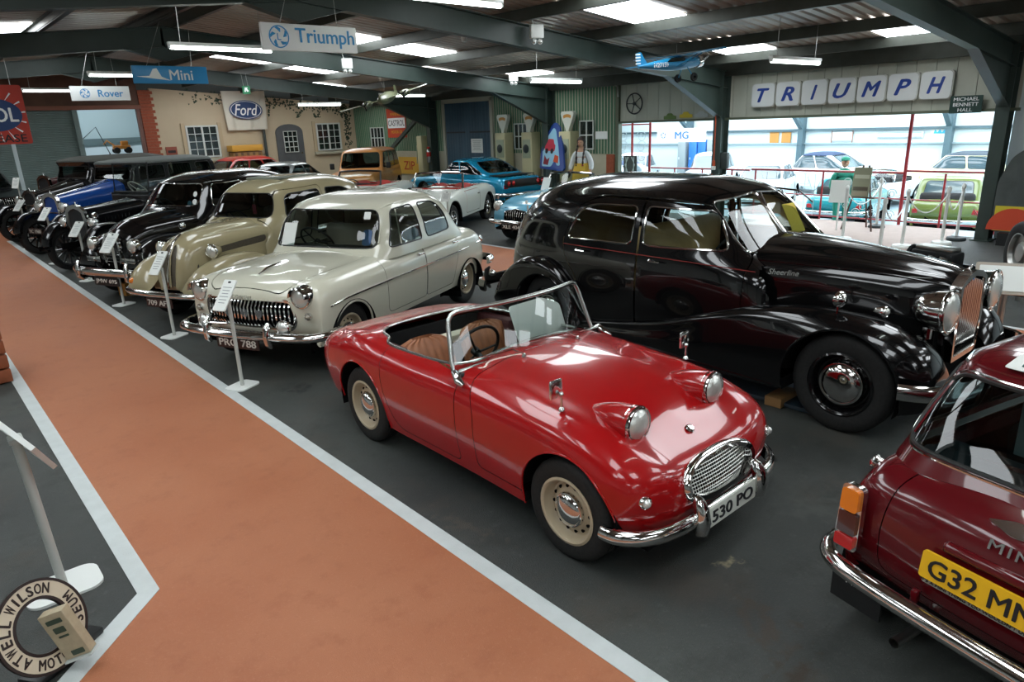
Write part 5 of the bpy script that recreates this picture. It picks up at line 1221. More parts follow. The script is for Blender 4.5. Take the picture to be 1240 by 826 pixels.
    b = MB(); M = frame((snapx(P, 0, .835)-.002, 0, .835), (0, -1, 0), (.9, 0, 1)); b.prism(rpoly([(-.11, .0), (-.02, -.03), (.02, -.03), (.11, 0), (.02, .03), (-.02, .03)], .012), .012, M); b.build('winged_badge', CHROME, root, 40)
    for sd in (1, -1):
        b = MB(); b.box((-2.455, sd*.27, .425), (.03, .03, .06), bev=.008); b.build('lid_hinge', RED, root)
        b = MB(); b.box((-2.36, sd*.58, .22), (.012, .25, .20)); o = b.build('mud_flap', mat('flap_rubber', '#17191a', rough=.7), root)
        b = MB(); text_on(b, 'MINI', frame((-2.368, sd*.58, .245), (0, -1, 0), (0, 0, 1)), .10, .032, bold=.008, depth=.003); b.build('flap_lettering', PAPER, o)
    b = MB(); b.tube([(-2.2, .30, .20), (-2.50, .30, .185)], .022, 12, cap=False); b.tube([(-2.2, .30, .20), (-2.495, .30, .185)], .019, 12, cap=False); b.build('exhaust_pipe', STEEL, root)
    b = MB(); b.prism(rrect(.62, .13, .01), .003, frame((-1.885, .03, 1.312), (0, -1, 0), (.97, 0, .26))); o = b.build('roof_sticker', PAPER, root, 0)
    b = MB(); text_on(b, 'WI', frame((-1.886, .20, 1.316), (0, -1, 0), (.97, 0, .26)), .20, .075, bold=.02, shear=.3, depth=.003); b.build('sticker_lettering', mat('dark_green_ink', '#0f4a44', rough=.5), o, 0)
    SEAT = mat('grey_dark_cloth', '#33363a', rough=.8); bench(root, -1.85, 0, .50, 1.05, SEAT, .42); bucket_seat(root, -1.1, .3, .3, SEAT); bucket_seat(root, -1.1, -.3, .3, SEAT)
    b = MB(); b.box((-2.0, 0, .855), (.3, 1.1, .02)); b.build('parcel_shelf', SEAT, root, 0)
    b = MB(); b.box((-1.75, .27, 1.02), (.02, .12, .34), bev=.005); b.build('seat_belt_cover', mat('pale_cloth', '#9aa6a6', rough=.8), root)
    b = MB(); b.box((-.8, 0, .86), (.25, 1.2, .1), bev=.03); b.build('dashboard', SEAT, root, 30)
    b = MB(); b.box((-1.0, 0, .28), (2.6, 1.1, .06)); b.box((-2.25, 0, .36), (.2, .95, .1)); b.build('chassis', DARK, root, 0)  # dark boxes between the wheels, added to block light
    well(root, 0, .57, .26, .285, .26); well(root, -2.036, .57, .26, .285, .26)
    wheels4(root, [(0, .60, 1), (0, .60, -1), (-2.036, .60, 1), (-2.036, .60, -1)], r=.25, w=.15, rimr=.155, rimmat=STEEL, style='slot')
mini_car()

# ================================================================== row of older cars along the walkway
def guard(root, path, w, yc, m, name='mudguard', dome=.03):
    """curved strip mudguard following a side-view path"""
    q = herm(np.arange(len(path)), np.array(path, float), np.linspace(0, len(path)-1, 30))
    pr = [(-w/2, -.05), (-w/2, 0), (-w*.3, dome*.7), (0, dome), (w*.3, dome*.7), (w/2, 0), (w/2, -.05), (w/2-.008, -.045), (w/2-.01, -.005), (0, dome-.012), (-w/2+.01, -.005), (-w/2+.008, -.045)]
    for sd in (1, -1):
        b = MB(); b.sweep([(x, sd*yc, z) for x, z in q], pr); b.build(name, m, root, 40)
def box_bonnet(root, stations, m, name='bonnet'):
    """stations (x, half width bottom, z bottom, half width top, z top, z centre)"""
    net = [[(x, wb, zb), (x, wb*.99, zb+(zt-zb)*.45), (x, wt+.012, zt-.05), (x, wt-.02, zt-.005), (x, wt*.7, zt+(zc-zt)*.5), (x, wt*.35, zc-.006), (x, .012, zc-.001), (x, 0, zc)] for x, wb, zb, wt, zt, zc in stations]
    B = net_surf(net, 40, 32, 0); sheet(name, B, np.ones(B.shape[:2]), m, root)
    b = MB(); b.tube([(s[0], 0, s[5]+.003) for s in stations], .005, 5); b.build('bonnet_hinge', CHROME, root); return B

# ---- beige pre-war style saloon
def beige_saloon():
    root = car('vintage_saloon', 'beige rounded vintage saloon with divided grille and stalk headlamps', 2.74, 8.90, 203)
    BG = paint('beige_paint', '#9c9272', rough=.25)
    rings = [(.36, -.40, -3.0, .66, 9, 3.2), (.65, -.42, -3.12, .69, 9, 3.2), (.95, -.45, -3.08, .69, 8, 3.0), (1.10, -.58, -3.0, .675, 6.5, 3.0), (1.16, -.66, -2.97, .665, 6, 3.0), (1.32, -.76, -2.86, .64, 5.5, 2.9), (1.46, -.86, -2.68, .59, 5, 2.8), (1.54, -.98, -2.48, .52, 4.4, 2.7), (1.60, -1.18, -2.2, .36, 3.6, 2.6), (1.625, -1.45, -1.9, 0, 3, 2.6)]
    P = ring_surf(rings, 150, 60, it=2); X, Y, Z = P[:, :, 0], P[:, :, 1], P[:, :, 2]
    body = arch_cut(P, -2.29, .34, .36, .3); body = np.minimum(body, np.where((X > -.55) & (Z < 1.05) & (Y < .6), -.1, 1))
    ws = rpoly([(-.52, 1.16), (.52, 1.16), (.50, 1.30), (.43, 1.45), (-.43, 1.45), (-.50, 1.30)], [.07, .07, .1, .09, .09, .1]); w1 = rpoly([(-.86, 1.15), (-.95, 1.43), (-1.55, 1.45), (-1.55, 1.15)], [.05, .1, .05, .05]); w2 = rpoly([(-1.68, 1.15), (-1.68, 1.45), (-2.05, 1.44), (-2.25, 1.34), (-2.33, 1.15)], [.05, .05, .1, .12, .05]); rw = rpoly([(-.28, 1.25), (.28, 1.25), (.26, 1.4), (-.26, 1.4)], .05)
    G = glaze(root, P, [('door_glass', 's', w1, .3), ('quarter_glass', 's', w2, .3), ('windscreen', 'f', ws, -1.0), ('rear_window', 'r', rw, -2.4)], body, BG, GLASSD, mat('dark_seal'), .007)
    d1 = rpoly([(-.58, .44), (-.60, 1.10), (-.80, 1.35), (-.92, 1.48), (-1.60, 1.50), (-1.60, .44)], [.05, .05, .1, .05, .04, .05]); s1 = np.where(Y > .35, side(P, d1), -1)
    sheet('body_shell', P, np.minimum(G, -s1-.003), BG, root)
    for sd in 'LR': sheet('door', P, np.minimum(G, s1-.003), BG, root, sd)
    strip_on(root, P, [(-.62, 1.11), (-1.0, 1.115), (-1.6, 1.115), (-2.4, 1.11), (-2.8, 1.08)], .006, BG, 'waist_moulding')
    # sunroof
    b = MB(); b.box((-1.55, 0, 1.605), (.75, .62, .035), bev=.03); b.build('sliding_roof', mat('grey_roof_cloth', '#6f7468', rough=.7), root, 40)
    # bonnet tapering to a rounded nose
    net = []
    for x, wb, wt, zt, zc in ((.535, .10, .07, .50, .50), (.52, .17, .12, .62, .63), (.46, .215, .15, .82, .86), (.37, .25, .17, .95, 1.0), (.25, .285, .19, 1.01, 1.07), (0, .36, .25, 1.055, 1.115), (-.35, .48, .35, 1.08, 1.145), (-.64, .60, .44, 1.09, 1.16)):
        zb = .44 if x > .45 else .55
        net.append([(x-.02, wb+.04, zb), (x-.01, wb+.035, zb+(zt-zb)*.5), (x, wb+.01, zt-.06*min(1, (zt-.4)/.3)), (x, (wb+wt)/2, zt-.01), (x, wt*.85, zt+.012), (x, wt*.5, zc-.012), (x, wt*.2, zc-.002), (x, 0, zc)])
    B = net_surf(net, 80, 40, 2); BX, BY_, BZ = B[:, :, 0], B[:, :, 1], B[:, :, 2]
    kid = rpoly([(.025, .48), (.115, .50), (.125, .75), (.10, .93), (.055, .985), (.025, .97)], [.02, .03, .1, .06, .04, .02]); kf = np.where(BX > .2, front(B, kid), -1)
    vent = rpoly([(.10, .83), (.06, .91), (-.52, .985), (-.50, .90)], .03); vf = np.where(BY_ > .2, side(B, vent), -1)
    sheet('bonnet', B, np.minimum(-kf, -vf), BG, root)
    MESH = mat('brown_mesh', '#4d4638', rough=.6, noise=.6, nscale=90, col2='#2a261e')
    for sd in 'LR':
        sheet('grille_mesh', B-np.array([.012, 0, 0]), kf, MESH, root, sd); sheet('bonnet_vent', B-np.array([0, .01, 0]), vf, MESH, root, sd)
        _, _, lp = trim(B, -kf); t = MB(); trim_tube(t, lp, .006, sd); t.build('grille_trim', BG, root)
    b = MB(); b.tube([(.545, 0, .48), (.535, 0, .63), (.475, 0, .86), (.385, 0, 1.0), (.26, 0, 1.08)], .014, 8); b.build('grille_bar', CHROME, root)
    # pontoon-like wings
    st = [(.60, .60, .34, .45, .38), (.595, .66, .27, .53, .36), (.54, .70, .24, .64, .34), (.42, .73, .25, .74, .32), (.22, .745, .27, .81, .30), (.0, .75, .30, .835, .30), (-.25, .75, .37, .81, .30), (-.5, .745, .47, .70, .30), (-.72, .74, .58, .52, .30), (-.9, .735, .62, .38, .30)]
    W = net_surf(wing_net(st), 90, 40, 2); F = arch_cut(W, 0, .34, .36, .45)
    for sd in 'LR': sheet('front_wing', W, F, BG, root, sd)
    st = [(-1.70, .68, .62, .36, .30), (-1.80, .72, .62, .50, .30), (-1.98, .745, .62, .70, .30), (-2.25, .755, .60, .80, .30), (-2.5, .75, .60, .77, .30), (-2.78, .73, .60, .60, .31), (-2.98, .70, .60, .42, .33)]
    W = net_surf(wing_net(st), 70, 36, 2); F = arch_cut(W, -2.29, .34, .345, .45)
    for sd in 'LR': sheet('rear_wing', W, F, BG, root, sd)
    well(root, 0, .60, .34, .365, .28); well(root, -2.29, .60, .34, .35, .28)
    for sd in (1, -1):
        lamp(root, (.23, sd*.43, .885), .075, (1, sd*.05, 0), shell=BG, bucket=.15, ringw=.014)
        b = MB(); b.tube([(.14, sd*.40, .80), (.14, sd*.42, .84)], .02, 8); b.build('lamp_stalk', BG, root)
        b = MB(); b.box((-1.3, sd*.70, .33), (1.1, .14, .03), bev=.01); b.build('running_board', BLACKRUB, root)
    b = MB(); b.tube([(.30, .27, .80), (.34, .30, .70), (.36, .36, .55), (.34, .40, .45)], .010, 6); b.build('wing_piping', BLACKRUB, root)
    b = MB(); b.box((.34, 0, .50), (.10, .95, .18), bev=.02); b.build('front_apron', BG, root, 40)
    lamp(root, (.58, -.60, .545), .035, (1, -.2, 0), name='indicator', lens=AMBER, ring=AMBER, depth=.05, ringw=.004)
    slim_bumper(root, [(.42, .78, .43), (.58, .70, .43), (.66, .4, .43), (.675, 0, .43)], .035, .025)
    plate(root, (.66, -.06, .33), (1, 0, 0), .44, .105, '709 AFT', mat('plate_dark_red'), PLATES)
    b = MB(); b.box((-1.3, 0, .38), (3.0, 1.1, .05)); b.box((.0, 0, .5), (.7, .5, .4)); b.build('chassis', DARK, root, 0)  # dark boxes added under the beige body to stop light
    S = mat('brown_leather_old', '#4e3626', rough=.5); bench(root, -1.4, 0, .66, 1.05, S, .5); bench(root, -2.2, 0, .66, 1.05, S, .5); steering(root, (-.95, -.3, 1.08), (-.75, 0, .5), .19)
    b = MB(); b.box((-.80, .16, 1.25), (.01, .06, .12)); b.build('red_tag', mat('red_card', '#b3424f', rough=.6), root)
    wheels4(root, [(0, .60, 1), (0, .60, -1), (-2.29, .60, 1), (-2.29, .60, -1)], r=.33, w=.13, rimr=.22, rimmat=BG, capmat=CHROME, capr=.1)
beige_saloon()

# ---- black saloon with rounded wings
def black_rounded():
    root = car('vintage_saloon', 'black saloon with rounded wings and pink-tinged chrome bumper, plate JMW', 2.6, 10.95, 203)
    BK = paint('black_paint', '#0a0a0b')
    rings = [(.34, -.3, -3.3, .73, 9, 3.0), (.65, -.3, -3.42, .76, 9, 3.0), (.98, -.34, -3.35, .755, 8, 2.8), (1.15, -.44, -3.2, .73, 6, 2.7), (1.22, -.50, -3.12, .715, 5.5, 2.7), (1.40, -.63, -2.9, .66, 5, 2.6), (1.54, -.74, -2.6, .59, 4.4, 2.5), (1.62, -.92, -2.3, .45, 3.6, 2.5), (1.66, -1.3, -1.9, 0, 3, 2.5)]
    P = ring_surf(rings, 130, 52, it=2); X, Y, Z = P[:, :, 0], P[:, :, 1], P[:, :, 2]
    body = arch_cut(P, -2.6, .34, .35, .3); body = np.minimum(body, np.where((X > -.45) & (Z < 1.1) & (Y < .66), -.1, 1))
    ws = rpoly([(-.56, 1.22), (.56, 1.22), (.48, 1.52), (-.48, 1.52)], .07); w1 = rpoly([(-.72, 1.2), (-.86, 1.5), (-1.4, 1.52), (-1.4, 1.2)], .05); w2 = rpoly([(-1.5, 1.2), (-1.5, 1.52), (-1.95, 1.5), (-2.2, 1.22)], .06)
    G = glaze(root, P, [('front_door_glass', 's', w1, .3), ('rear_door_glass', 's', w2, .3), ('windscreen', 'f', ws, -.95)], body, BK, GLASSD, CHROME, .008)
    sheet('body_shell', P, G, BK, root)
    net = []
    for x, wb, wt, zt, zc in ((.50, .15, .10, .58, .60), (.47, .21, .14, .80, .83), (.40, .25, .17, .92, .96), (.24, .32, .22, 1.02, 1.08), (-.05, .44, .32, 1.08, 1.15), (-.45, .62, .46, 1.12, 1.20)):
        net.append([(x, wb+.06, .5), (x, wb+.04, .5+(zt-.5)*.5), (x, wb+.01, zt-.05), (x, (wb+wt)/2, zt-.01), (x, wt*.85, zt+.012), (x, wt*.5, zc-.012), (x, wt*.2, zc-.002), (x, 0, zc)])
    B = net_surf(net, 60, 36, 2); sheet('bonnet', B, np.ones(B.shape[:2]), BK, root)
    st = [(.56, .66, .32, .46, .36), (.55, .73, .24, .56, .33), (.48, .775, .22, .71, .30), (.34, .80, .24, .83, .28), (.1, .81, .28, .90, .28), (-.2, .815, .36, .90, .28), (-.6, .81, .52, .84, .28), (-1.1, .805, .66, .72, .28), (-1.6, .80, .70, .56, .28), (-2.0, .795, .72, .40, .28)]
    W = net_surf(wing_net(st), 80, 36, 2); F = arch_cut(W, 0, .34, .36, .45)
    for sd in 'LR': sheet('front_wing', W, F, BK, root, sd)
    st = [(-2.0, .77, .7, .40, .28), (-2.2, .81, .7, .66, .28), (-2.5, .825, .68, .80, .28), (-2.8, .82, .66, .76, .28), (-3.1, .79, .66, .58, .3), (-3.3, .75, .66, .4, .32)]
    W = net_surf(wing_net(st), 60, 32, 2); F = arch_cut(W, -2.6, .34, .35, .45)
    for sd in 'LR': sheet('rear_wing', W, F, BK, root, sd)
    b = MB(); sh = [(-.12, .50), (-.165, .62), (-.15, .82), (-.09, .93), (0, .96), (.09, .93), (.15, .82), (.165, .62), (.12, .50)]
    b.sweep([(.50-.10*max(0, (z-.75)), y_, z) for y_, z in sh], [(-.02, -.02), (.012, -.02), (.018, 0), (.012, .02), (-.02, .02)], closed=True, up=(1, 0, 0)); gr = b.build('radiator_grille', CHROME, root, 50)
    for k in range(9):
        z = .53+.045*k; w = np.interp(z, [.5, .62, .82, .93], [.12, .165, .15, .09])-.01; b = MB(); b.tube([(.505, -w, z), (.52, 0, z), (.505, w, z)], .008, 6); b.build('grille_slat', CHROME, gr)
    for sd in (1, -1):
        lamp(root, (.50, sd*.42, .80), .082, (1, sd*.04, 0), depth=.07, ringw=.014)
        b = MB(); b.box((.55, sd*.36, .60), (.02, .28, .08), bev=.01); b.build('lower_grille', CHROME, root)
        lamp(root, (-.2, sd*.6, .98), .045, (1, 0, 0), name='wing_mirror', shell=CHROME, bucket=.06, lens=CHROME, ringw=.008)
    bp = slim_bumper(root, [(.40, .82, .455), (.58, .76, .455), (.68, .45, .455), (.70, 0, .455)], .055, .03)
    for sd in (1, -1): b = MB(); b.tube([(.66, sd*.5, .33), (.71, sd*.5, .38), (.72, sd*.5, .46), (.71, sd*.5, .55), (.69, sd*.5, .60)], [.02, .035, .035, .03, .02], 10); b.build('overrider', CHROME, bp)
    plate(root, (.70, .05, .335), (1, 0, 0), .5, .115, 'JMW 695', PLATEK, PLATES)
    well(root, 0, .64, .34, .37, .3); well(root, -2.6, .64, .34, .36, .3)
    b = MB(); b.box((-1.4, 0, .36), (3.2, 1.2, .05)); b.box((.05, 0, .5), (.7, .6, .4)); b.build('chassis', DARK, root, 0)  # dark boxes added so light does not pass under the body
    S = mat('brown_leather_old'); bench(root, -1.3, 0, .66, 1.1, S, .52); bench(root, -2.2, 0, .66, 1.1, S, .52); steering(root, (-.78, -.32, 1.14), (-.75, 0, .5), .19)
    for yy, zz, rr, mm in ((.50, 1.27, .045, PAPER), (.40, 1.25, .04, mat('blue_sticker2', '#7fb4cc', rough=.5)), (.49, 1.38, .04, PAPER)):
        b = MB(); b.lathe([(rr, 0), (rr, .003), (0, .003)], 16, axis_m((-.545-.42*(zz-1.22)*1.0, yy, zz), (.9, 0, .35))); b.build('screen_sticker', mm, root)
    wheels4(root, [(0, .64, 1), (0, .64, -1), (-2.6, .64, 1), (-2.6, .64, -1)], r=.34, w=.15, rimr=.21, rimmat=paint('black_rim_paint', '#0b0b0c'), capmat=CHROME, capr=.12)
    b = MB(); b.box((.18, -.34, .09), (.14, .16, .18)); b.build('timber_block', mat('ochre_block', '#a9752f', rough=.7), root, 0)
black_rounded()

# ---- vintage cars with separate mudguards
def vintage(root, body, wb, rad, bon, cabin_rings, wins, wheel, lampz, extra=None, radm=None, guards=None, glassm=GLASSD, roofm=None, screen=None, lampx=-.05, tr=.56, rimm=None, lampr=.085, lampy=.38, bonm=None, corem=None):
    rx, rw_, rz0, rz1 = rad
    # radiator shell
    b = MB(); sh = [(-rw_, rz0), (-rw_*1.02, rz0+(rz1-rz0)*.6), (-rw_*.9, rz1-.06), (-rw_*.5, rz1-.01), (0, rz1+.015), (rw_*.5, rz1-.01), (rw_*.9, rz1-.06), (rw_*1.02, rz0+(rz1-rz0)*.6), (rw_, rz0)]
    b.sweep([(rx, y, z) for y, z in sh], [(-.05, -.03), (.02, -.03), (.03, 0), (.02, .03), (-.05, .03)], closed=True, up=(1, 0, 0)); g = b.build('radiator_shell', radm or CHROME, root, 40)
    b = MB(); b.prism([(y, z) for y, z in sh], .03, frame((rx-.03, 0, 0), (0, 1, 0), (0, 0, 1))); b.build('radiator_core', corem or mat('radiator_core_black', '#15181a', rough=.5, noise=.6, nscale=80, col2='#2e3336'), g, 20)
    b = MB(); b.lathe([(.03, 0), (.032, .02), (.04, .025), (.04, .045), (.012, .055), (.008, .09), (0, .1)], 14, Matrix.Translation((rx-.02, 0, rz1+.01))); b.build('radiator_cap', CHROME, g)
    B = box_bonnet(root, bon, bonm or body)
    for sd in (1, -1):
        for k in range(8):
            x = bon[0][0]+(bon[-1][0]-bon[0][0])*(.3+.06*k); y = np.interp(-x, [-s[0] for s in bon], [s[1] for s in bon]); z = np.interp(-x, [-s[0] for s in bon], [(s[2]+s[4])/2 for s in bon])
            b = MB(); b.box((x, sd*(y+.006), z), (.014, .012, .16), bev=.004); b.build('bonnet_louvre', bonm or body, root)
    if cabin_rings:
        P = ring_surf(cabin_rings, 110, 44, it=0)
        G = glaze(root, P, wins, np.ones(P.shape[:2]), body, glassm, BLACKRUB, .007)
        if roofm:
            zc = roofm[1]; sheet('cabin', P, np.minimum(G, zc-P[:, :, 2]), body, root); sheet('roof', P, np.minimum(G, P[:, :, 2]-zc), roofm[0], root)
        else: sheet('cabin', P, G, body, root)
    wheels4(root, [(0, tr, 1), (0, tr, -1), (-wb, tr, 1), (-wb, tr, -1)], **wheel)
    r = wheel['r']
    for path in guards: guard(root, path, .24, tr, body if extra is None else extra)
    b = MB()
    for sd in (1, -1): b.box((-wb/2, sd*.38, r+.08), (wb+.45, .05, .1))
    b.box((-wb/2-.2, 0, r+.12), (wb-.2, .7, .05)); b.tube([(0, -tr, r), (0, tr, r)], .03, 8); b.tube([(-wb, -tr, r), (-wb, tr, r)], .04, 8); b.build('chassis', DARK, root, 25)
    for sd in (1, -1):
        b = MB(); b.box((-wb/2, sd*(tr+.03), r-.03), (wb-.95, .24, .03), bev=.008); b.build('running_board', body if extra is None else extra, root)
        lamp(root, (lampx, sd*lampy, lampz), lampr, (1, 0, 0), shell=CHROME if radm is None else radm, bucket=lampr*1.7, ringw=.012)
    b = MB(); b.tube([(lampx-.06, -lampy, lampz-lampr-.02), (lampx-.06, lampy, lampz-lampr-.02)], .014, 8); b.build('lamp_bar', CHROME, root)
    if screen:
        x, z0, z1, hw, m = screen; b = MB(); b.tube([(x, -hw, z0), (x, hw, z0), (x-.06, hw, z1), (x-.06, -hw, z1)], .02, 8, closed=True); s = b.build('windscreen_frame', m, root)
        b = MB(); b.add([(x, -hw, z0), (x, hw, z0), (x-.06, hw, z1), (x-.06, -hw, z1)], [(0, 1, 2, 3)]); b.build('windscreen_glass', GLASS, s, 0)
BKV = paint('vintage_black_paint', '#0c0d0f', rough=.25)
def std_guards(wb, r):
    return [[(.40, r+.02), (.38, r+.22), (.22, r*2+.05), (0, r*2+.09), (-.22, r*2+.04), (-.42, r+.12), (-.62, r-.02)], [(-wb+.55, r), (-wb+.40, r+.2), (-wb+.2, r*2+.05), (-wb, r*2+.09), (-wb-.22, r*2+.04), (-wb-.42, r+.12), (-wb-.46, r-.05)]]
# black open tourer
root = car('vintage_tourer', 'black open vintage tourer with wooden-spoked wheels and flat glass screen', 2.40, 13.75, 203)
vintage(root, BKV, 2.7, (.10, .21, .62, 1.10), [(.08, .21, .62, .20, 1.03, 1.09), (-.45, .26, .62, .24, 1.08, 1.13), (-.92, .36, .60, .33, 1.13, 1.18)], None, [], dict(r=.375, w=.11, rimr=.295, rimmat=mat('dark_spoke_paint', '#2e3234', rough=.3, coat=.6), style='spoke', spokes=12), .86, guards=std_guards(2.7, .375), screen=(-1.0, 1.26, 1.76, .46, BLACKRUB), lampx=.12, lampr=.075)
tub = [(.55, -.9, -2.95, .56, 9, 3.5), (.8, -.9, -3.02, .60, 9, 3.5), (1.05, -.92, -3.02, .60, 8, 3.4), (1.20, -.93, -3.0, .58, 8, 3.3)]
P = ring_surf(tub, 80, 24, it=0); sheet('body_tub', P, np.ones(P.shape[:2]), BKV, root)
b = MB(); b.tube([tuple(v) for v in P[:, -1]]+[tuple(v) for v in mirror(P[::-1, -1])], .018, 8, closed=True); b.build('coaming', BLACKRUB, root)
S = mat('black_hide', '#17130f', rough=.45); bench(root, -1.75, 0, .74, 1.02, S, .5); bench(root, -2.6, 0, .78, 1.02, S, .5); steering(root, (-1.35, -.27, 1.27), (-.7, 0, .6), .2, mat('pale_wheel_rim', '#b9b9ae', rough=.4))
b = MB(); b.box((-1.0, 0, 1.1), (.1, 1.0, .3)); b.build('scuttle', BKV, root, 0)
b = MB(); b.lathe([(0, 0), (.04, .01), (.055, .04), (.045, .08), (0, .1)], 14, axis_m((-.02, .30, .93), (.3, .5, .8))); b.build('brass_horn', CHROME, root)
# blue saloon with black roof
root = car('vintage_saloon', 'royal blue vintage saloon with V-shaped polished radiator and dark roof', 2.32, 16.36, 203)
BLU = paint('royal_blue_paint', '#123f86', rough=.25)
vintage(root, BKV, 2.95, (-.06, .21, .66, 1.16), [(-.08, .22, .62, .20, 1.08, 1.14), (-.7, .31, .62, .28, 1.18, 1.25), (-1.38, .48, .62, .44, 1.28, 1.38)],
  [(.55, -1.36, -3.75, .60, 12, 9), (1.0, -1.36, -3.82, .66, 12, 8), (1.28, -1.38, -3.80, .66, 12, 8), (1.34, -1.40, -3.79, .655, 12, 8), (1.62, -1.47, -3.75, .63, 12, 7), (1.70, -1.44, -3.72, .62, 10, 6), (1.755, -1.6, -3.55, .45, 6, 4), (1.775, -1.9, -3.2, 0, 5, 4)],
  [('windscreen', 'f', rpoly([(-.56, 1.36), (.56, 1.36), (.54, 1.62), (-.54, 1.62)], .03), -1.7), ('front_door_glass', 's', rpoly([(-1.62, 1.34), (-1.64, 1.62), (-2.25, 1.63), (-2.25, 1.34)], .05), .3), ('rear_door_glass', 's', rpoly([(-2.35, 1.34), (-2.35, 1.63), (-2.95, 1.63), (-2.95, 1.34)], .05), .3), ('quarter_glass', 's', rpoly([(-3.08, 1.34), (-3.08, 1.63), (-3.5, 1.62), (-3.52, 1.34)], .06), .3)],
  dict(r=.37, w=.13, rimr=.26, rimmat=BKV, style='spoke', spokes=10), .95, extra=BKV, bonm=BLU, corem=BLU, guards=std_guards(2.95, .37), roofm=(mat('grey_fabric_roof', '#5f6561', rough=.75, noise=.3, nscale=30), 1.665), lampx=.0, lampr=.095)
plate(root, (.30, -.1, .52), (1, 0, 0), .42, .11, 'YC 1960', mat('plate_dark_red'), PLATES)
# black saloon at the end of the row
root = car('vintage_saloon', 'tall black vintage saloon last in the row beside the roller shutter', 2.27, 18.93, 203)
vintage(root, BKV, 2.95, (-.12, .2, .64, 1.11), [(-.14, .21, .62, .19, 1.04, 1.09), (-.7, .32, .62, .28, 1.15, 1.21), (-1.15, .46, .62, .42, 1.26, 1.34)],
  [(.55, -1.12, -3.45, .60, 12, 9), (1.0, -1.12, -3.5, .66, 12, 8), (1.28, -1.14, -3.5, .66, 12, 8), (1.60, -1.24, -3.46, .64, 12, 7), (1.72, -1.18, -3.42, .63, 10, 6), (1.79, -1.3, -3.25, .46, 6, 4), (1.81, -1.7, -2.9, 0, 5, 4)],
  [('windscreen', 'f', rpoly([(-.57, 1.34), (.57, 1.34), (.55, 1.61), (-.55, 1.61)], .03), -1.4), ('front_door_glass', 's', rpoly([(-1.38, 1.32), (-1.4, 1.62), (-2.0, 1.63), (-2.0, 1.32)], .04), .3), ('rear_door_glass', 's', rpoly([(-2.1, 1.32), (-2.1, 1.63), (-2.8, 1.63), (-2.8, 1.32)], .04), .3)],
  dict(r=.37, w=.13, rimr=.26, rimmat=BKV, style='spoke', spokes=10), .93, guards=std_guards(2.95, .37), lampx=-.05, lampr=.09, roofm=(mat('dark_fabric_roof', '#4a4c47', rough=.75), 1.70))
# maroon car showing behind it
root = car('vintage_saloon', 'maroon vintage car with curved chrome grille half hidden behind the tall black saloon', 2.9, 20.9, 200)
MAR = paint('maroon_paint', '#3d1b20', rough=.3)
vintage(root, MAR, 2.7, (-.1, .24, .66, 1.33), [(-.12, .25, .62, .23, 1.2, 1.28), (-1.1, .5, .62, .45, 1.3, 1.4)],
  [(.55, -1.1, -3.3, .62, 10, 8), (1.3, -1.12, -3.35, .66, 10, 8), (1.6, -1.25, -3.25, .62, 8, 6), (1.72, -1.4, -3.1, .5, 6, 4), (1.78, -1.8, -2.7, 0, 5, 4)],
  [('windscreen', 'f', rpoly([(-.55, 1.38), (.55, 1.38), (.52, 1.62), (-.52, 1.62)], .04), -1.5), ('door_glass', 's', rpoly([(-1.4, 1.35), (-1.42, 1.62), (-2.1, 1.63), (-2.1, 1.35)], .04), .3)],
  dict(r=.36, w=.14, rimr=.24, rimmat=MAR, style='spoke'), .95, guards=std_guards(2.7, .36), lampx=.0)

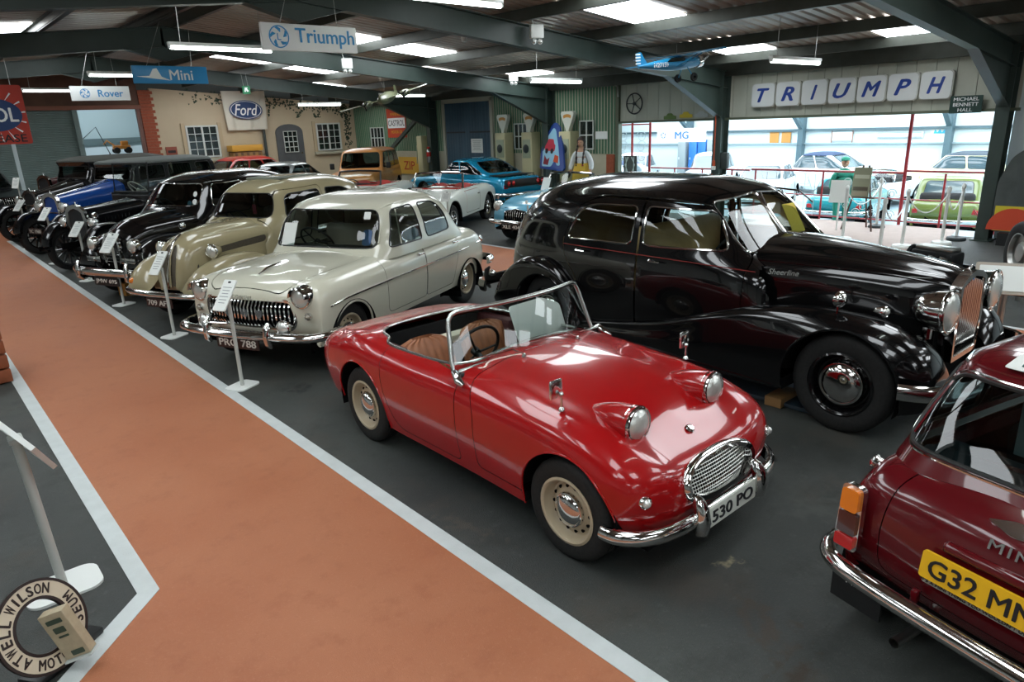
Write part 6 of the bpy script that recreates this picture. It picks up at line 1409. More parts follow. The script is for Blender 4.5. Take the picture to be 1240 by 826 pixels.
# ================================================================== post-war cars farther back
def modern(root, col, fo=.7, wb=2.4, ro=.85, W=.78, zs=.28, hz=.72, cz=.88, bz=.86, tz=.80, roof=None, wr=.30, tr=.64, roofcol=None, lampz=None, lampy=.55, lampr=.08, grille=None, open_=None, interior='#5a2320', bump=True, res=(90, 40), rounded=.5, lens=None, rim=None, gm=None, bow=.10, crown=.0, side_trim=False, tail=True, plate_txt=None, ws_x=None, frame_m=None):
    """full-width body; roof = dict(xb, xt, rt, rb, h, wb, wt) for closed cars, open_ = cockpit (x front, x rear, half width)"""
    PM = col; rr = -(wb+ro)
    st = [(fo-.07, .84*W, zs+.03, zs+.06, zs+.07, bow), (fo-.005, .92*W, zs, zs+(hz-zs)*.45, zs+(hz-zs)*.45, bow), (fo-.015, .95*W, zs, hz-.06, hz-.055, bow), (fo-.10, .965*W, zs, hz, hz+.01, bow*.7), (fo-.32, .98*W, zs, hz+.045-crown*.3, hz+.07, bow*.25), (.1, .99*W, zs, hz+(bz-hz)*.55, hz+(cz-hz)*.62, 0), (-.35, W, zs, bz-.02, cz-.02, 0), (-.75, W, zs, bz, cz, 0), (-wb*.55, W, zs, bz, cz, 0), (-wb*.85, W, zs, bz, cz-.01, 0), (-wb-ro*.25, .985*W, zs, bz-.005, max(tz+.06, bz), 0), (-wb-ro*.65, .96*W, zs+.02, tz+.01, tz+.04, -bow*.3), (rr+.08, .93*W, zs+.03, tz-.03, tz-.01, -bow*.7), (rr, .90*W, zs+.03, tz-.12, tz-.12, -bow), (rr+.02, .87*W, zs+.03, zs+(tz-zs)*.4, zs+(tz-zs)*.4, -bow), (rr+.08, .82*W, zs+.04, zs+.07, zs+.07, -bow)]
    P = net_surf(pontoon_net(st), res[0], res[1], 2); X, Y, Z = P[:, :, 0], P[:, :, 1], P[:, :, 2]
    F = np.minimum(arch_cut(P, 0, wr+.02, wr+.06, .3), arch_cut(P, -wb, wr+.01, wr+.04, .3))
    if roof: F = np.where((X < roof['xb']-.25) & (X > roof['rb']+.25) & (Y < W*.7) & (Z > bz-.1), -1, F)
    if open_:
        xf, xr, hw = open_; ck = rpoly([(xf, -.3), (xf, hw*.9), (xf-.1, hw), (xr+.15, hw), (xr, hw*.75), (xr-.06, -.3)], [0, .1, .1, .12, .12, 0]); fc = np.where(Z > zs+.3, plan(P, ck), -1); F = np.minimum(F, -fc)
    gf = None
    if grille:
        gf = np.where(X > fo-.3, front(P, rpoly(grille, .03)), -1); F = np.minimum(F, -gf)
    # doors
    dx0, dx1 = (-.45, -1.25) if (roof and roof.get('doors', 2) == 4) else (-.5, -1.5)
    if open_: dx0, dx1 = -.75, -1.65
    s1 = np.where(Y > W*.8, side(P, rpoly([(dx0, zs+.06), (dx0, bz+.3), (dx1, bz+.3), (dx1, zs+.06)], .04)), -1); s1 = np.minimum(s1, bz-.03-Z)
    sheet('body_shell', P, np.minimum(F, -s1-.004), PM, root)
    for sd in 'LR': sheet('door', P, np.minimum(F, s1-.004), PM, root, sd)
    if roof:
        xb, xt, rt, rb, h = roof['xb'], roof['xt'], roof['rt'], roof['rb'], roof['h']; wb_, wt = roof.get('wb', W*.93), roof.get('wt', W*.80); zb = bz-.06; dz = h-bz; nf = roof.get('n', 6)
        rings = [(zb, xb+.12, rb-.10, wb_+.02, nf, nf), (bz+.04, xb, rb, wb_, nf, nf), (bz+dz*.35, xb+(xt-xb)*.38, rb+(rt-rb)*.38, wb_+(wt-wb_)*.3, nf, nf), (bz+dz*.72, xb+(xt-xb)*.82, rb+(rt-rb)*.82, wb_+(wt-wb_)*.7, nf, nf), (bz+dz*.86, xt, rt, wt, nf*.9, nf*.9), (bz+dz*.95, xt-.12, rt+.12, wt*.82, nf*.75, nf*.75), (h, xt-.45, rt+.4, 0, 4, 4)]
        C = ring_surf(rings, 110, 40, it=1); z0, z1 = bz+.05, bz+dz*.80
        def wx(z): return np.interp(z, [bz+.04, bz+dz*.86], [xb, xt])
        def bx(z): return np.interp(z, [bz+.04, bz+dz*.86], [rb, rt])
        a0, a1, b0, b1 = wx(z0)-.14, wx(z1)-.12, bx(z0)+.16, bx(z1)+.16
        nwin = roof.get('win', 2); wins = []
        xs0 = np.linspace(a0, b0, nwin+1); xs1 = np.linspace(a1, b1, nwin+1)
        for k in range(nwin):
            wins.append(('side_glass', 's', rpoly([(xs0[k]-(.03 if k else 0), z0), (xs1[k]-(.03 if k else 0), z1), (xs1[k+1]+(.03 if k < nwin-1 else 0), z1), (xs0[k+1]+(.03 if k < nwin-1 else 0), z0)], .05), W*.4))
        wins.append(('windscreen', 'f', rpoly([(-wb_*.84, z0+.01), (wb_*.84, z0+.01), (wt*.86, z1), (-wt*.86, z1)], .07), (xb+xt)/2-.42)); wins.append(('rear_window', 'r', rpoly([(-wb_*.72, z0+.03), (wb_*.72, z0+.03), (wt*.76, z1), (-wt*.76, z1)], .07), (rb+rt)/2+.42))
        G = glaze(root, C, wins, np.ones(C.shape[:2]), PM, gm or GLASSD, mat('dark_seal'), .007)
        if roofcol is not None:
            zz = bz+dz*.83; sheet('pillars', C, np.minimum(G, zz-C[:, :, 2]), PM, root); sheet('roof', C, np.minimum(G, C[:, :, 2]-zz), roofcol, root)
        else: sheet('roof', C, G, PM, root)
    if open_:
        xf, xr, hw = open_; I = mat('interior_'+interior[1:], interior, rough=.55)
        b = MB(); b.box(((xf+xr)/2, 0, zs+.06), (xf-xr+.2, hw*2, .04)); b.box((xf+.04, 0, zs+.3), (.05, hw*2, .6)); b.box((xr-.05, 0, zs+.3), (.05, hw*2, .55)); b.box((xf-.08, 0, bz-.04), (.16, hw*1.9, .1), bev=.03)
        for sd in (1, -1): b.box(((xf+xr)/2, sd*(hw+.02), zs+.3), (xf-xr+.1, .03, .5))
        b.build('interior_trim', I, root, 25)
        for sd in (1, -1): bucket_seat(root, xr+.5, sd*hw*.5, zs+.05, I, w=.44, hb=.48, rib=False)
        steering(root, (xf-.32, -hw*.5, bz-.02), (-.8, 0, .4), .19)
        wx0 = ws_x if ws_x is not None else xf+.05
        def q(u, v): return (wx0-.16*v-.08*u*u, u*(W*.80-.05*v), bz+.02+.03*(1-u*u)+.32*v)
        us = np.linspace(-1, 1, 15); loop = [q(u, 0) for u in us]+[q(1, .5)]+[q(u, 1) for u in us[::-1]]+[q(-1, .5)]
        b = MB(); b.tube(loop, .024, 8, closed=True); fr = b.build('windscreen_frame', frame_m or CHROME, root)
        V = [q(u, v) for u in us for v in (0, .5, 1)]; Fc = []
        for i in range(14):
            for j in range(2): Fc.append((i*3+j, i*3+3+j, i*3+4+j, i*3+1+j))
        mk('windscreen_glass', V, Fc, GLASS, fr, True)
    # grille, lamps, bumpers
    if grille:
        ys = [p[0] for p in grille]; zz = [p[1] for p in grille]; y0, y1, z0, z1 = min(ys), max(ys), min(zz), max(zz)
        b = MB(); b.box((fo-.10, 0, (z0+z1)/2), (.02, y1-y0+.05, z1-z0+.05)); g = b.build('grille_backing', DARK, root, 0)
        n = max(5, int((y1-y0)/.05))
        for k in range(n+1):
            y = y0+(y1-y0)*k/n; b = MB(); b.tube([(fo-.04-bow*(y/W)**2, y, z0), (fo-.02-bow*(y/W)**2, y, (z0+z1)/2), (fo-.06-bow*(y/W)**2, y, z1)], .007, 5); b.build('grille_bar', CHROME, g)
        b = MB(); b.sweep([(fo-.01-bow*(y/W)**2-.5*max(0, z-hz+.12), y, z) for y, z in rpoly(grille, .03)], [(-.01, -.014), (.012, -.014), (.018, 0), (.012, .014), (-.01, .014)], closed=True, up=(1, 0, 0)); b.build('grille_surround', CHROME, g, 50)
    lz = lampz or hz-.08
    for sd in (1, -1):
        lamp(root, (fo-.03-bow*(lampy/W)**2, sd*lampy, lz), lampr, (1, sd*.06, .05), depth=.06)
        if tail: b = MB(); b.box((rr+.02+bow*.75, sd*W*.78, tz-.2), (.05, .14, .1), bev=.015); b.build('tail_lamp', REDLENS, root, 40)
        b = MB(); b.box((dx1+.14, sd*(W+.008), bz-.14), (.12, .02, .02), bev=.006); b.build('door_handle', CHROME, root)
    if bump:
        slim_bumper(root, [(fo-.22, W+.03, zs+.14), (fo-.02, W*.9, zs+.14), (fo+.06, W*.5, zs+.14), (fo+.08, 0, zs+.14)], .045, .025); slim_bumper(root, [(rr+.22, W+.03, zs+.16), (rr+.03, W*.9, zs+.16), (rr-.05, W*.5, zs+.16), (rr-.07, 0, zs+.16)], .045, .025, 'rear_bumper', flip=False)
    if plate_txt: plate(root, (fo+.10, 0, zs+.08), (1, 0, 0), .5, .11, plate_txt, PLATEK, PLATES)
    if side_trim: strip_on(root, P, [(.3, hz-.08), (-.5, bz-.16), (-wb*.6, bz-.16), (-wb-.4, tz-.12)], .007, CHROME, 'side_moulding')
    b = MB(); b.box((-wb/2, 0, zs+.02), (wb+.9, W*1.5, .05)); b.box((.05, 0, zs+.18), (.6, W*1.0, .3)); b.box((-wb-.1, 0, zs+.18), (.6, W*1.0, .25)); b.build('chassis', DARK, root, 0)  # dark boxes added inside each body to stop light
    if roof:
        S = mat('dark_seat_cloth', '#2b2a2a', rough=.8); bench(root, -1.05, 0, zs+.22, W*1.5, S, .5); bench(root, -1.9, 0, zs+.22, W*1.5, S, .5)
    well(root, 0, tr, wr+.02, wr+.065, .26); well(root, -wb, tr, wr+.01, wr+.045, .26)
    k = dict(r=wr, w=.15, rimr=wr*.62, rimmat=STEEL, style='slot'); k.update(rim or {})
    wheels4(root, [(0, tr, 1), (0, tr, -1), (-wb, tr, 1), (-wb, tr, -1)], **k)

# pale blue roadster
root = car('roadster', 'pale blue open roadster with slatted chrome grille facing the walkway', 9.22, 9.70, 186)
modern(root, paint('pale_blue_paint', '#6bb0cc', rough=.25), fo=.62, wb=2.39, ro=.9, W=.735, hz=.70, cz=.93, bz=.85, tz=.76, open_=(-.95, -1.95, .56), grille=[(-.30, .42), (.30, .42), (.27, .62), (.0, .66), (-.27, .62)], lampz=.70, lampy=.55, lampr=.088, interior='#3b3a38', plate_txt='XLE 404', bow=.16, crown=.1, wr=.31, tr=.61)
b = MB(); b.lathe([(0, 0), (.02, 0), (.02, .01), (0, .012)], 10, axis_m((.62, 0, .5), (1, 0, 0))); b.build('badge', CHROME, root)
for sd in (1, -1): lamp(root, (.47, sd*.55, .52), .03, (1, 0, 0), name='indicator', lens=AMBER, depth=.04, ringw=.005)
b = MB(); b.prism(rrect(.20, .26, .01), .004, frame((-.86, -.45, 1.0), (0, 1, 0), (-.4, 0, .9))); b.build('windscreen_notice', PAPER, root, 0)
# white roadsters with red trim
root = car('roadster', 'white open roadster with red cockpit parked between the pale blue one and the red-trimmed one', 8.45, 12.42, 212)
modern(root, paint('old_english_white', '#c9cdc4', rough=.25), fo=.72, wb=2.31, ro=.82, W=.76, hz=.70, cz=.86, bz=.84, tz=.76, open_=(-.90, -1.95, .58), grille=[(-.36, .46), (.36, .46), (.34, .60), (-.34, .60)], lampz=.68, lampy=.58, lampr=.085, interior='#a32a20', wr=.30, rim=dict(style='wire', rimmat=CHROME))
root = car('roadster', 'white roadster with bright red cockpit in front of the orange van', 8.05, 15.2, 213)
modern(root, paint('old_english_white', '#c9cdc4'), fo=.72, wb=2.31, ro=.82, W=.76, hz=.70, cz=.86, bz=.84, tz=.76, open_=(-.90, -1.95, .58), grille=[(-.36, .46), (.36, .46), (.34, .60), (-.34, .60)], lampz=.68, lampy=.58, lampr=.085, frame_m=BLACKRUB, interior='#b02a20', wr=.30, rim=dict(style='wire', rimmat=CHROME))
# turquoise coupe with black tail
root = car('coupe', 'metallic turquoise fastback coupe with black tail by the blue doors', 12.42, 16.95, 91)
TQ = paint('turquoise_paint', '#1387ad', rough=.22, metal=.3)
modern(root, TQ, fo=.85, wb=2.43, ro=1.0, W=.80, hz=.74, cz=.90, bz=.88, tz=.84, roof=dict(xb=-.62, xt=-1.10, rt=-1.95, rb=-2.75, h=1.32, wt=.60, win=2), lampz=.64, lampy=.6, wr=.31, bow=.06)
b = MB(); b.box((-3.425, 0, .72), (.05, 1.40, .20), bev=.03); b.build('tail_panel', BLACKRUB, root, 40)
for sd in (1, -1):
    for k in (0, 1): lamp(root, (-3.46, sd*(.60-.16*k), .73), .06, (-1, 0, 0), name='tail_lamp', lens=REDLENS, depth=.03, ring=BLACKRUB)
b = MB(); b.box((-2.9, 0, .905), (.55, 1.2, .02), bev=.008); b.build('boot_stripe', BLACKRUB, root, 40)
# red hatchback, silver coupe, orange van
root = car('hatchback', 'red hatchback with wide side windows below the cream wall', 7.2, 22.6, 188)
modern(root, paint('orange_red_paint', '#a8261c'), roof=dict(xb=-.45, xt=-.95, rt=-2.35, rb=-2.95, h=1.50, win=3), wb=2.4, bz=.92, hz=.78, cz=.94, tz=.9, grille=[(-.45, .5), (.45, .5), (.45, .64), (-.45, .64)])
root = car('coupe', 'silver grey coupe with curved windows behind the beige saloon', 7.7, 19.3, 214)
modern(root, paint('silver_paint', '#9aa3a3', rough=.25, metal=.5), roof=dict(xb=-.5, xt=-1.0, rt=-1.9, rb=-2.6, h=1.36, wt=.58, win=2), wb=2.45, bz=.88, hz=.74, cz=.9, tz=.84, grille=[(-.5, .48), (.5, .48), (.5, .62), (-.5, .62)])
root = car('van', 'pale orange small van with upright windscreen in the corner', 10.55, 18.9, 224)
modern(root, paint('pale_orange_paint', '#c98a4e', rough=.3), fo=.6, wb=2.3, ro=.75, W=.78, hz=.86, cz=1.02, bz=1.0, tz=1.0, roof=dict(xb=-.55, xt=-.86, rt=-2.75, rb=-2.95, h=1.62, wt=.66, win=3, n=9), grille=[(-.5, .56), (.5, .56), (.5, .72), (-.5, .72)], lampz=.66, bow=.05, wr=.33)
for sd in (1, -1): b = MB(); b.box((-.62, sd*.88, 1.12), (.06, .14, .18), bev=.02); b.build('door_mirror', BLACKRUB, root, 40)
# car at the far left edge
root = car('saloon', 'dark saloon with heavy chrome front and twin lamps at the left edge', 2.3, 23.2, 292)
modern(root, paint('dark_bottle_paint', '#15181a'), fo=.6, wb=2.2, ro=.3, W=.78, hz=.80, cz=.98, bz=.95, tz=.9, roof=dict(xb=-.5, xt=-.85, rt=-1.9, rb=-2.3, h=1.5, win=2), grille=[(-.34, .5), (.34, .5), (.3, .8), (-.3, .8)], lampz=.74, lampy=.56, lampr=.085)
for sd in (1, -1): lamp(root, (.53, sd*.40, .74), .075, (1, 0, 0), depth=.06)

# ================================================================== cars in the lower hall
def hall_car(name, label, x, y, h, col, **k):
    r = car(name, label, x, y, h, 'car'); r.location.z = HZ
    kk = dict(res=(70, 34)); kk.update(k); modern(r, paint(*col) if isinstance(col, tuple) else col, **kk); return r
HC = dict(gm=mat('hall_dark_glass', '#41545b', rough=.12, coat=.5))
hall_car('compact_car', 'olive green small saloon seen from behind just past the red railing', 19.35, 5.55, 12, ('olive_green_paint', '#6d7a3c'), fo=.55, wb=2.03, ro=.45, W=.70, hz=.74, cz=.88, bz=.86, tz=.84, roof=dict(xb=-.55, xt=-.95, rt=-1.95, rb=-2.2, h=1.36, wt=.58, win=2, n=7), wr=.25, tr=.6, **HC)
b = MB()
hall_car('compact_car', 'teal car seen from behind the railing beside the easel', 19.8, 8.0, 10, ('teal_paint', '#1f8a93'), fo=.55, wb=2.1, ro=.6, W=.72, hz=.70, cz=.84, bz=.82, tz=.78, roof=dict(xb=-.55, xt=-.95, rt=-1.75, rb=-2.2, h=1.24, wt=.55, win=2, n=6), wr=.27, tr=.6, **HC)
hall_car('saloon', 'pale yellow saloon with dark vinyl roof at the back of the far hall', 25.4, 8.6, 88, ('primrose_paint', '#d8d3a8'), fo=.8, wb=2.6, ro=1.0, W=.83, hz=.82, cz=.96, bz=.94, tz=.9, roof=dict(xb=-.6, xt=-1.05, rt=-2.35, rb=-2.95, h=1.46, wt=.66, win=2), roofcol=mat('dark_vinyl_roof', '#2b3a48', rough=.6), **HC)
hall_car('coupe', 'light turquoise coupe low behind the olive green saloon', 21.4, 5.5, 82, ('light_turquoise_paint', '#7fc2cc'), roof=dict(xb=-.6, xt=-1.1, rt=-1.9, rb=-2.7, h=1.26, wt=.58, win=2), hz=.66, cz=.84, bz=.80, tz=.76, **HC)
hall_car('convertible', 'white convertible with dark blue soft top behind the mannequin in green', 25.6, 13.2, 84, ('hall_white_paint', '#d5dde0'), roof=dict(xb=-.6, xt=-1.0, rt=-2.1, rb=-2.9, h=1.42, wt=.62, win=2), roofcol=mat('navy_soft_top', '#233a5c', rough=.7), **HC)
hall_car('saloon', 'white rounded saloon in the middle of the far hall', 22.9, 15.0, 200, ('hall_white_paint', '#d5dde0'), roof=dict(xb=-.5, xt=-.95, rt=-2.0, rb=-2.6, h=1.46, wt=.6, win=2, n=4.5), grille=[(-.4, .5), (.4, .5), (.35, .7), (-.35, .7)], **HC)
hall_car('saloon', 'white saloon with chrome front close behind the railing', 19.4, 10.9, 196, ('hall_white_paint', '#d5dde0'), roof=dict(xb=-.5, xt=-.95, rt=-1.9, rb=-2.5, h=1.38, wt=.58, win=2), grille=[(-.45, .48), (.45, .48), (.42, .66), (-.42, .66)], **HC)
hall_car('saloon', 'silver saloon roof and windscreen beside the middle column', 22.6, 18.4, 205, ('hall_silver_paint', '#b3c0c4'), roof=dict(xb=-.5, xt=-.95, rt=-2.0, rb=-2.6, h=1.44, wt=.6, win=2), grille=[(-.4, .5), (.4, .5), (.35, .64), (-.35, .64)], **HC)
hall_car('coupe', 'pale coupe with dark roof line under the white sign in the far hall', 19.6, 17.6, 84, ('hall_silver_paint', '#b3c0c4'), roof=dict(xb=-.6, xt=-1.05, rt=-2.0, rb=-2.7, h=1.40, wt=.6, win=2), roofcol=mat('navy_soft_top', '#233a5c'), **HC)
hall_car('roadster', 'white open sports car with black interior behind the scrollwork', 21.5, 8.7, 172, ('hall_white_paint', '#d5dde0'), open_=(-.8, -1.8, .5), interior='#1d2022', W=.68, hz=.6, cz=.74, bz=.72, tz=.68, wb=2.1, fo=.6, ro=.6, wr=.28, tr=.56)

# ================================================================== signs, stands and other things
SKYB = mat('sign_sky_blue', '#2f93cf', rough=.4); SIGNW = mat('sign_white', '#eef1f0', rough=.4); NAVY = mat('navy_ink', '#23406e', rough=.6); SIGNB = mat('letter_blue', '#1b3c8c', rough=.4)
def rosette(b, M, r):
    """ring with five curved leaves"""
    b.lathe([(r*.9, 0), (r, 0), (r, .004), (r*.9, .004), (r*.9, 0)], 28, M)
    for k in range(5):
        a = 2*PI*k/5; pts = [(.42, -.1), (.75, .05), (.9, .45), (.86, .75), (.66, .52), (.46, .2)]
        b.prism([(r*(p*math.cos(a+q)), r*(p*math.sin(a+q))) for p, q in pts], .004, M)
def hang_sign(name, label, x0, x1, y, z0, z1, base, txt, ink, txt_w, txt_x, ros=None, tilt=0, depth=.05, shear=0):
    w, h = x1-x0, z1-z0; o = thing(name, label, 'sign', ((x0+x1)/2, y, (z0+z1)/2))
    M = frame((0, -depth/2, 0), (1, 0, 0), (0, 0, 1))
    b = MB(); b.box((0, 0, 0), (w, depth, h), bev=.006); b.build('panel', base, o, 30)
    t = MB(); text_on(t, txt, M @ Matrix.Translation((txt_x, 0, .003)), txt_w, None, bold=.012); t.build('lettering', ink, o, 30)
    if ros:
        t = MB(); rosette(t, M @ Matrix.Translation((ros[0], 0, .002)), ros[1]); text_on(t, 'L', M @ Matrix.Translation((ros[0], 0, .003)), None, ros[1]*.6); r_ = t.build('rosette_emblem', ink, o, 30); r_['kind'] = 'stuff'
    for s in (-.3, .3):
        t = MB(); t.tube([(s*w, 0, h/2), (RX-(x0+x1)/2+(.22 if s > 0 else -.22), 0, 4.06-(z0+z1)/2)], .004, 5); t.build('hanging_wire', STEEL, o)
    return o
hang_sign('hanging_sign', 'white hanging sign with blue rosette and Triumph lettering, nearest of the row', 3.53, 4.73, 8.12, 3.09, 3.38, SIGNW, 'Triumph', SKYB, .76, .18, (-.40, .12))
o = hang_sign('hanging_sign', 'bright blue hanging sign with Mini lettering and a white swoosh', 3.45, 4.65, 13.17, 3.05, 3.33, SKYB, 'Mini', SIGNW, .38, .16)
b = MB(); M = frame((0, -.028, 0), (1, 0, 0), (0, 0, 1)); b.prism([(-.55, -.03), (-.35, -.02), (-.28, .09), (-.22, .10), (-.16, -.03), (-.02, -.09), (-.30, -.06)], .004, M); b.build('swoosh_emblem', SIGNW, o, 0)
hang_sign('hanging_sign', 'white hanging sign with pale blue Rover lettering, farthest of the row', 3.54, 4.74, 18.62, 3.03, 3.34, SIGNW, 'Rover', SKYB, .52, .2, (-.32, .1))
# cloth banner
def banner():
    o = thing('cloth_banner', 'white cloth banner with dark blue oval emblem hanging on the cream wall', 'banner', (9.77, BY-.12, 2.94)); w, h = 1.5, 1.26; V = []; F = []; nx, nz = 30, 26
    def pt(u, v): k = v; return (u*w/2*(1-.09*v), -.02-.03*math.sin(u*7+v*2)*(.3+v)-.02*math.sin(u*15)*v, h/2-h*v)
    for j in range(nz+1):
        for i in range(nx+1): V.append(pt(-1+2*i/nx, j/nz))
    for j in range(nz):
        for i in range(nx): a = j*(nx+1)+i; F.append((a, a+1, a+nx+2, a+nx+1))
    mk('cloth', V, F, mat('banner_cloth', '#cfccbd', rough=.8), o, True)
    M = frame((0, -.085, .02), (1, 0, -.03), (0.03, 0, 1)); e = [(math.cos(a), math.sin(a)) for a in np.linspace(0, 2*PI, 40, endpoint=False)]
    for s, m, d in ((1.0, NAVY, .001), (.93, SIGNW, .003), (.885, NAVY, .005)):
        b = MB(); b.prism([(x*.57*s, y*.31*(s if s == 1 else s-.03)) for x, y in e], .003, M, z0=d); b.build('oval_emblem', m, o, 0)
    b = MB(); text_on(b, 'Ford', M @ Matrix.Translation((0, 0, .010)), .80, .36, bold=.01, shear=.25); b.build('lettering', SIGNW, o, 0)
banner()
# green exit sign
o = thing('exit_sign', 'small green exit sign hanging before the cloth banner', 'sign', (7.62, 18.9, 3.28)); b = MB(); b.box((0, 0, 0), (.2, .03, .2)); b.build('panel', mat('exit_green', '#1f7a4d', rough=.4), o, 0)
b = MB(); b.prism([(-.06, -.05), (-.02, -.05), (-.02, .0), (.02, -.05), (.06, -.03), (.02, .03), (.04, .06), (-.04, .06)], .003, frame((0, -.016, 0), (1, 0, 0), (0, 0, 1))); b.build('running_figure', SIGNW, o, 0)
b = MB(); b.tube([(-.06, 0, .1), (-.08, 0, .4)], .004, 5); b.tube([(.06, 0, .1), (.04, 0, .4)], .004, 5); b.build('hanger', STEEL, o)
# letter tiles
for k, ch in enumerate('TRIUMPH'):
    yc = 7.74-.5345*k; o = thing('letter_tile', 'white rounded tile with blue italic letter %s on the cream cladding' % ch, 'letter sign', (WX-.02, yc, 2.555), 0, 'lettered tiles spelling a car make')
    M = frame((-.10, 0, 0), (0, -1, 0), (0, 0, 1))
    b = MB(); b.prism(rrect(.52, .475, .075, 6), .09, M, z0=-.09); b.build('box', mat('tile_edge', '#b7b9b0', rough=.4), o, 40)
    b = MB(); b.prism(rrect(.49, .445, .07, 6), .02, M); b.build('face', mat('tile_face', '#d3d7d6', rough=.25, coat=.5), o, 40)
    b = MB(); text_on(b, ch, M @ Matrix.Translation((0, 0, .022)), .12 if ch == 'I' else (.33 if ch in 'MU' else .27), .27, bold=.03, shear=.32); b.build('letter', SIGNB, o, 30)
def wall_text(label, name, y0, y1, z0, z1, base, rows, ink, cat='sign', x=WX-.06):
    o = thing(name, label, cat, (x, (y0+y1)/2, (z0+z1)/2)); w, h = abs(y1-y0), z1-z0; M = frame((0, 0, 0), (0, -1, 0), (0, 0, 1))
    b = MB(); b.prism(rrect(w, h, .01, 2), .02, M, z0=-.02); b.build('panel', base, o, 30); n = len(rows)
    for k, (t, fr, fh) in enumerate(rows):
        b = MB(); text_on(b, t, M @ Matrix.Translation((0, h*(.5-(k+.5)/n)*.92, .002)), w*fr, h*fh, bold=.008, depth=.003); b.build('lettering', ink[k] if isinstance(ink, list) else ink, o, 0)
    return o
wall_text('dark green sign reading Michael Bennett Hall beside the letter tiles', 'hall_sign', 4.28, 3.80, 2.08, 2.36, mat('sign_dark_green', '#1c3b35', rough=.4), [('MICHAEL', .78, .2), ('BENNETT', .78, .2), ('HALL', .45, .2)], SIGNW, x=WX-.13)
o = wall_text('orange and white oil sign on the green corrugated wall', 'oil_sign', 22.3, 21.1, 1.86, 2.84, mat('sign_red_orange', '#b5442a', rough=.5), [('WAKEFIELD', .6, .1), ('CASTROL', .86, .2), ('MOTOR OIL', .6, .1)], [mat('sign_yellow', '#d9a53a', rough=.5), INKD, mat('sign_yellow')])
b = MB(); b.prism(rrect(1.1, .34, .02), .004, frame((-.001, 0, 0), (0, -1, 0), (0, 0, 1)), z0=-.001); b.build('white_band', SIGNW, o, 0)
wall_text('yellow painted advert with red ZIP lettering low on the green wall', 'painted_advert', 21.75, 20.4, .62, 1.2, mat('advert_yellow', '#c9a03c', rough=.6), [('ZIP', .5, .5)], mat('advert_red', '#a3361f', rough=.6))
# oil sign at the left edge hanging from the roof
o = thing('oil_sign', 'red enamel oil and grease sign with white rays at the left edge', 'sign', (1.55, 14.0, 2.62)); M = frame((0, 0, 0), (1, 0, 0), (0, 0, 1))
b = MB(); b.prism(rrect(.86, .90, .03), .02, M, z0=-.02); b.build('panel', mat('enamel_red', '#b8321f', rough=.4), o, 25)
for k in range(16):
    a = 2*PI*k/16+.1; b = MB(); b.prism([(.26*math.cos(a), .26*math.sin(a)), (.42*math.cos(a-.03), .42*math.sin(a-.03)), (.42*math.cos(a+.03), .42*math.sin(a+.03))], .003, M); b.build('ray', SIGNW, o, 0)
b = MB(); b.prism([(.40*math.cos(a)*.92, .25*math.sin(a)) for a in np.linspace(0, 2*PI, 32, endpoint=False)], .005, M); b.build('oval', NAVY, o, 0)
b = MB(); text_on(b, 'OL', M @ Matrix.Translation((.14, 0, .006)), .34, .22, bold=.02); b.build('lettering', SIGNW, o, 0)
b = MB(); text_on(b, 'GREASE', M @ Matrix.Translation((.03, -.36, .004)), .66, .12, bold=.01); b.build('lettering', INKD, o, 0)
b = MB(); b.tube([(-.3, 0, .45), (-.3, 0, 1.2)], .004, 5); b.tube([(.3, 0, .45), (.3, 0, 1.2)], .004, 5); b.build('hanger', STEEL, o)
# small plates, wheel, petrol pumps on the right wall
for (y, z, col, lab) in ((10.1, 2.2, '#5f7a3f', 'small green car badge fixed on the cream cladding'), (9.66, 2.22, '#c9b02c', 'small yellow car-shaped plate on the cream cladding'), (9.25, 2.22, '#b5bcb9', 'small silver car badge on the cream cladding by the middle column')):
    b = MB(); b.prism(rpoly([(-.17, -.05), (.17, -.05), (.17, .02), (.09, .03), (.05, .08), (-.06, .08), (-.10, .03), (-.17, .02)], .015), .012, frame((WX-.03, y, z), (0, -1, 0), (0, 0, 1))); o = b.build('wall_badge', mat('badge_'+col[1:], col, rough=.4), None, 25); tag(o, lab, 'badge', 'badges on the cladding')
o = thing('wall_ornament', 'dark five-spoked iron wheel hung on the cream cladding', 'wheel', (WX-.06, 11.13, 2.54)); M = axis_m((0, 0, 0), (-1, 0, 0)); b = MB(); b.tube([(.235*math.cos(a), .235*math.sin(a), 0) for a in np.linspace(0, 2*PI, 28, endpoint=False)], .016, 8, closed=True, M=M); b.build('rim', mat('dark_iron', '#20272b'), o)
for k in range(5): b = MB(); a = 2*PI*k/5+.3; b.tube([(.03*math.cos(a), .03*math.sin(a), 0), (.23*math.cos(a), .23*math.sin(a), 0)], .011, 6, M=M); b.build('spoke', mat('dark_iron'), o)
b = MB(); b.lathe([(.04, -.02), (.04, .02), (0, .03)], 14, M); b.build('hub', mat('dark_iron'), o)
PUMPC = mat('pump_cream', '#bdb892', rough=.5)
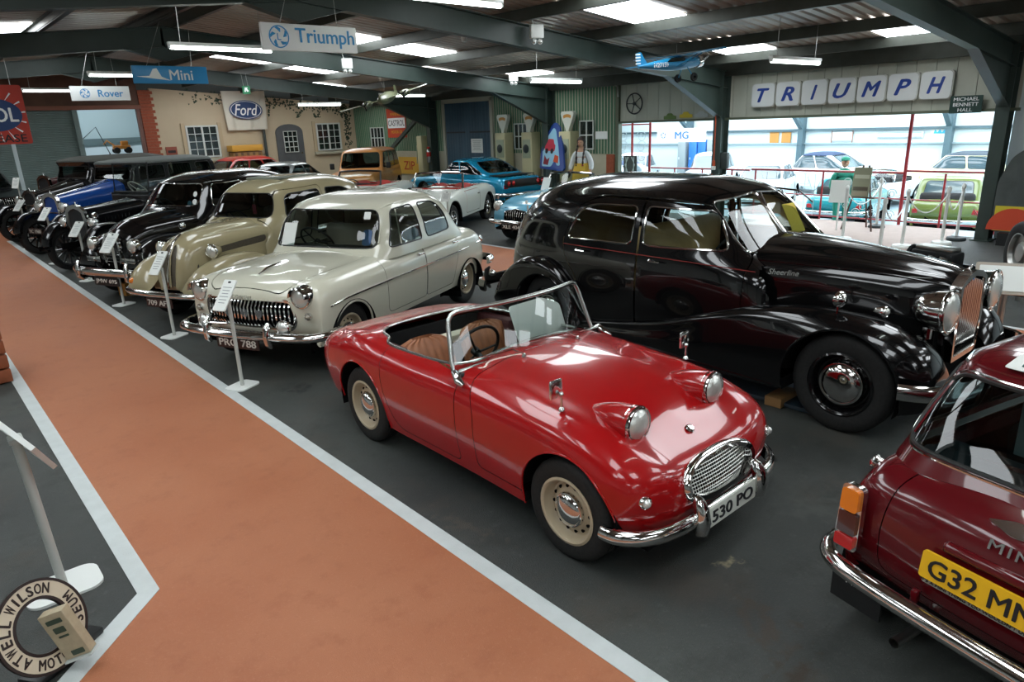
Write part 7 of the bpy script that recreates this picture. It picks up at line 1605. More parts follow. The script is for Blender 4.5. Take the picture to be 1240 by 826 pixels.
def pump(y, label, zoff=0):
    o = thing('petrol_pump', label, 'petrol pump', (WX-.24, y, 0), 0, 'cream petrol pumps along the green wall')
    b = MB(); b.box((0, 0, .97), (.34, .42, 1.94), bev=.02); b.build('cabinet', PUMPC, o, 40)
    b = MB(); b.box((-.175, 0, 1.5), (.02, .32, .5), bev=.01); d = b.build('dial_panel', mat('pump_panel', '#9aa38c', rough=.5), o, 30)
    b = MB(); b.lathe([(0, 0), (.11, 0), (.12, .012), (.10, .02), (0, .02)], 20, axis_m((-.185, 0, 1.5), (-1, 0, 0))); b.build('dial', mat('dial_dark', '#2f3a3a', rough=.3), d)
    b = MB(); b.tube([(-.02, .23, 1.55), (-.05, .28, 1.2), (-.05, .27, .7), (-.02, .23, .9)], .018, 8); b.build('hose', BLACKRUB, o)
    g = [(-.05, 1.94), (.05, 1.94), (.07, 2.02), (.20, 2.28), (.235, 2.38), (.20, 2.44), (-.20, 2.44), (-.235, 2.38), (-.20, 2.28), (-.07, 2.02)]
    b = MB(); b.prism([(a, z) for a, z in rpoly(g, .02, 3)], .12, frame((-.06+.12, 0, 0), (0, -1, 0), (0, 0, 1)), z0=-.0); gl = b.build('globe', mat('globe_white', '#cdd2c6', rough=.35, coat=.4), o, 30)
    b = MB(); b.prism([(x, z) for x, z in [(.15*math.cos(a), 2.31+.06*math.sin(a)) for a in np.linspace(.2, PI-.2, 10)]+[(.12*math.cos(a), 2.25+.04*math.sin(a)) for a in np.linspace(PI-.2, .2, 10)]], .004, frame((-.062, 0, 0), (0, -1, 0), (0, 0, 1))); b.build('globe_print', mat('globe_orange', '#b5813a', rough=.5), gl, 0)
pump(15.74, 'cream petrol pump with white shell globe beside the blue doors'); pump(14.62, 'cream petrol pump with white globe behind the painted bonnet'); pump(13.15, 'cream petrol pump with white globe behind the mannequin with plaits'); 
o = thing('petrol_pump', 'narrow cream pump standard next to the fire extinguisher', 'petrol pump', (WX-.2, 20.0, 0), 0, 'cream petrol pumps along the green wall'); b = MB(); b.box((0, 0, .95), (.25, .28, 1.9), bev=.02); b.build('cabinet', PUMPC, o, 40); b = MB(); b.tube([(-.1, .16, 1.6), (-.12, .2, 1.0)], .02, 6); b.build('hose', mat('pump_panel'), o)
# fire extinguisher
o = thing('fire_extinguisher', 'red and silver fire extinguisher on the column beside the blue doors', 'extinguisher', (WX-.38, 19.4, 1.05)); b = MB(); b.lathe([(0, 0), (.07, .01), (.075, .05), (.075, .36), (.05, .42), (.02, .44), (0, .44)], 16); b.build('cylinder', STEEL, o, 40); b = MB(); b.lathe([(.078, .2), (.078, .34)], 16); b.box((0, 0, .48), (.05, .12, .05), bev=.01); b.build('red_head', mat('extinguisher_red', '#b3241c', rough=.35), o)
# painted bonnet standing on a post
def bonnet_art():
    o = thing('painted_bonnet', 'blue car bonnet painted with a red cartoon car standing upright', 'painting', (13.5, 13.62, .98), R(-12)); V = []; F = []; n = 16
    outl = [(-.52, 0), (.60, -.04), (.68, .04), (.46, .62), (.2, 1.10), (.0, 1.22), (-.16, 1.16), (-.40, .85), (-.56, .5), (-.55, .2)]
    b = MB(); M = frame((0, 0, 0), (0, -1, 0), (.18, 0, 1)); b.prism(rpoly(outl, .06), .05, M, z0=-.05); b.build('panel', mat('bonnet_royal_blue', '#1b3f8a', rough=.3, coat=.6), o, 30)
    inl = [(-.42, .06), (.02, .06), (.20, .25), (.30, .10), (.46, .10), (.26, .62), (.06, 1.02), (-.06, 1.08), (-.3, .85), (-.47, .5)]
    b = MB(); b.prism(rpoly(inl, .06), .004, M); b.build('sky_patch', mat('bonnet_pale_blue', '#8fc0d6', rough=.4), o, 30)
    b = MB(); b.prism(rpoly([(-.36, .48), (.12, .46), (.14, .62), (.06, .66), (.02, .78), (-.24, .79), (-.30, .66), (-.38, .62)], .05), .004, M, z0=.005); b.build('cartoon_car', mat('cartoon_red', '#b3263e', rough=.4), o, 30)
    for y in (-.26, .0): b = MB(); b.lathe([(0, 0), (.07, 0), (.07, .003), (0, .003)], 14, M @ Matrix.Translation((y, .47, .010))); b.build('cartoon_wheel', INKD, o)
    b = MB(); b.prism([(.12, .2), (.36, .16), (.34, .34), (.16, .38)], .004, M, z0=.005); b.build('orange_patch', mat('cartoon_orange', '#c7481f', rough=.5), o, 0)
    b = MB(); b.prism([(-.36, .12), (-.12, .1), (-.08, .3), (-.2, .24), (-.34, .36)], .004, M, z0=.005); b.build('red_patch', mat('cartoon_darkred', '#7d1f2c', rough=.5), o, 0)
    b = MB(); b.box((.10, .1, -.49), (.16, .30, .98), bev=.01); b.build('stand_post', STEELG, o, 30)
bonnet_art()
# mannequin with plaits: continuous body with clothing
def skin_mesh(name, pts, edges, radii, m, parent, sub=2):
    me = bpy.data.meshes.new(name); me.from_pydata(pts, edges, []); o = link(name, me, parent); me.materials.append(m)
    sk = o.modifiers.new('skin', 'SKIN'); sk.use_smooth_shade = True; me.skin_vertices.update() if hasattr(me.skin_vertices, 'update') else None
    for i, r in enumerate(radii): me.skin_vertices[0].data[i].radius = r if hasattr(r, '__len__') else (r, r)
    me.skin_vertices[0].data[0].use_root = True
    ss = o.modifiers.new('sub', 'SUBSURF'); ss.levels = sub; ss.render_levels = sub; return o
SKIN = mat('mannequin_skin', '#b98a6c', rough=.5)
def finger_hand(b, w, d, sidev, s=1.0):
    """palm and five slightly curled fingers continuing along d from wrist w"""
    d = Vector(d).normalized(); u = Vector(sidev).normalized(); n = d.cross(u).normalized(); w = Vector(w)
    b.tube([w, w+d*.03*s, w+d*.06*s, w+d*.085*s], [.02*s, .032*s, .036*s, .028*s], 8)
    for k, (off, L) in enumerate(((-.028, .06), (-.01, .072), (.01, .07), (.027, .055))):
        p = w+d*.075*s+u*off*s; b.tube([p, p+d*L*.5*s+n*.006*s, p+d*L*.85*s+n*.022*s], [.009*s, .0085*s, .006*s], 6)
    p = w+d*.02*s-u*.03*s; b.tube([p, p-u*.02*s+d*.03*s, p-u*.022*s+d*.06*s], [.011*s, .01*s, .007*s], 6)
def mannequin():
    o = thing('mannequin', 'mannequin with two dark plaits, white blouse and long yellow skirt', 'mannequin', (13.05, 12.05, 0), R(200))
    # local: x forward
    P = [(0, 0, .92), (0, 0, 1.12), (0, 0, 1.32), (.0, 0, 1.46), (.01, 0, 1.54), (.02, 0, 1.68), (0, .17, 1.40), (-.02, .25, 1.16), (.10, .27, .97), (0, -.17, 1.40), (-.02, -.25, 1.16), (.10, -.27, .97), (0, .09, .82), (.02, .09, .46), (0, .09, .06), (.1, .09, .03), (0, -.09, .82), (.02, -.09, .46), (0, -.09, .06), (.1, -.09, .03)]
    E_ = [(0, 1), (1, 2), (2, 3), (3, 4), (4, 5), (3, 6), (6, 7), (7, 8), (3, 9), (9, 10), (10, 11), (0, 12), (12, 13), (13, 14), (14, 15), (0, 16), (16, 17), (17, 18), (18, 19)]
    rr = [(.13, .16), (.11, .13), (.12, .15), (.07, .09), (.05, .05), (.085, .075), (.05, .05), (.04, .04), (.028, .028), (.05, .05), (.04, .04), (.028, .028), (.09, .09), (.06, .06), (.04, .04), (.035, .03), (.09, .09), (.06, .06), (.04, .04), (.035, .03)]
    skin_mesh('body', P, E_, rr, SKIN, o)
    b = MB(); b.ball((.02, 0, 1.675), .1, 18, sc=(.95, .78, 1.18)); b.tube([(.105, 0, 1.69), (.128, 0, 1.655), (.108, 0, 1.645)], [.008, .016, .01], 8)
    for s in (1, -1): b.ball((.015, s*.078, 1.665), .022, 8, sc=(.7, .4, 1.2))
    h = b.build('head', SKIN, o, 60)
    b = MB()
    for s in (1, -1): b.ball((.108, s*.032, 1.685), .011, 8, sc=(.5, 1, .7))
    b.build('eyes', INKD, h)
    b = MB(); b.ball((.108, 0, 1.615), .016, 8, sc=(.5, 1.5, .5)); b.build('mouth', mat('lip_red', '#8d3a35'), h)
    HAIR = mat('dark_brown_hair', '#241712', rough=.5, bump=.4, bscale=80); V = MB(); V.ball((-.012, 0, 1.70), .118, 20, sc=(1.0, .95, 1.12)); ho = V.build('hair', HAIR, o, 60)
    for v in ho.data.vertices:
        if v.co.x > .05 and v.co.z < 1.735: v.co.x = .045
    for s in (1, -1):
        b = MB(); pts = [(.02, s*.085, 1.62), (.06, s*.10, 1.5), (.10, s*.09, 1.38), (.12, s*.085, 1.22), (.13, s*.085, 1.12)]; q = herm(np.arange(5), np.array(pts), np.linspace(0, 4, 20)); b.tube([tuple(v) for v in q], [.022+.006*math.sin(i*1.8) for i in range(20)], 8); b.build('plait', HAIR, ho)
    b = MB(); b.ball((.135, .085, 1.14), .025, 8); b.build('ribbon', mat('ribbon_red', '#a5262b'), ho)
    WH = mat('blouse_white', '#cfd3d2', rough=.8)
    BL = [(0, 0, 1.02), (0, 0, 1.2), (0, 0, 1.34), (0, 0, 1.44), (0, .17, 1.40), (-.02, .26, 1.18), (.08, .28, 1.02), (0, -.17, 1.40), (-.02, -.26, 1.18), (.08, -.28, 1.02)]
    skin_mesh('blouse', BL, [(0, 1), (1, 2), (2, 3), (3, 4), (4, 5), (5, 6), (3, 7), (7, 8), (8, 9)], [(.14, .16), (.135, .155), (.14, .17), (.085, .10), (.075, .075), (.07, .07), (.06, .06), (.075, .075), (.07, .07), (.06, .06)], WH, o)
    b = MB(); n = 40; prof = [(1.19, .145, .165), (1.0, .18, .21), (.75, .22, .26), (.45, .27, .31), (.22, .31, .35)]; V = []; F = []
    for z, a, c in prof:
        for k in range(n): t = 2*PI*k/n; f = 1+.05*math.sin(t*9)*(1.2-z); V.append((a*f*math.cos(t), c*f*math.sin(t), z))
    for i in range(len(prof)-1):
        for k in range(n): F.append((i*n+k, i*n+(k+1) % n, (i+1)*n+(k+1) % n, (i+1)*n+k))
    mk('skirt', V, F, mat('skirt_yellow', '#c9a53c', rough=.85), o, True)
    for s in (1, -1): b = MB(); finger_hand(b, (.10, s*.28, .97), (.3, 0, -1), (1, 0, .3)); b.build('hand', mat('glove_black', '#191512', rough=.6), o, 50)
mannequin()
# mannequin in green in the far hall
def man_green():
    o = thing('mannequin', 'mannequin in green coat and green cap standing in the far hall', 'mannequin', (16.6, 7.10, HZ), R(215))
    GR = mat('green_coat', '#1f7a63', rough=.8)
    P = [(0, 0, .9), (0, 0, 1.15), (0, 0, 1.36), (0, 0, 1.46), (.0, 0, 1.56), (0, .2, 1.40), (0, .26, 1.15), (.16, .2, 1.02), (0, -.2, 1.40), (0, -.26, 1.15), (.16, -.2, 1.02), (0, .1, .85), (.02, .1, .48), (0, .1, .06), (.12, .1, .04), (0, -.1, .85), (.02, -.1, .48), (0, -.1, .06), (.12, -.1, .04)]
    skin_mesh('body', P, [(0, 1), (1, 2), (2, 3), (3, 4), (3, 5), (5, 6), (6, 7), (3, 8), (8, 9), (9, 10), (0, 11), (11, 12), (12, 13), (13, 14), (0, 15), (15, 16), (16, 17), (17, 18)], [(.15, .18), (.15, .18), (.15, .19), (.08, .1), (.055, .055), (.07, .07), (.06, .06), (.045, .045), (.07, .07), (.06, .06), (.045, .045), (.1, .1), (.07, .07), (.05, .05), (.04, .04), (.1, .1), (.07, .07), (.05, .05), (.04, .04)], GR, o)
    b = MB(); b.ball((.01, 0, 1.68), .105, 16, sc=(.95, .8, 1.15)); b.tube([(.1, 0, 1.69), (.125, 0, 1.655), (.1, 0, 1.645)], [.008, .016, .01], 8); h = b.build('head', SKIN, o, 60)
    b = MB(); b.ball((.0, 0, 1.745), .115, 16, sc=(1, .85, .55)); b.box((.12, 0, 1.735), (.1, .14, .015), bev=.005); b.build('cap', GR, o, 60)
    for s in (1, -1): b = MB(); finger_hand(b, (.17, s*.2, 1.01), (1, 0, -.2), (0, 1, 0)); b.build('hand', SKIN, o, 50)
man_green()
# display stands along the walkway
def stand(x, y, lab, rot=180, h=.86, bw=.14, bh=.30, tilt=40, base=.26, frame_m=None, lines=True):
    o = thing('display_stand', lab, 'display stand', (x, y, 0), R(rot), 'information stands before the cars')
    b = MB(); b.prism(rrect(base, base*.82, .05), .012); b.build('base_plate', WHITEP, o, 40)
    b = MB(); b.tube([(0, 0, .01), (0, 0, h)], .017, 10); b.build('post', mat('stand_grey_paint', '#b4b8b2', rough=.4), o)
    t = R(tilt); M = frame((.03, 0, h+.06), (0, 1, 0), (-math.sin(t)*1, 0, math.cos(t))) ; 
    b = MB(); b.prism(rrect(bw, bh, .012), .012, M, z0=-.006); bo = b.build('label_board', PAPER, o, 30)
    if lines:
        b = MB(); b.prism(rrect(.03, .018, .004), .003, M @ Matrix.Translation((0, bh*.42, .006))); b.build('clip', INKD, bo)
        for k in range(6): b = MB(); b.prism(rrect(bw*(.7-.1*(k % 3)), .006, .001, 1), .002, M @ Matrix.Translation((0, bh*(.25-.1*k), .006))); b.build('text_line', mat('grey_ink', '#8a9090'), bo, 0)
    return o
stand(2.02, 6.07, 'slim display stand with label board in front of the grey toothed-grille saloon', 205, .80)
stand(2.10, 8.31, 'slim display stand with label board in front of the beige saloon', 205, .80)
stand(2.10, 10.53, 'slim display stand with label board in front of the black saloon with plate JMW', 205, .80, .20, .30)
stand(2.15, 12.9, 'display stand with label board before the spoked wheel of the open tourer', 205, .78, .20, .28)
stand(2.10, 15.3, 'display stand with label board in front of the royal blue car', 205, .86, .2, .28)
stand(2.05, 18.0, 'display stand with label board in front of the last black vintage saloon', 205, .86, .2, .28)
stand(2.4, 20.7, 'display stand with white card at the far end of the row', 205, 1.2, .24, .26, 20)
stand(7.5, 11.15, 'display stand with black framed board in front of the white roadster', 200, .86, .24, .34, 10, frame_m=None)
stand(7.9, 10.75, 'display stand with small white card between the white and pale blue roadsters', 200, .86, .2, .2, 30)
stand(8.35, 8.62, 'display stand with label board in front of the pale blue roadster', 190, .86, .16, .34, 40)
stand(8.4, 9.05, 'plain white post in front of the pale blue roadster grille', 190, .80, .05, .06, 0, lines=False)
# large sloping brochure stand at the left
o = thing('lectern_stand', 'tall sloping display lectern on a white round-cornered base at the left edge', 'display stand', (.22, 3.84, 0), R(180)); b = MB(); b.prism(rrect(.34, .26, .07), .014); b.build('base_plate', WHITEP, o, 40)
b = MB(); b.tube([(0, 0, .01), (.03, 0, .84)], .022, 12); b.box((.03, 0, .85), (.06, .09, .03), bev=.008); b.build('post', mat('stand_grey_paint'), o)
M = frame((.06, .0, .915), (-.475, .66, -.61), (-.09, -.90, -.42)); b = MB(); b.prism(rrect(.46, .34, .012), .014, M, z0=-.007); b.build('board', PAPER, o, 30); b = MB(); b.sweep([(M @ Vector((x, y, 0)))[:] for x, y in ((-.23, -.17), (.23, -.17), (.23, .17), (-.23, .17))], [(-.012, -.012), (.012, -.012), (.012, .012), (-.012, .012)], closed=True, up=tuple((M.to_3x3() @ Vector((0, 0, 1)))[:])); b.build('board_frame', WHITEP, o, 30)
# round museum sign with leaflets
o = thing('ring_sign', 'round cream ring sign reading Atwell Wilson Motor Museum on the floor', 'sign', (.075, 3.22, .215)); o.scale = (.86, .86, .86); yaw = -36; n = Vector((-math.sin(R(yaw))*.92, -math.cos(R(yaw))*.92, .38)).normalized(); xr = Vector((math.cos(R(yaw)), -math.sin(R(yaw)), 0)); M = frame((0, 0, 0), xr, n.cross(xr))
b = MB(); b.lathe([(.132, -.012), (.232, -.012), (.235, -.004), (.235, .010), (.221, .010), (.221, .006), (.147, .006), (.147, .010), (.132, .010), (.132, -.012)], 48, M); b.build('rim', mat('sign_brown_black', '#241714', rough=.4), o, 40)
b = MB(); b.lathe([(.146, .0), (.222, .0), (.222, .0075), (.146, .0075), (.146, 0)], 48, M); b.build('ring_face', mat('sign_cream', '#c9bda6', rough=.5), o, 40)
def arc_text(t, r, a0, a1, inward):
    b = MB(); k = len(t)
    for i, ch in enumerate(t):
        if ch == ' ': continue
        a = R(a0+(a1-a0)*i/(k-1)); rot = a-PI/2 if not inward else a+PI/2
        V, F = text_geo(ch, 1.0, .03, 0, .002); w = np.ptp(V[:, 0]); h = np.ptp(V[:, 1]); s = .052/h; sx = min(s, .036/w) if w*s > .036 else s
        b.add((V*np.array([sx, s, 1])).tolist(), F, M @ Matrix.Translation((r*math.cos(a), r*math.sin(a), .0085)) @ Matrix.Rotation(rot, 4, 'Z'))
    return b
for t, a0, a1, inw in (('ATWELL', 212, 138, False), ('WILSON', 118, 54, False), ('MOTOR', 236, 288, True), ('MUSEUM', 304, 374, True)):
    arc_text(t, .184, a0, a1, inw).build('lettering', mat('sign_brown_black'), o, 0)
b = MB(); b.box((.06, .0, -.225), (.40, .14, .035), M=Matrix.Rotation(R(36), 4, 'Z'), bev=.006); b.build('foot', mat('foot_black', '#0f1112', rough=.4), o, 30)
h = thing('leaflet_holder', 'clear leaflet holder with cream leaflets standing in the ring sign', 'leaflet holder', (.15, 3.15, .185)); h.scale = (1.12, 1.12, 1.12); M = frame((0, 0, 0), (.72, -.55, .30), (-.30, .22, .93))
b = MB(); b.box((0, 0, 0), (.10, .21, .045), M=M, bev=.003); b.build('leaflets', mat('leaflet_cream', '#b5a88c', rough=.6, noise=.3, nscale=40), h, 20)
b = MB(); b.prism(rrect(.062, .02, .003), .002, M @ Matrix.Translation((0, .07, .023))); b.prism(rrect(.045, .026, .003), .002, M @ Matrix.Translation((0, .03, .023))); b.prism(rrect(.04, .009, .003), .002, M @ Matrix.Translation((0, 0, .023))); b.prism(rrect(.05, .022, .003), .002, M @ Matrix.Translation((.01, -.082, .023))); q = b.build('leaflet_print', mat('leaflet_green', '#3c4a3c', rough=.6), h, 0); q['kind'] = 'stuff'
b = MB(); b.box((0, -.11, .004), (.112, .006, .06), M=M); b.build('holder_lip', mat('clear_lip', '#c9d2d0', rough=.15), h, 0)
# wooden crate at the left edge
o = thing('wooden_crate', 'orange-brown wooden crate at the left edge beside the walkway line', 'crate', (.22, 8.15, 0), R(4)); b = MB()
for k in range(4): b = MB(); b.box((0, 0, .075+.14*k), (.52, .6, .125), bev=.008); b.build('board', mat('orange_timber', '#8d4a28', rough=.6, noise=.5, nscale=8, stretch=(1, .2, 1)), o, 30)
# model aeroplanes
def aero(name, label, x, y, z, rot, span, length, col, high=False, twin=False, low=None, bank=0):
    o = thing(name, label, 'model aeroplane', (x, y, z)); o.rotation_euler = (R(bank), R(-4 if high else 8), R(rot)); L = length
    F = mat(name+'_'+col[1:], col, rough=.35, coat=.4)
    kf = 1.0 if high else 1.35; st = [(.5*L, .02*kf), (.42*L, .07*kf), (.25*L, .095*kf), (.0, .10*kf), (-.25*L, .065*kf), (-.5*L, .02*kf)]
    b = MB(); q = herm(np.arange(6), np.array([(a, 0, .0, r) for a, r in st]), np.linspace(0, 5, 24)); b.tube([tuple(v[:3]) for v in q], [v[3] for v in q], 14); b.build('fuselage', F, o, 60)
    wz = .11 if high else -.02; c0 = L*(.24 if high else .34)
    for s in (1, -1):
        b = MB(); tip = span/2; pr = []
        for i, (yy, ch, xo) in enumerate(((.02, c0, 0), (tip*.6, c0*(.95 if high else .75), 0 if high else -.02), (tip*.92, c0*(.9 if high else .5), 0 if high else -.04), (tip, c0*(.6 if high else .25), -.0 if high else -.05))):
            x0 = .10*L+xo; t = .018; pr.append([(x0+ch*.5, s*yy, wz+.03*yy), (x0+ch*.2, s*yy, wz+t+.03*yy), (x0-ch*.2, s*yy, wz+t*.7+.03*yy), (x0-ch*.5, s*yy, wz+.03*yy), (x0-ch*.1, s*yy, wz-t*.5+.03*yy), (x0+ch*.35, s*yy, wz-t*.6+.03*yy)])
        V = [p for r_ in pr for p in r_]; Fc = [(i*6+k, i*6+(k+1) % 6, (i+1)*6+(k+1) % 6, (i+1)*6+k) for i in range(3) for k in range(6)]+[tuple(range(18, 24))]
        mk('wing', V, Fc, F, o, 50)
        b = MB(); b.prism([(-.38*L, .01*s), (-.5*L, .01*s), (-.5*L, .17*span*s), (-.44*L, .17*span*s)], .012); b.build('tailplane', F, o, 30)
        if twin:
            b = MB(); b.tube([(.28*L, s*.2*span, wz), (.24*L, s*.2*span, wz), (.05*L, s*.2*span, wz), (-.12*L, s*.2*span, wz)], [.04, .085, .08, .02], 12); n_ = b.build('engine_nacelle', F, o, 60)
            b = MB()
            for k in range(3): a = 2*PI*k/3; b.prism([(0, .012), (.11, .02), (.13, 0), (.11, -.014), (0, -.012)], .006, axis_m((.29*L, s*.2*span, wz), (1, 0, 0)) @ Matrix.Rotation(a, 4, 'Z'))
            b.build('propeller', BLACKRUB, n_); 
            b = MB(); b.lathe([(0, 0), (.045, 0), (.045, .004), (0, .004)], 16, Matrix.Translation((.08*L, s*.40*span, wz+.035))); b.build('roundel', mat('roundel_red', '#a53a35', rough=.5), o)
        if high:
            b = MB(); b.tube([(.12*L, s*.06, -.05), (.12*L, s*span*.27, wz)], .007, 6); b.tube([(.02*L, s*.06, -.05), (.05*L, s*span*.27, wz)], .006, 6); b.build('wing_strut', F, o)
            b = MB(); b.tube([(.22*L, s*.05, -.05), (.24*L, s*.17, -.22)], .008, 6); b.build('landing_leg', F, o)
            b = MB(); b.lathe([(.02, -.02), (.06, -.022), (.07, 0), (.06, .022), (.02, .02)], 18, axis_m((.24*L, s*.19, -.23), (0, 1, 0)), closed=True); b.build('landing_wheel', RUBBER, o)
    b = MB(); b.prism(rpoly([(-.36*L, .03), (-.52*L, .02), (-.53*L, .20), (-.46*L, .22), (-.42*L, .14)], .02), .014, Matrix(((1, 0, 0, 0), (0, 0, -1, .007), (0, 1, 0, 0), (0, 0, 0, 1)))); fin = b.build('tail_fin', F, o, 30)
    if high:
        b = MB()
        for k in range(4): b.box((-.50*L, 0, .05+.045*k), (.09, .018, .02))
        fs = b.build('fin_stripes', SIGNW, o, 0); fs['kind'] = 'stuff'
        for s in (1, -1):
            b = MB(); text_on(b, 'N27159', frame((-.20*L, s*.085, .0), (-s, 0, 0), (0, -.1*s, 1)), .30, .07, bold=.01, depth=.004); b.build('registration', SIGNW, o, 0)
            b = MB(); b.prism(rpoly([(.18*L, .03), (.16*L, .09), (-.05*L, .09), (-.12*L, .03)], .01), .004, Matrix(((1, 0, 0, 0), (0, 0, -s, s*.098), (0, 1, 0, 0), (0, 0, 0, 1)))); b.build('cabin_window', PANE, o, 0)
        b = MB(); b.lathe([(.02, .0), (.085, .0), (.09, -.03), (.085, -.09), (0.06, -.09)], 18, axis_m((.49*L, 0, 0), (1, 0, 0))); b.build('engine_cowl', CHROME, o, 40)
        b = MB(); b.box((.52*L, 0, 0), (.015, .03, .38), bev=.006, M=Matrix.Rotation(R(60), 4, 'X')); b.lathe([(0, .05), (.025, .02), (.03, 0)], 12, axis_m((.51*L, 0, 0), (1, 0, 0))); b.build('propeller', STEEL, o, 40)
    else:
        b = MB(); b.ball((.18*L, 0, .075), .06, 12, sc=(2.0, .8, .8)); b.build('canopy', PANE, o, 60)
    b = MB(); b.tube([(.1*L, 0, .1), (.1*L, 0, .7)], .002, 4); b.build('hanging_wire', STEEL, o)
aero('model_aeroplane', 'bright blue high-wing model aeroplane hanging by the middle column', 10.0, 7.25, 3.02, -12, 2.0, 1.35, '#1d86b8', high=True)
aero('model_aeroplane', 'khaki twin-engined model aeroplane hanging before the green wall', 10.05, 15.9, 2.95, 222, 2.6, 1.7, '#6f7459', twin=True, bank=14)
# emergency lights
for x, y, z, s, lab in ((8.13, 8.44, 3.52, 1, 'white twin-spot emergency light on the nearest crossing rafter'), (7.72, 13.7, 3.47, 1, 'white emergency light under the nearest hanging sign'), (12.4, 13.75, 3.27, 1, 'white emergency light with two lamps above the petrol pumps')):
    o = thing('emergency_light', lab, 'emergency light', (x, y, z), R(-20), 'emergency lights on the rafters'); b = MB(); b.box((0, 0, .03), (.22, .09, .2), bev=.015); b.build('housing', WHITEP, o, 40)
    for sd in (-.05, .05): lamp(o, (sd, -.02, -.12), .035, (0, -1, -.3), name='spot', shell=WHITEP, bucket=.07, ring=WHITEP, ringw=.006)
    b = MB(); b.tube([(-.05, 0, .13), (-.08, 0, .22), (0, 0, .27)], .006, 5); b.build('cable', WHITEP, o)
o = thing('smoke_detector', 'small white detector with red tag on the purlin', 'detector', (7.6, 9.6, 3.55)); b = MB(); b.lathe([(0, -.06), (.04, -.05), (.05, 0), (.05, .03), (0, .03)], 16); b.build('body', WHITEP, o, 50); b = MB(); b.box((-.06, 0, .04), (.09, .03, .03)); b.build('red_tag', mat('ribbon_red', '#a5262b'), o, 0)
# orange cable and socket on the middle column
b = MB(); b.tube([(13.6, 8.85, 3.15), (13.6, 8.80, 2.75), (13.60, 8.68, 2.66), (13.62, 8.66, 2.0), (13.62, 8.66, 1.25)], .012, 6); o = tag(b.build('orange_cable', mat('cable_orange', '#c4512a', rough=.5), None), 'orange cable running down the middle column to a socket', 'cable'); b = MB(); b.box((13.62, 8.66, 1.2), (.05, .05, .12), bev=.01); b.build('plug', mat('cable_orange'), o); b = MB(); b.box((13.62, 8.66, 1.1), (.06, .08, .08), bev=.01); b.build('socket', WHITEP, o)
b = MB(); b.box((13.74, 8.47, 1.25), (.1, .17, .34), bev=.01); tag(b.build('fuse_box', mat('box_dark', '#2f3634', rough=.5), None, 30), 'dark box on the right side of the middle column', 'box')
b = MB(); b.box((13.65, 8.70, 2.38), (.01, .1, .13)); tag(b.build('column_notice', PAPER, None, 0), 'small white notice high on the middle column', 'notice')
# ---- red railing before the far hall
RXL = 14.78
def rail_panel(y0, y1, label, posts, rails, tall=()):
    o = thing('railing', label, 'railing', (RXL, 0, 0), 0, 'red railings along the opening')
    for z, r in rails: b = MB(); b.tube([(0, y0, z), (0, y1, z)], r, 8); b.build('rail', REDP, o)
    for y in posts: b = MB(); b.tube([(0, y, 0), (0, y, 1.0)], .02, 8); b.build('post', REDP, o)
    for y, z in tall: b = MB(); b.tube([(0, y, 0), (0, y, z)], .032, 10); b.build('tall_post', REDP, o)
    return o
o1 = rail_panel(5.16, 8.4, 'red railing with scrollwork behind the easel', (6.75, 8.3), ((1.0, .024), (.50, .014), (.07, .016)), ((5.16, 2.09),))
rail_panel(3.62, 5.16, 'red railing in front of the olive green saloon', (4.45, 3.64), ((1.04, .022), (.50, .014), (.07, .016)))
rail_panel(8.45, 11.22, 'red railing left of the middle column below the white sign', (8.9, 9.7, 10.5), ((.98, .022), (.72, .014), (.5, .014), (.07, .016)), ())
o4 = rail_panel(11.28, 12.45, 'tall red gate frame with scrollwork at the left end of the opening', (), ((.75, .016), (2.05, .02)), ((11.28, 2.09), (12.45, 2.09), (11.85, 2.09)))
SCR = mat('white_scroll_iron', '#b9c6c8', rough=.4)
def scroll(root, x, y, z, r, turns=1.6, sg=1):
    b = MB(); b.tube([(x, y+sg*r*(1-t*.75)*math.cos(t*turns*2*PI), z+r*(1-t*.75)*math.sin(t*turns*2*PI)) for t in np.linspace(0, 1, 26)], .008, 5); b.build('scroll', SCR, root)
for k in range(3):
    yy = 5.45+.33*k
    for z, s in ((.78, 1), (.60, -1), (.32, 1), (.18, -1)): scroll(o1, -.03, yy+.1*s, z, .1, sg=s)
for k in range(6): b = MB(); b.tube([(-.03, 6.9+.22*k, .07), (-.03, 6.9+.22*k, .95)], .006, 5); b.build('baluster', SCR, o1)
for k in range(4): b = MB(); b.tube([(-.03, 6.9+.35*k, .5), (-.03, 7.08+.35*k, .9)], .006, 5); b.build('brace', SCR, o1)
for k in range(2):
    for z, s in ((1.75, 1), (1.5, -1), (1.25, 1)): scroll(o4, 0, 11.55+.6*k, z, .16, sg=s)
o = thing('wrought_iron_screen', 'black iron panel with white diamond pattern low in the gate frame', 'panel', (14.74, 11.87, 1.02)); b = MB(); b.box((0, 0, 0), (.03, .42, .5)); b.build('panel', mat('dark_iron'), o, 0)
for s in (1, -1):
    for k in range(3): b = MB(); b.tube([(-.02, s*(.04+.05*k), .22), (-.02, s*(.16-.02*k), .02), (-.02, s*(.04+.05*k), -.22)], .008, 5); b.build('diamond_bar', SCR, o)
# tall red end post with brackets by the right column
o = thing('railing', 'stout red end post with brackets beside the right column', 'railing', (14.5, 3.5, 0), 0, 'red railings along the opening'); b = MB(); b.tube([(0, 0, 0), (0, 0, 1.06)], .045, 10); b.build('post', REDP, o)
for z in (.06, .5, 1.03): b = MB(); b.box((0, .06, z), (.06, .22, .03)); b.build('bracket', REDP, o, 25)
b = MB(); b.tube([(0, .08, .06), (0, .34, .42)], .014, 6); b.build('stay', REDP, o)
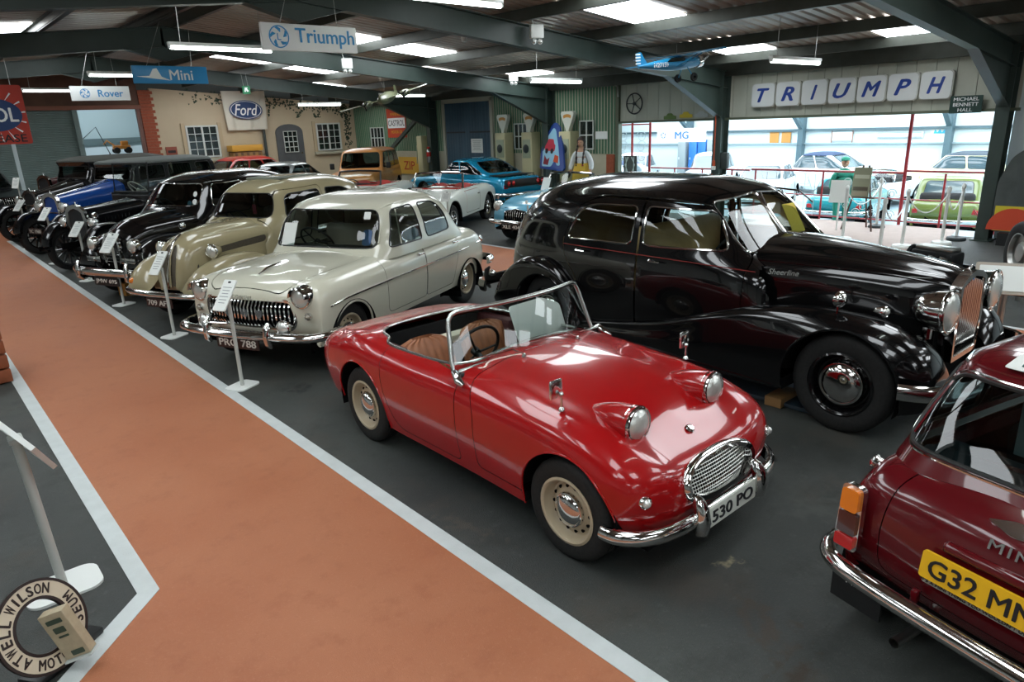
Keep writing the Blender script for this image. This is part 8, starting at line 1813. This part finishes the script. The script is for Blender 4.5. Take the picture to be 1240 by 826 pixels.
# white chain posts
POSTS = [(12.48, 5.25, 'white chain post standing beside the easel'), (10.9, 4.02, 'short white chain post nearest the black limousine'), (12.3, 4.2, 'white chain post midway along the pink ramp'), (12.96, 3.82, 'white chain post before the olive green saloon'), (13.55, 3.78, 'white chain post with a heavy black base by the right column'), (14.2, 5.35, 'white chain post with a black base behind the easel')]
for k, (x, y, lab) in enumerate(POSTS):
    o = thing('chain_post', lab, 'barrier post', (x, y, 0), 0, 'white chain barrier posts'); b = MB(); b.lathe([(.15, 0), (.155, .02), (.14, .05), (.03, .07), (0, .07)], 24); b.build('base', mat('post_base_dark', '#2b3335', rough=.6) if k > 3 else WHITEP, o, 40)
    b = MB(); b.lathe([(.025, .05), (.025, .86), (.034, .88), (.034, .92), (.02, .95), (0, .96)], 14); b.build('post', WHITEP, o, 40)
for a, c2, lab in ((1, 2, 'white plastic chain nearest the limousine bonnet'), (2, 3, 'white plastic chain across the middle of the ramp'), (3, 4, 'white plastic chain towards the right column'), (0, 5, 'white plastic chain beside the easel legs')):
    A = Vector((POSTS[a][0], POSTS[a][1], .85)); B_ = Vector((POSTS[c2][0], POSTS[c2][1], .85)); b = MB()
    b.tube([(A.lerp(B_, t)-Vector((0, 0, .30*4*t*(1-t))))[:] for t in np.linspace(0, 1, 20)], .010, 6); tag(b.build('barrier_chain', SIGNW, None), lab, 'chain', 'white barrier chains')
# easel with pictures
o = thing('easel', 'dark wooden easel holding a framed picture before the red railing', 'easel', (13.75, 5.50, 0), R(180)); DW = mat('dark_red_wood', '#4a2a20', rough=.5)
for s in (1, -1): b = MB(); b.tube([(.12, s*.28, 0), (-.05, s*.05, 1.2)], .018, 8); b.build('leg', DW, o)
b = MB(); b.tube([(-.35, 0, 0), (-.05, 0, 1.15)], .016, 8); b.build('leg', DW, o); b = MB(); b.box((.06, 0, .62), (.05, .5, .03)); b.build('ledge', DW, o, 0)
M = frame((.05, -.02, .90), (0, 1, 0), (-.12, 0, 1)); b = MB(); b.prism(rrect(.32, .54, .01), .02, M, z0=-.01); p = b.build('picture', mat('picture_olive', '#7d7f68', rough=.5), o, 0)
for z, m in ((-.12, '#4a4234'), (-.21, '#8d8470'), (.1, '#aeb09a')): b = MB(); b.prism(rrect(.27, .07, .004), .004, M @ Matrix.Translation((0, z, .010))); b.build('picture_band', mat('band_'+m[1:], m, rough=.5), p, 0)
b = MB(); b.prism(rrect(.34, .42, .01), .012, frame((13.45, 5.80, .74), (.25, -1, 0), (.2, 0, 1))); o = tag(b.build('information_board', PAPER, None, 0), 'white information sheet on a white post left of the easel', 'board'); b = MB(); b.tube([(13.47, 5.80, .56), (13.47, 5.80, 0)], .018, 8); b.build('post', WHITEP, o)
# signs and lockers in the far hall
o = thing('wall_sign', 'long white sign with blue MG letters in the far hall', 'sign', (23.9, 16.75, 1.5)); d = Vector((.05, -1, 0)); M = frame((0, 0, 0), d, (0, 0, 1)); b = MB(); b.prism(rrect(2.2, .52, .02), .05, M, z0=-.05); b.build('panel', mat('sign_pinkwhite', '#dccfc9', rough=.4), o, 25); b = MB(); text_on(b, 'MG', M @ Matrix.Translation((.05, 0, .003)), .62, .28, bold=.02); b.build('lettering', mat('mg_blue', '#2d6fb4', rough=.4), o, 0); b = MB(); rosette(b, M @ Matrix.Translation((-.8, 0, .002)), .12); q = b.build('rosette_emblem', mat('mg_blue'), o, 0); q['kind'] = 'stuff'
for k, (yy, c, lab) in enumerate(((17.0, '#8f9a9c', 'grey locker left of the blue doors in the far hall'), (16.55, '#2f6fbf', 'left blue locker door in the far hall'), (16.2, '#2f6fbf', 'right blue locker door in the far hall'), (15.85, '#8f9a9c', 'grey locker right of the blue doors in the far hall'))):
    o = thing('locker', lab, 'locker', (27.6, (yy*1.25-3.2)*1.06, HZ)); b = MB(); b.box((0, 0, .9), (.4, .40, 1.8), bev=.01); b.build('body', mat('locker_'+c[1:], c, rough=.4), o, 30); b = MB(); b.box((-.21, .12, 1.0), (.02, .02, .1)); b.build('handle', WHITEP, o)
for y, z, w, h, m, lab, nm in ((14.2, 1.22, .4, .42, '#b5813f', 'left brown board on the far hall wall', 'wall_board'), (13.7, 1.22, .4, .42, '#b5813f', 'right brown board on the far hall wall', 'wall_board'), (11.55, 1.25, .8, .34, '#c9d2d2', 'pale board with side ribbons on the far hall wall', 'wall_board'), (9.6, 1.27, 1.6, .22, '#c3d0d4', 'long lettered plate on the far hall wall', 'wall_board'), (8.35, 1.25, .55, .5, '#d6d4cd', 'pale poster with blue waves on the far hall wall', 'poster')):
    o = thing(nm, lab, 'board', (28.1, y*1.06, z)); b = MB(); b.box((0, 0, 0), (.03, w, h)); b.build('panel', mat('panel_'+m[1:], m, rough=.6), o, 0)
    if nm == 'poster':
        b = MB(); b.prism(rpoly([(-.2, .05), (-.15, .2), (-.08, .08), (0, .2), (.07, .08), (.15, .2), (.2, .05)], .02), .01, frame((-.016, 0, 0), (0, -1, 0), (0, 0, 1))); b.build('wave_print', mat('wave_blue', '#2e9cc0', rough=.5), o, 0)
    elif w > 1: b = MB(); b.sweep([(-.02, -.74, -.08), (-.02, .74, -.08), (-.02, .74, .08), (-.02, -.74, .08)], [(-.006, -.006), (.006, -.006), (.006, .006), (-.006, .006)], closed=True, up=(1, 0, 0)); b.build('border', mat('bay_rail', '#5d6f70'), o, 0)
    elif w == .8:
        for s in (1, -1): b = MB(); b.box((-.02, s*.4, -.02), (.02, .03, .46)); b.build('ribbon', mat('brown_ribbon', '#8d5f4a', rough=.6), o, 0)
# toy tractor on a shelf in the side bay, small things on the end wall
o = thing('toy_tractor', 'small yellow-orange model digger on a shelf in the bay beside the shutter', 'toy', (6.05, BY+1.2, 1.72)); OR = mat('tractor_orange', '#c9822a', rough=.4)
b = MB(); b.box((0, 0, .2), (.5, .2, .12), bev=.02); b.box((.1, 0, .32), (.2, .18, .14), bev=.02); b.build('body', OR, o, 40); b = MB(); b.tube([(-.2, 0, .25), (-.4, 0, .42), (-.5, 0, .30)], .025, 6); b.build('arm', OR, o)
for x in (-.17, .18):
    for s in (1, -1): b = MB(); b.lathe([(0, -.03), (.09, -.03), (.1, 0), (.09, .03), (0, .03)], 16, axis_m((x, s*.12, .1), (0, 1, 0))); b.build('wheel', RUBBER, o)
b = MB(); b.box((6.0, BY+1.2, 1.68), (.8, .3, .05)); tag(b.build('shelf', HALLW, None, 25), 'white shelf carrying the model digger', 'shelf', kind='structure')
o = thing('wall_plaque', 'small red-brown plaque on the cream wall beside the brick pier', 'plaque', (7.2, BY-.04, 1.74)); b = MB(); b.box((0, 0, 0), (.34, .03, .26)); b.build('panel', mat('plaque_red', '#8d4a38', rough=.6), o, 0); b = MB(); b.box((0, -.018, -.02), (.24, .01, .08)); b.build('print', mat('sign_brown_black'), o, 0)
o = thing('cabinet', 'yellow-topped wooden display cabinet against the cream wall', 'cabinet', (9.5, BY-.3, 0)); b = MB(); b.box((0, 0, .80), (1.0, .45, 1.6), bev=.01); b.build('body', mat('cabinet_wood', '#8d6a3c', rough=.6), o, 30); b = MB(); b.box((0, -.02, 1.72), (1.06, .5, .2), bev=.01); b.build('top', mat('cabinet_yellow', '#cf9a3a', rough=.5), o, 30)
for k in range(5): b = MB(); b.box((-.4+.2*k, -.24, 1.44), (.08, .03, .28), bev=.01); b.build('stile', mat('cabinet_brown', '#5d4326', rough=.6), o, 30)
# ---- right edge: engine on a frame, spare wheel, sloping board, painted board
o = thing('chassis_display', 'bare black engine and chassis frame on display behind the limousine nose', 'engine', (9.0, 2.5, 0), R(75)); IR = mat('oily_iron', '#1c1e1f', rough=.35, metal=.6)
for s in (1, -1): b = MB(); b.box((-.3, s*.32, .36), (2.2, .06, .1)); b.build('chassis_rail', IR, o, 25)
b = MB(); b.box((.2, 0, .46), (.5, .28, .28), bev=.04); b.build('engine_block', IR, o, 40)
for k in range(4): b = MB(); b.tube([(.0+.13*k, .15, .52), (.0+.13*k, .24, .56), (.02+.13*k, .26, .42)], .022, 8); b.build('exhaust_manifold', STEEL, o)
b = MB(); b.lathe([(0, 0), (.14, 0), (.15, .03), (.05, .05), (0, .05)], 20, axis_m((.47, 0, .48), (1, 0, 0))); b.build('fan_pulley', IR, o); b = MB(); b.box((.2, 0, .62), (.45, .18, .05), bev=.02); b.build('rocker_cover', STEEL, o, 40)
for s in (1, -1):
    b = MB(); b.tube([(.75, s*.1, .36), (.75, s*.62, .34)], .03, 8); b.build('axle', STEEL, o)
    b = MB(); b.tube([(.7, s*.32, .31), (.7, s*.32, 0)], .03, 8); b.tube([(-1.2, s*.32, .31), (-1.2, s*.32, 0)], .03, 8); b.build('axle_stand', IR, o)
o = thing('car_wheel', 'large black tyre at the right edge above the dark red roof', 'wheel', (9.6, 1.95, .56)); wheel_mesh(o, (0, 0, 0), .36, .2, .22, STEEL, style='slot', sidey=1).rotation_euler = (0, 0, R(35)); b = MB(); b.tube([(0, 0, -.30), (0, 0, -.56)], .03, 8); b.build('stand_post', STEEL, o)
o = thing('display_stand', 'sloping pale display board on a silver post at the right edge', 'display stand', (7.45, 1.62, 0), R(200), 'information stands before the cars'); b = MB(); b.tube([(0, 0, 0), (0, 0, .62)], .03, 10); b.build('post', STEEL, o); b = MB(); b.prism(rrect(.5, .3, .02), .02, frame((.02, 0, .68), (0, 1, 0), (-.5, 0, .85)), z0=-.01); b.build('board', mat('board_beige', '#a39a8c', rough=.5), o, 30); b = MB(); b.prism(rrect(.44, .24, .01), .004, frame((.02, 0, .68), (0, 1, 0), (-.5, 0, .85)), z0=.011); b.build('sheet', PAPER, o, 0)
o = thing('painted_board', 'dark painted board with yellow and orange band behind the right column', 'painting', (13.5, 2.55, .2)); M = frame((0, 0, 0), (0, -1, 0), (0, 0, 1)); b = MB(); b.prism(rpoly([(-.75, 0), (.9, 0), (.9, 1.5), (-.2, 1.5), (-.6, 1.2), (-.75, .8)], .1), .05, M, z0=-.05); b.build('panel', mat('board_charcoal', '#39403f', rough=.5, noise=.6, nscale=3, col2='#59605e'), o, 25); b = MB(); b.prism([(-.72, .02), (.88, .02), (.88, .42), (-.72, .42)], .006, M); b.build('yellow_band', mat('board_yellow', '#c9bb2f', rough=.5), o, 0); b = MB(); b.prism([(-.45+.36*math.cos(a)*1.0, .03+.36*math.sin(a)) for a in np.linspace(0, PI, 16)], .006, M, z0=.007); b.build('orange_arc', mat('board_orange', '#c9482a', rough=.5), o, 0)
b = MB(); b.box((13.5, 2.3, .1), (.3, 1.7, .2)); tag(b.build('plinth', mat('plinth_black', '#141616', rough=.5), None, 0), 'black plinth under the painted board behind the right column', 'plinth')
# drip tray and blocks under the limousine
b = MB(); b.box((5.25, 2.75, .02), (.8, 1.2, .035), bev=.01); tag(b.build('drip_tray', mat('tray_blue', '#27343d', rough=.35, coat=.4), None, 30), 'shallow dark drip tray under the black limousine', 'tray')
b = MB(); b.box((4.95, 2.42, .04), (.3, .14, .08), bev=.008, M=None); tag(b.build('timber_chock', mat('chock_wood', '#8d6a3f', rough=.7), None, 30), 'wooden chock behind the front wheel of the limousine', 'chock')
# wood scraps on the floor in front of the red roadster are stains: pale scuff
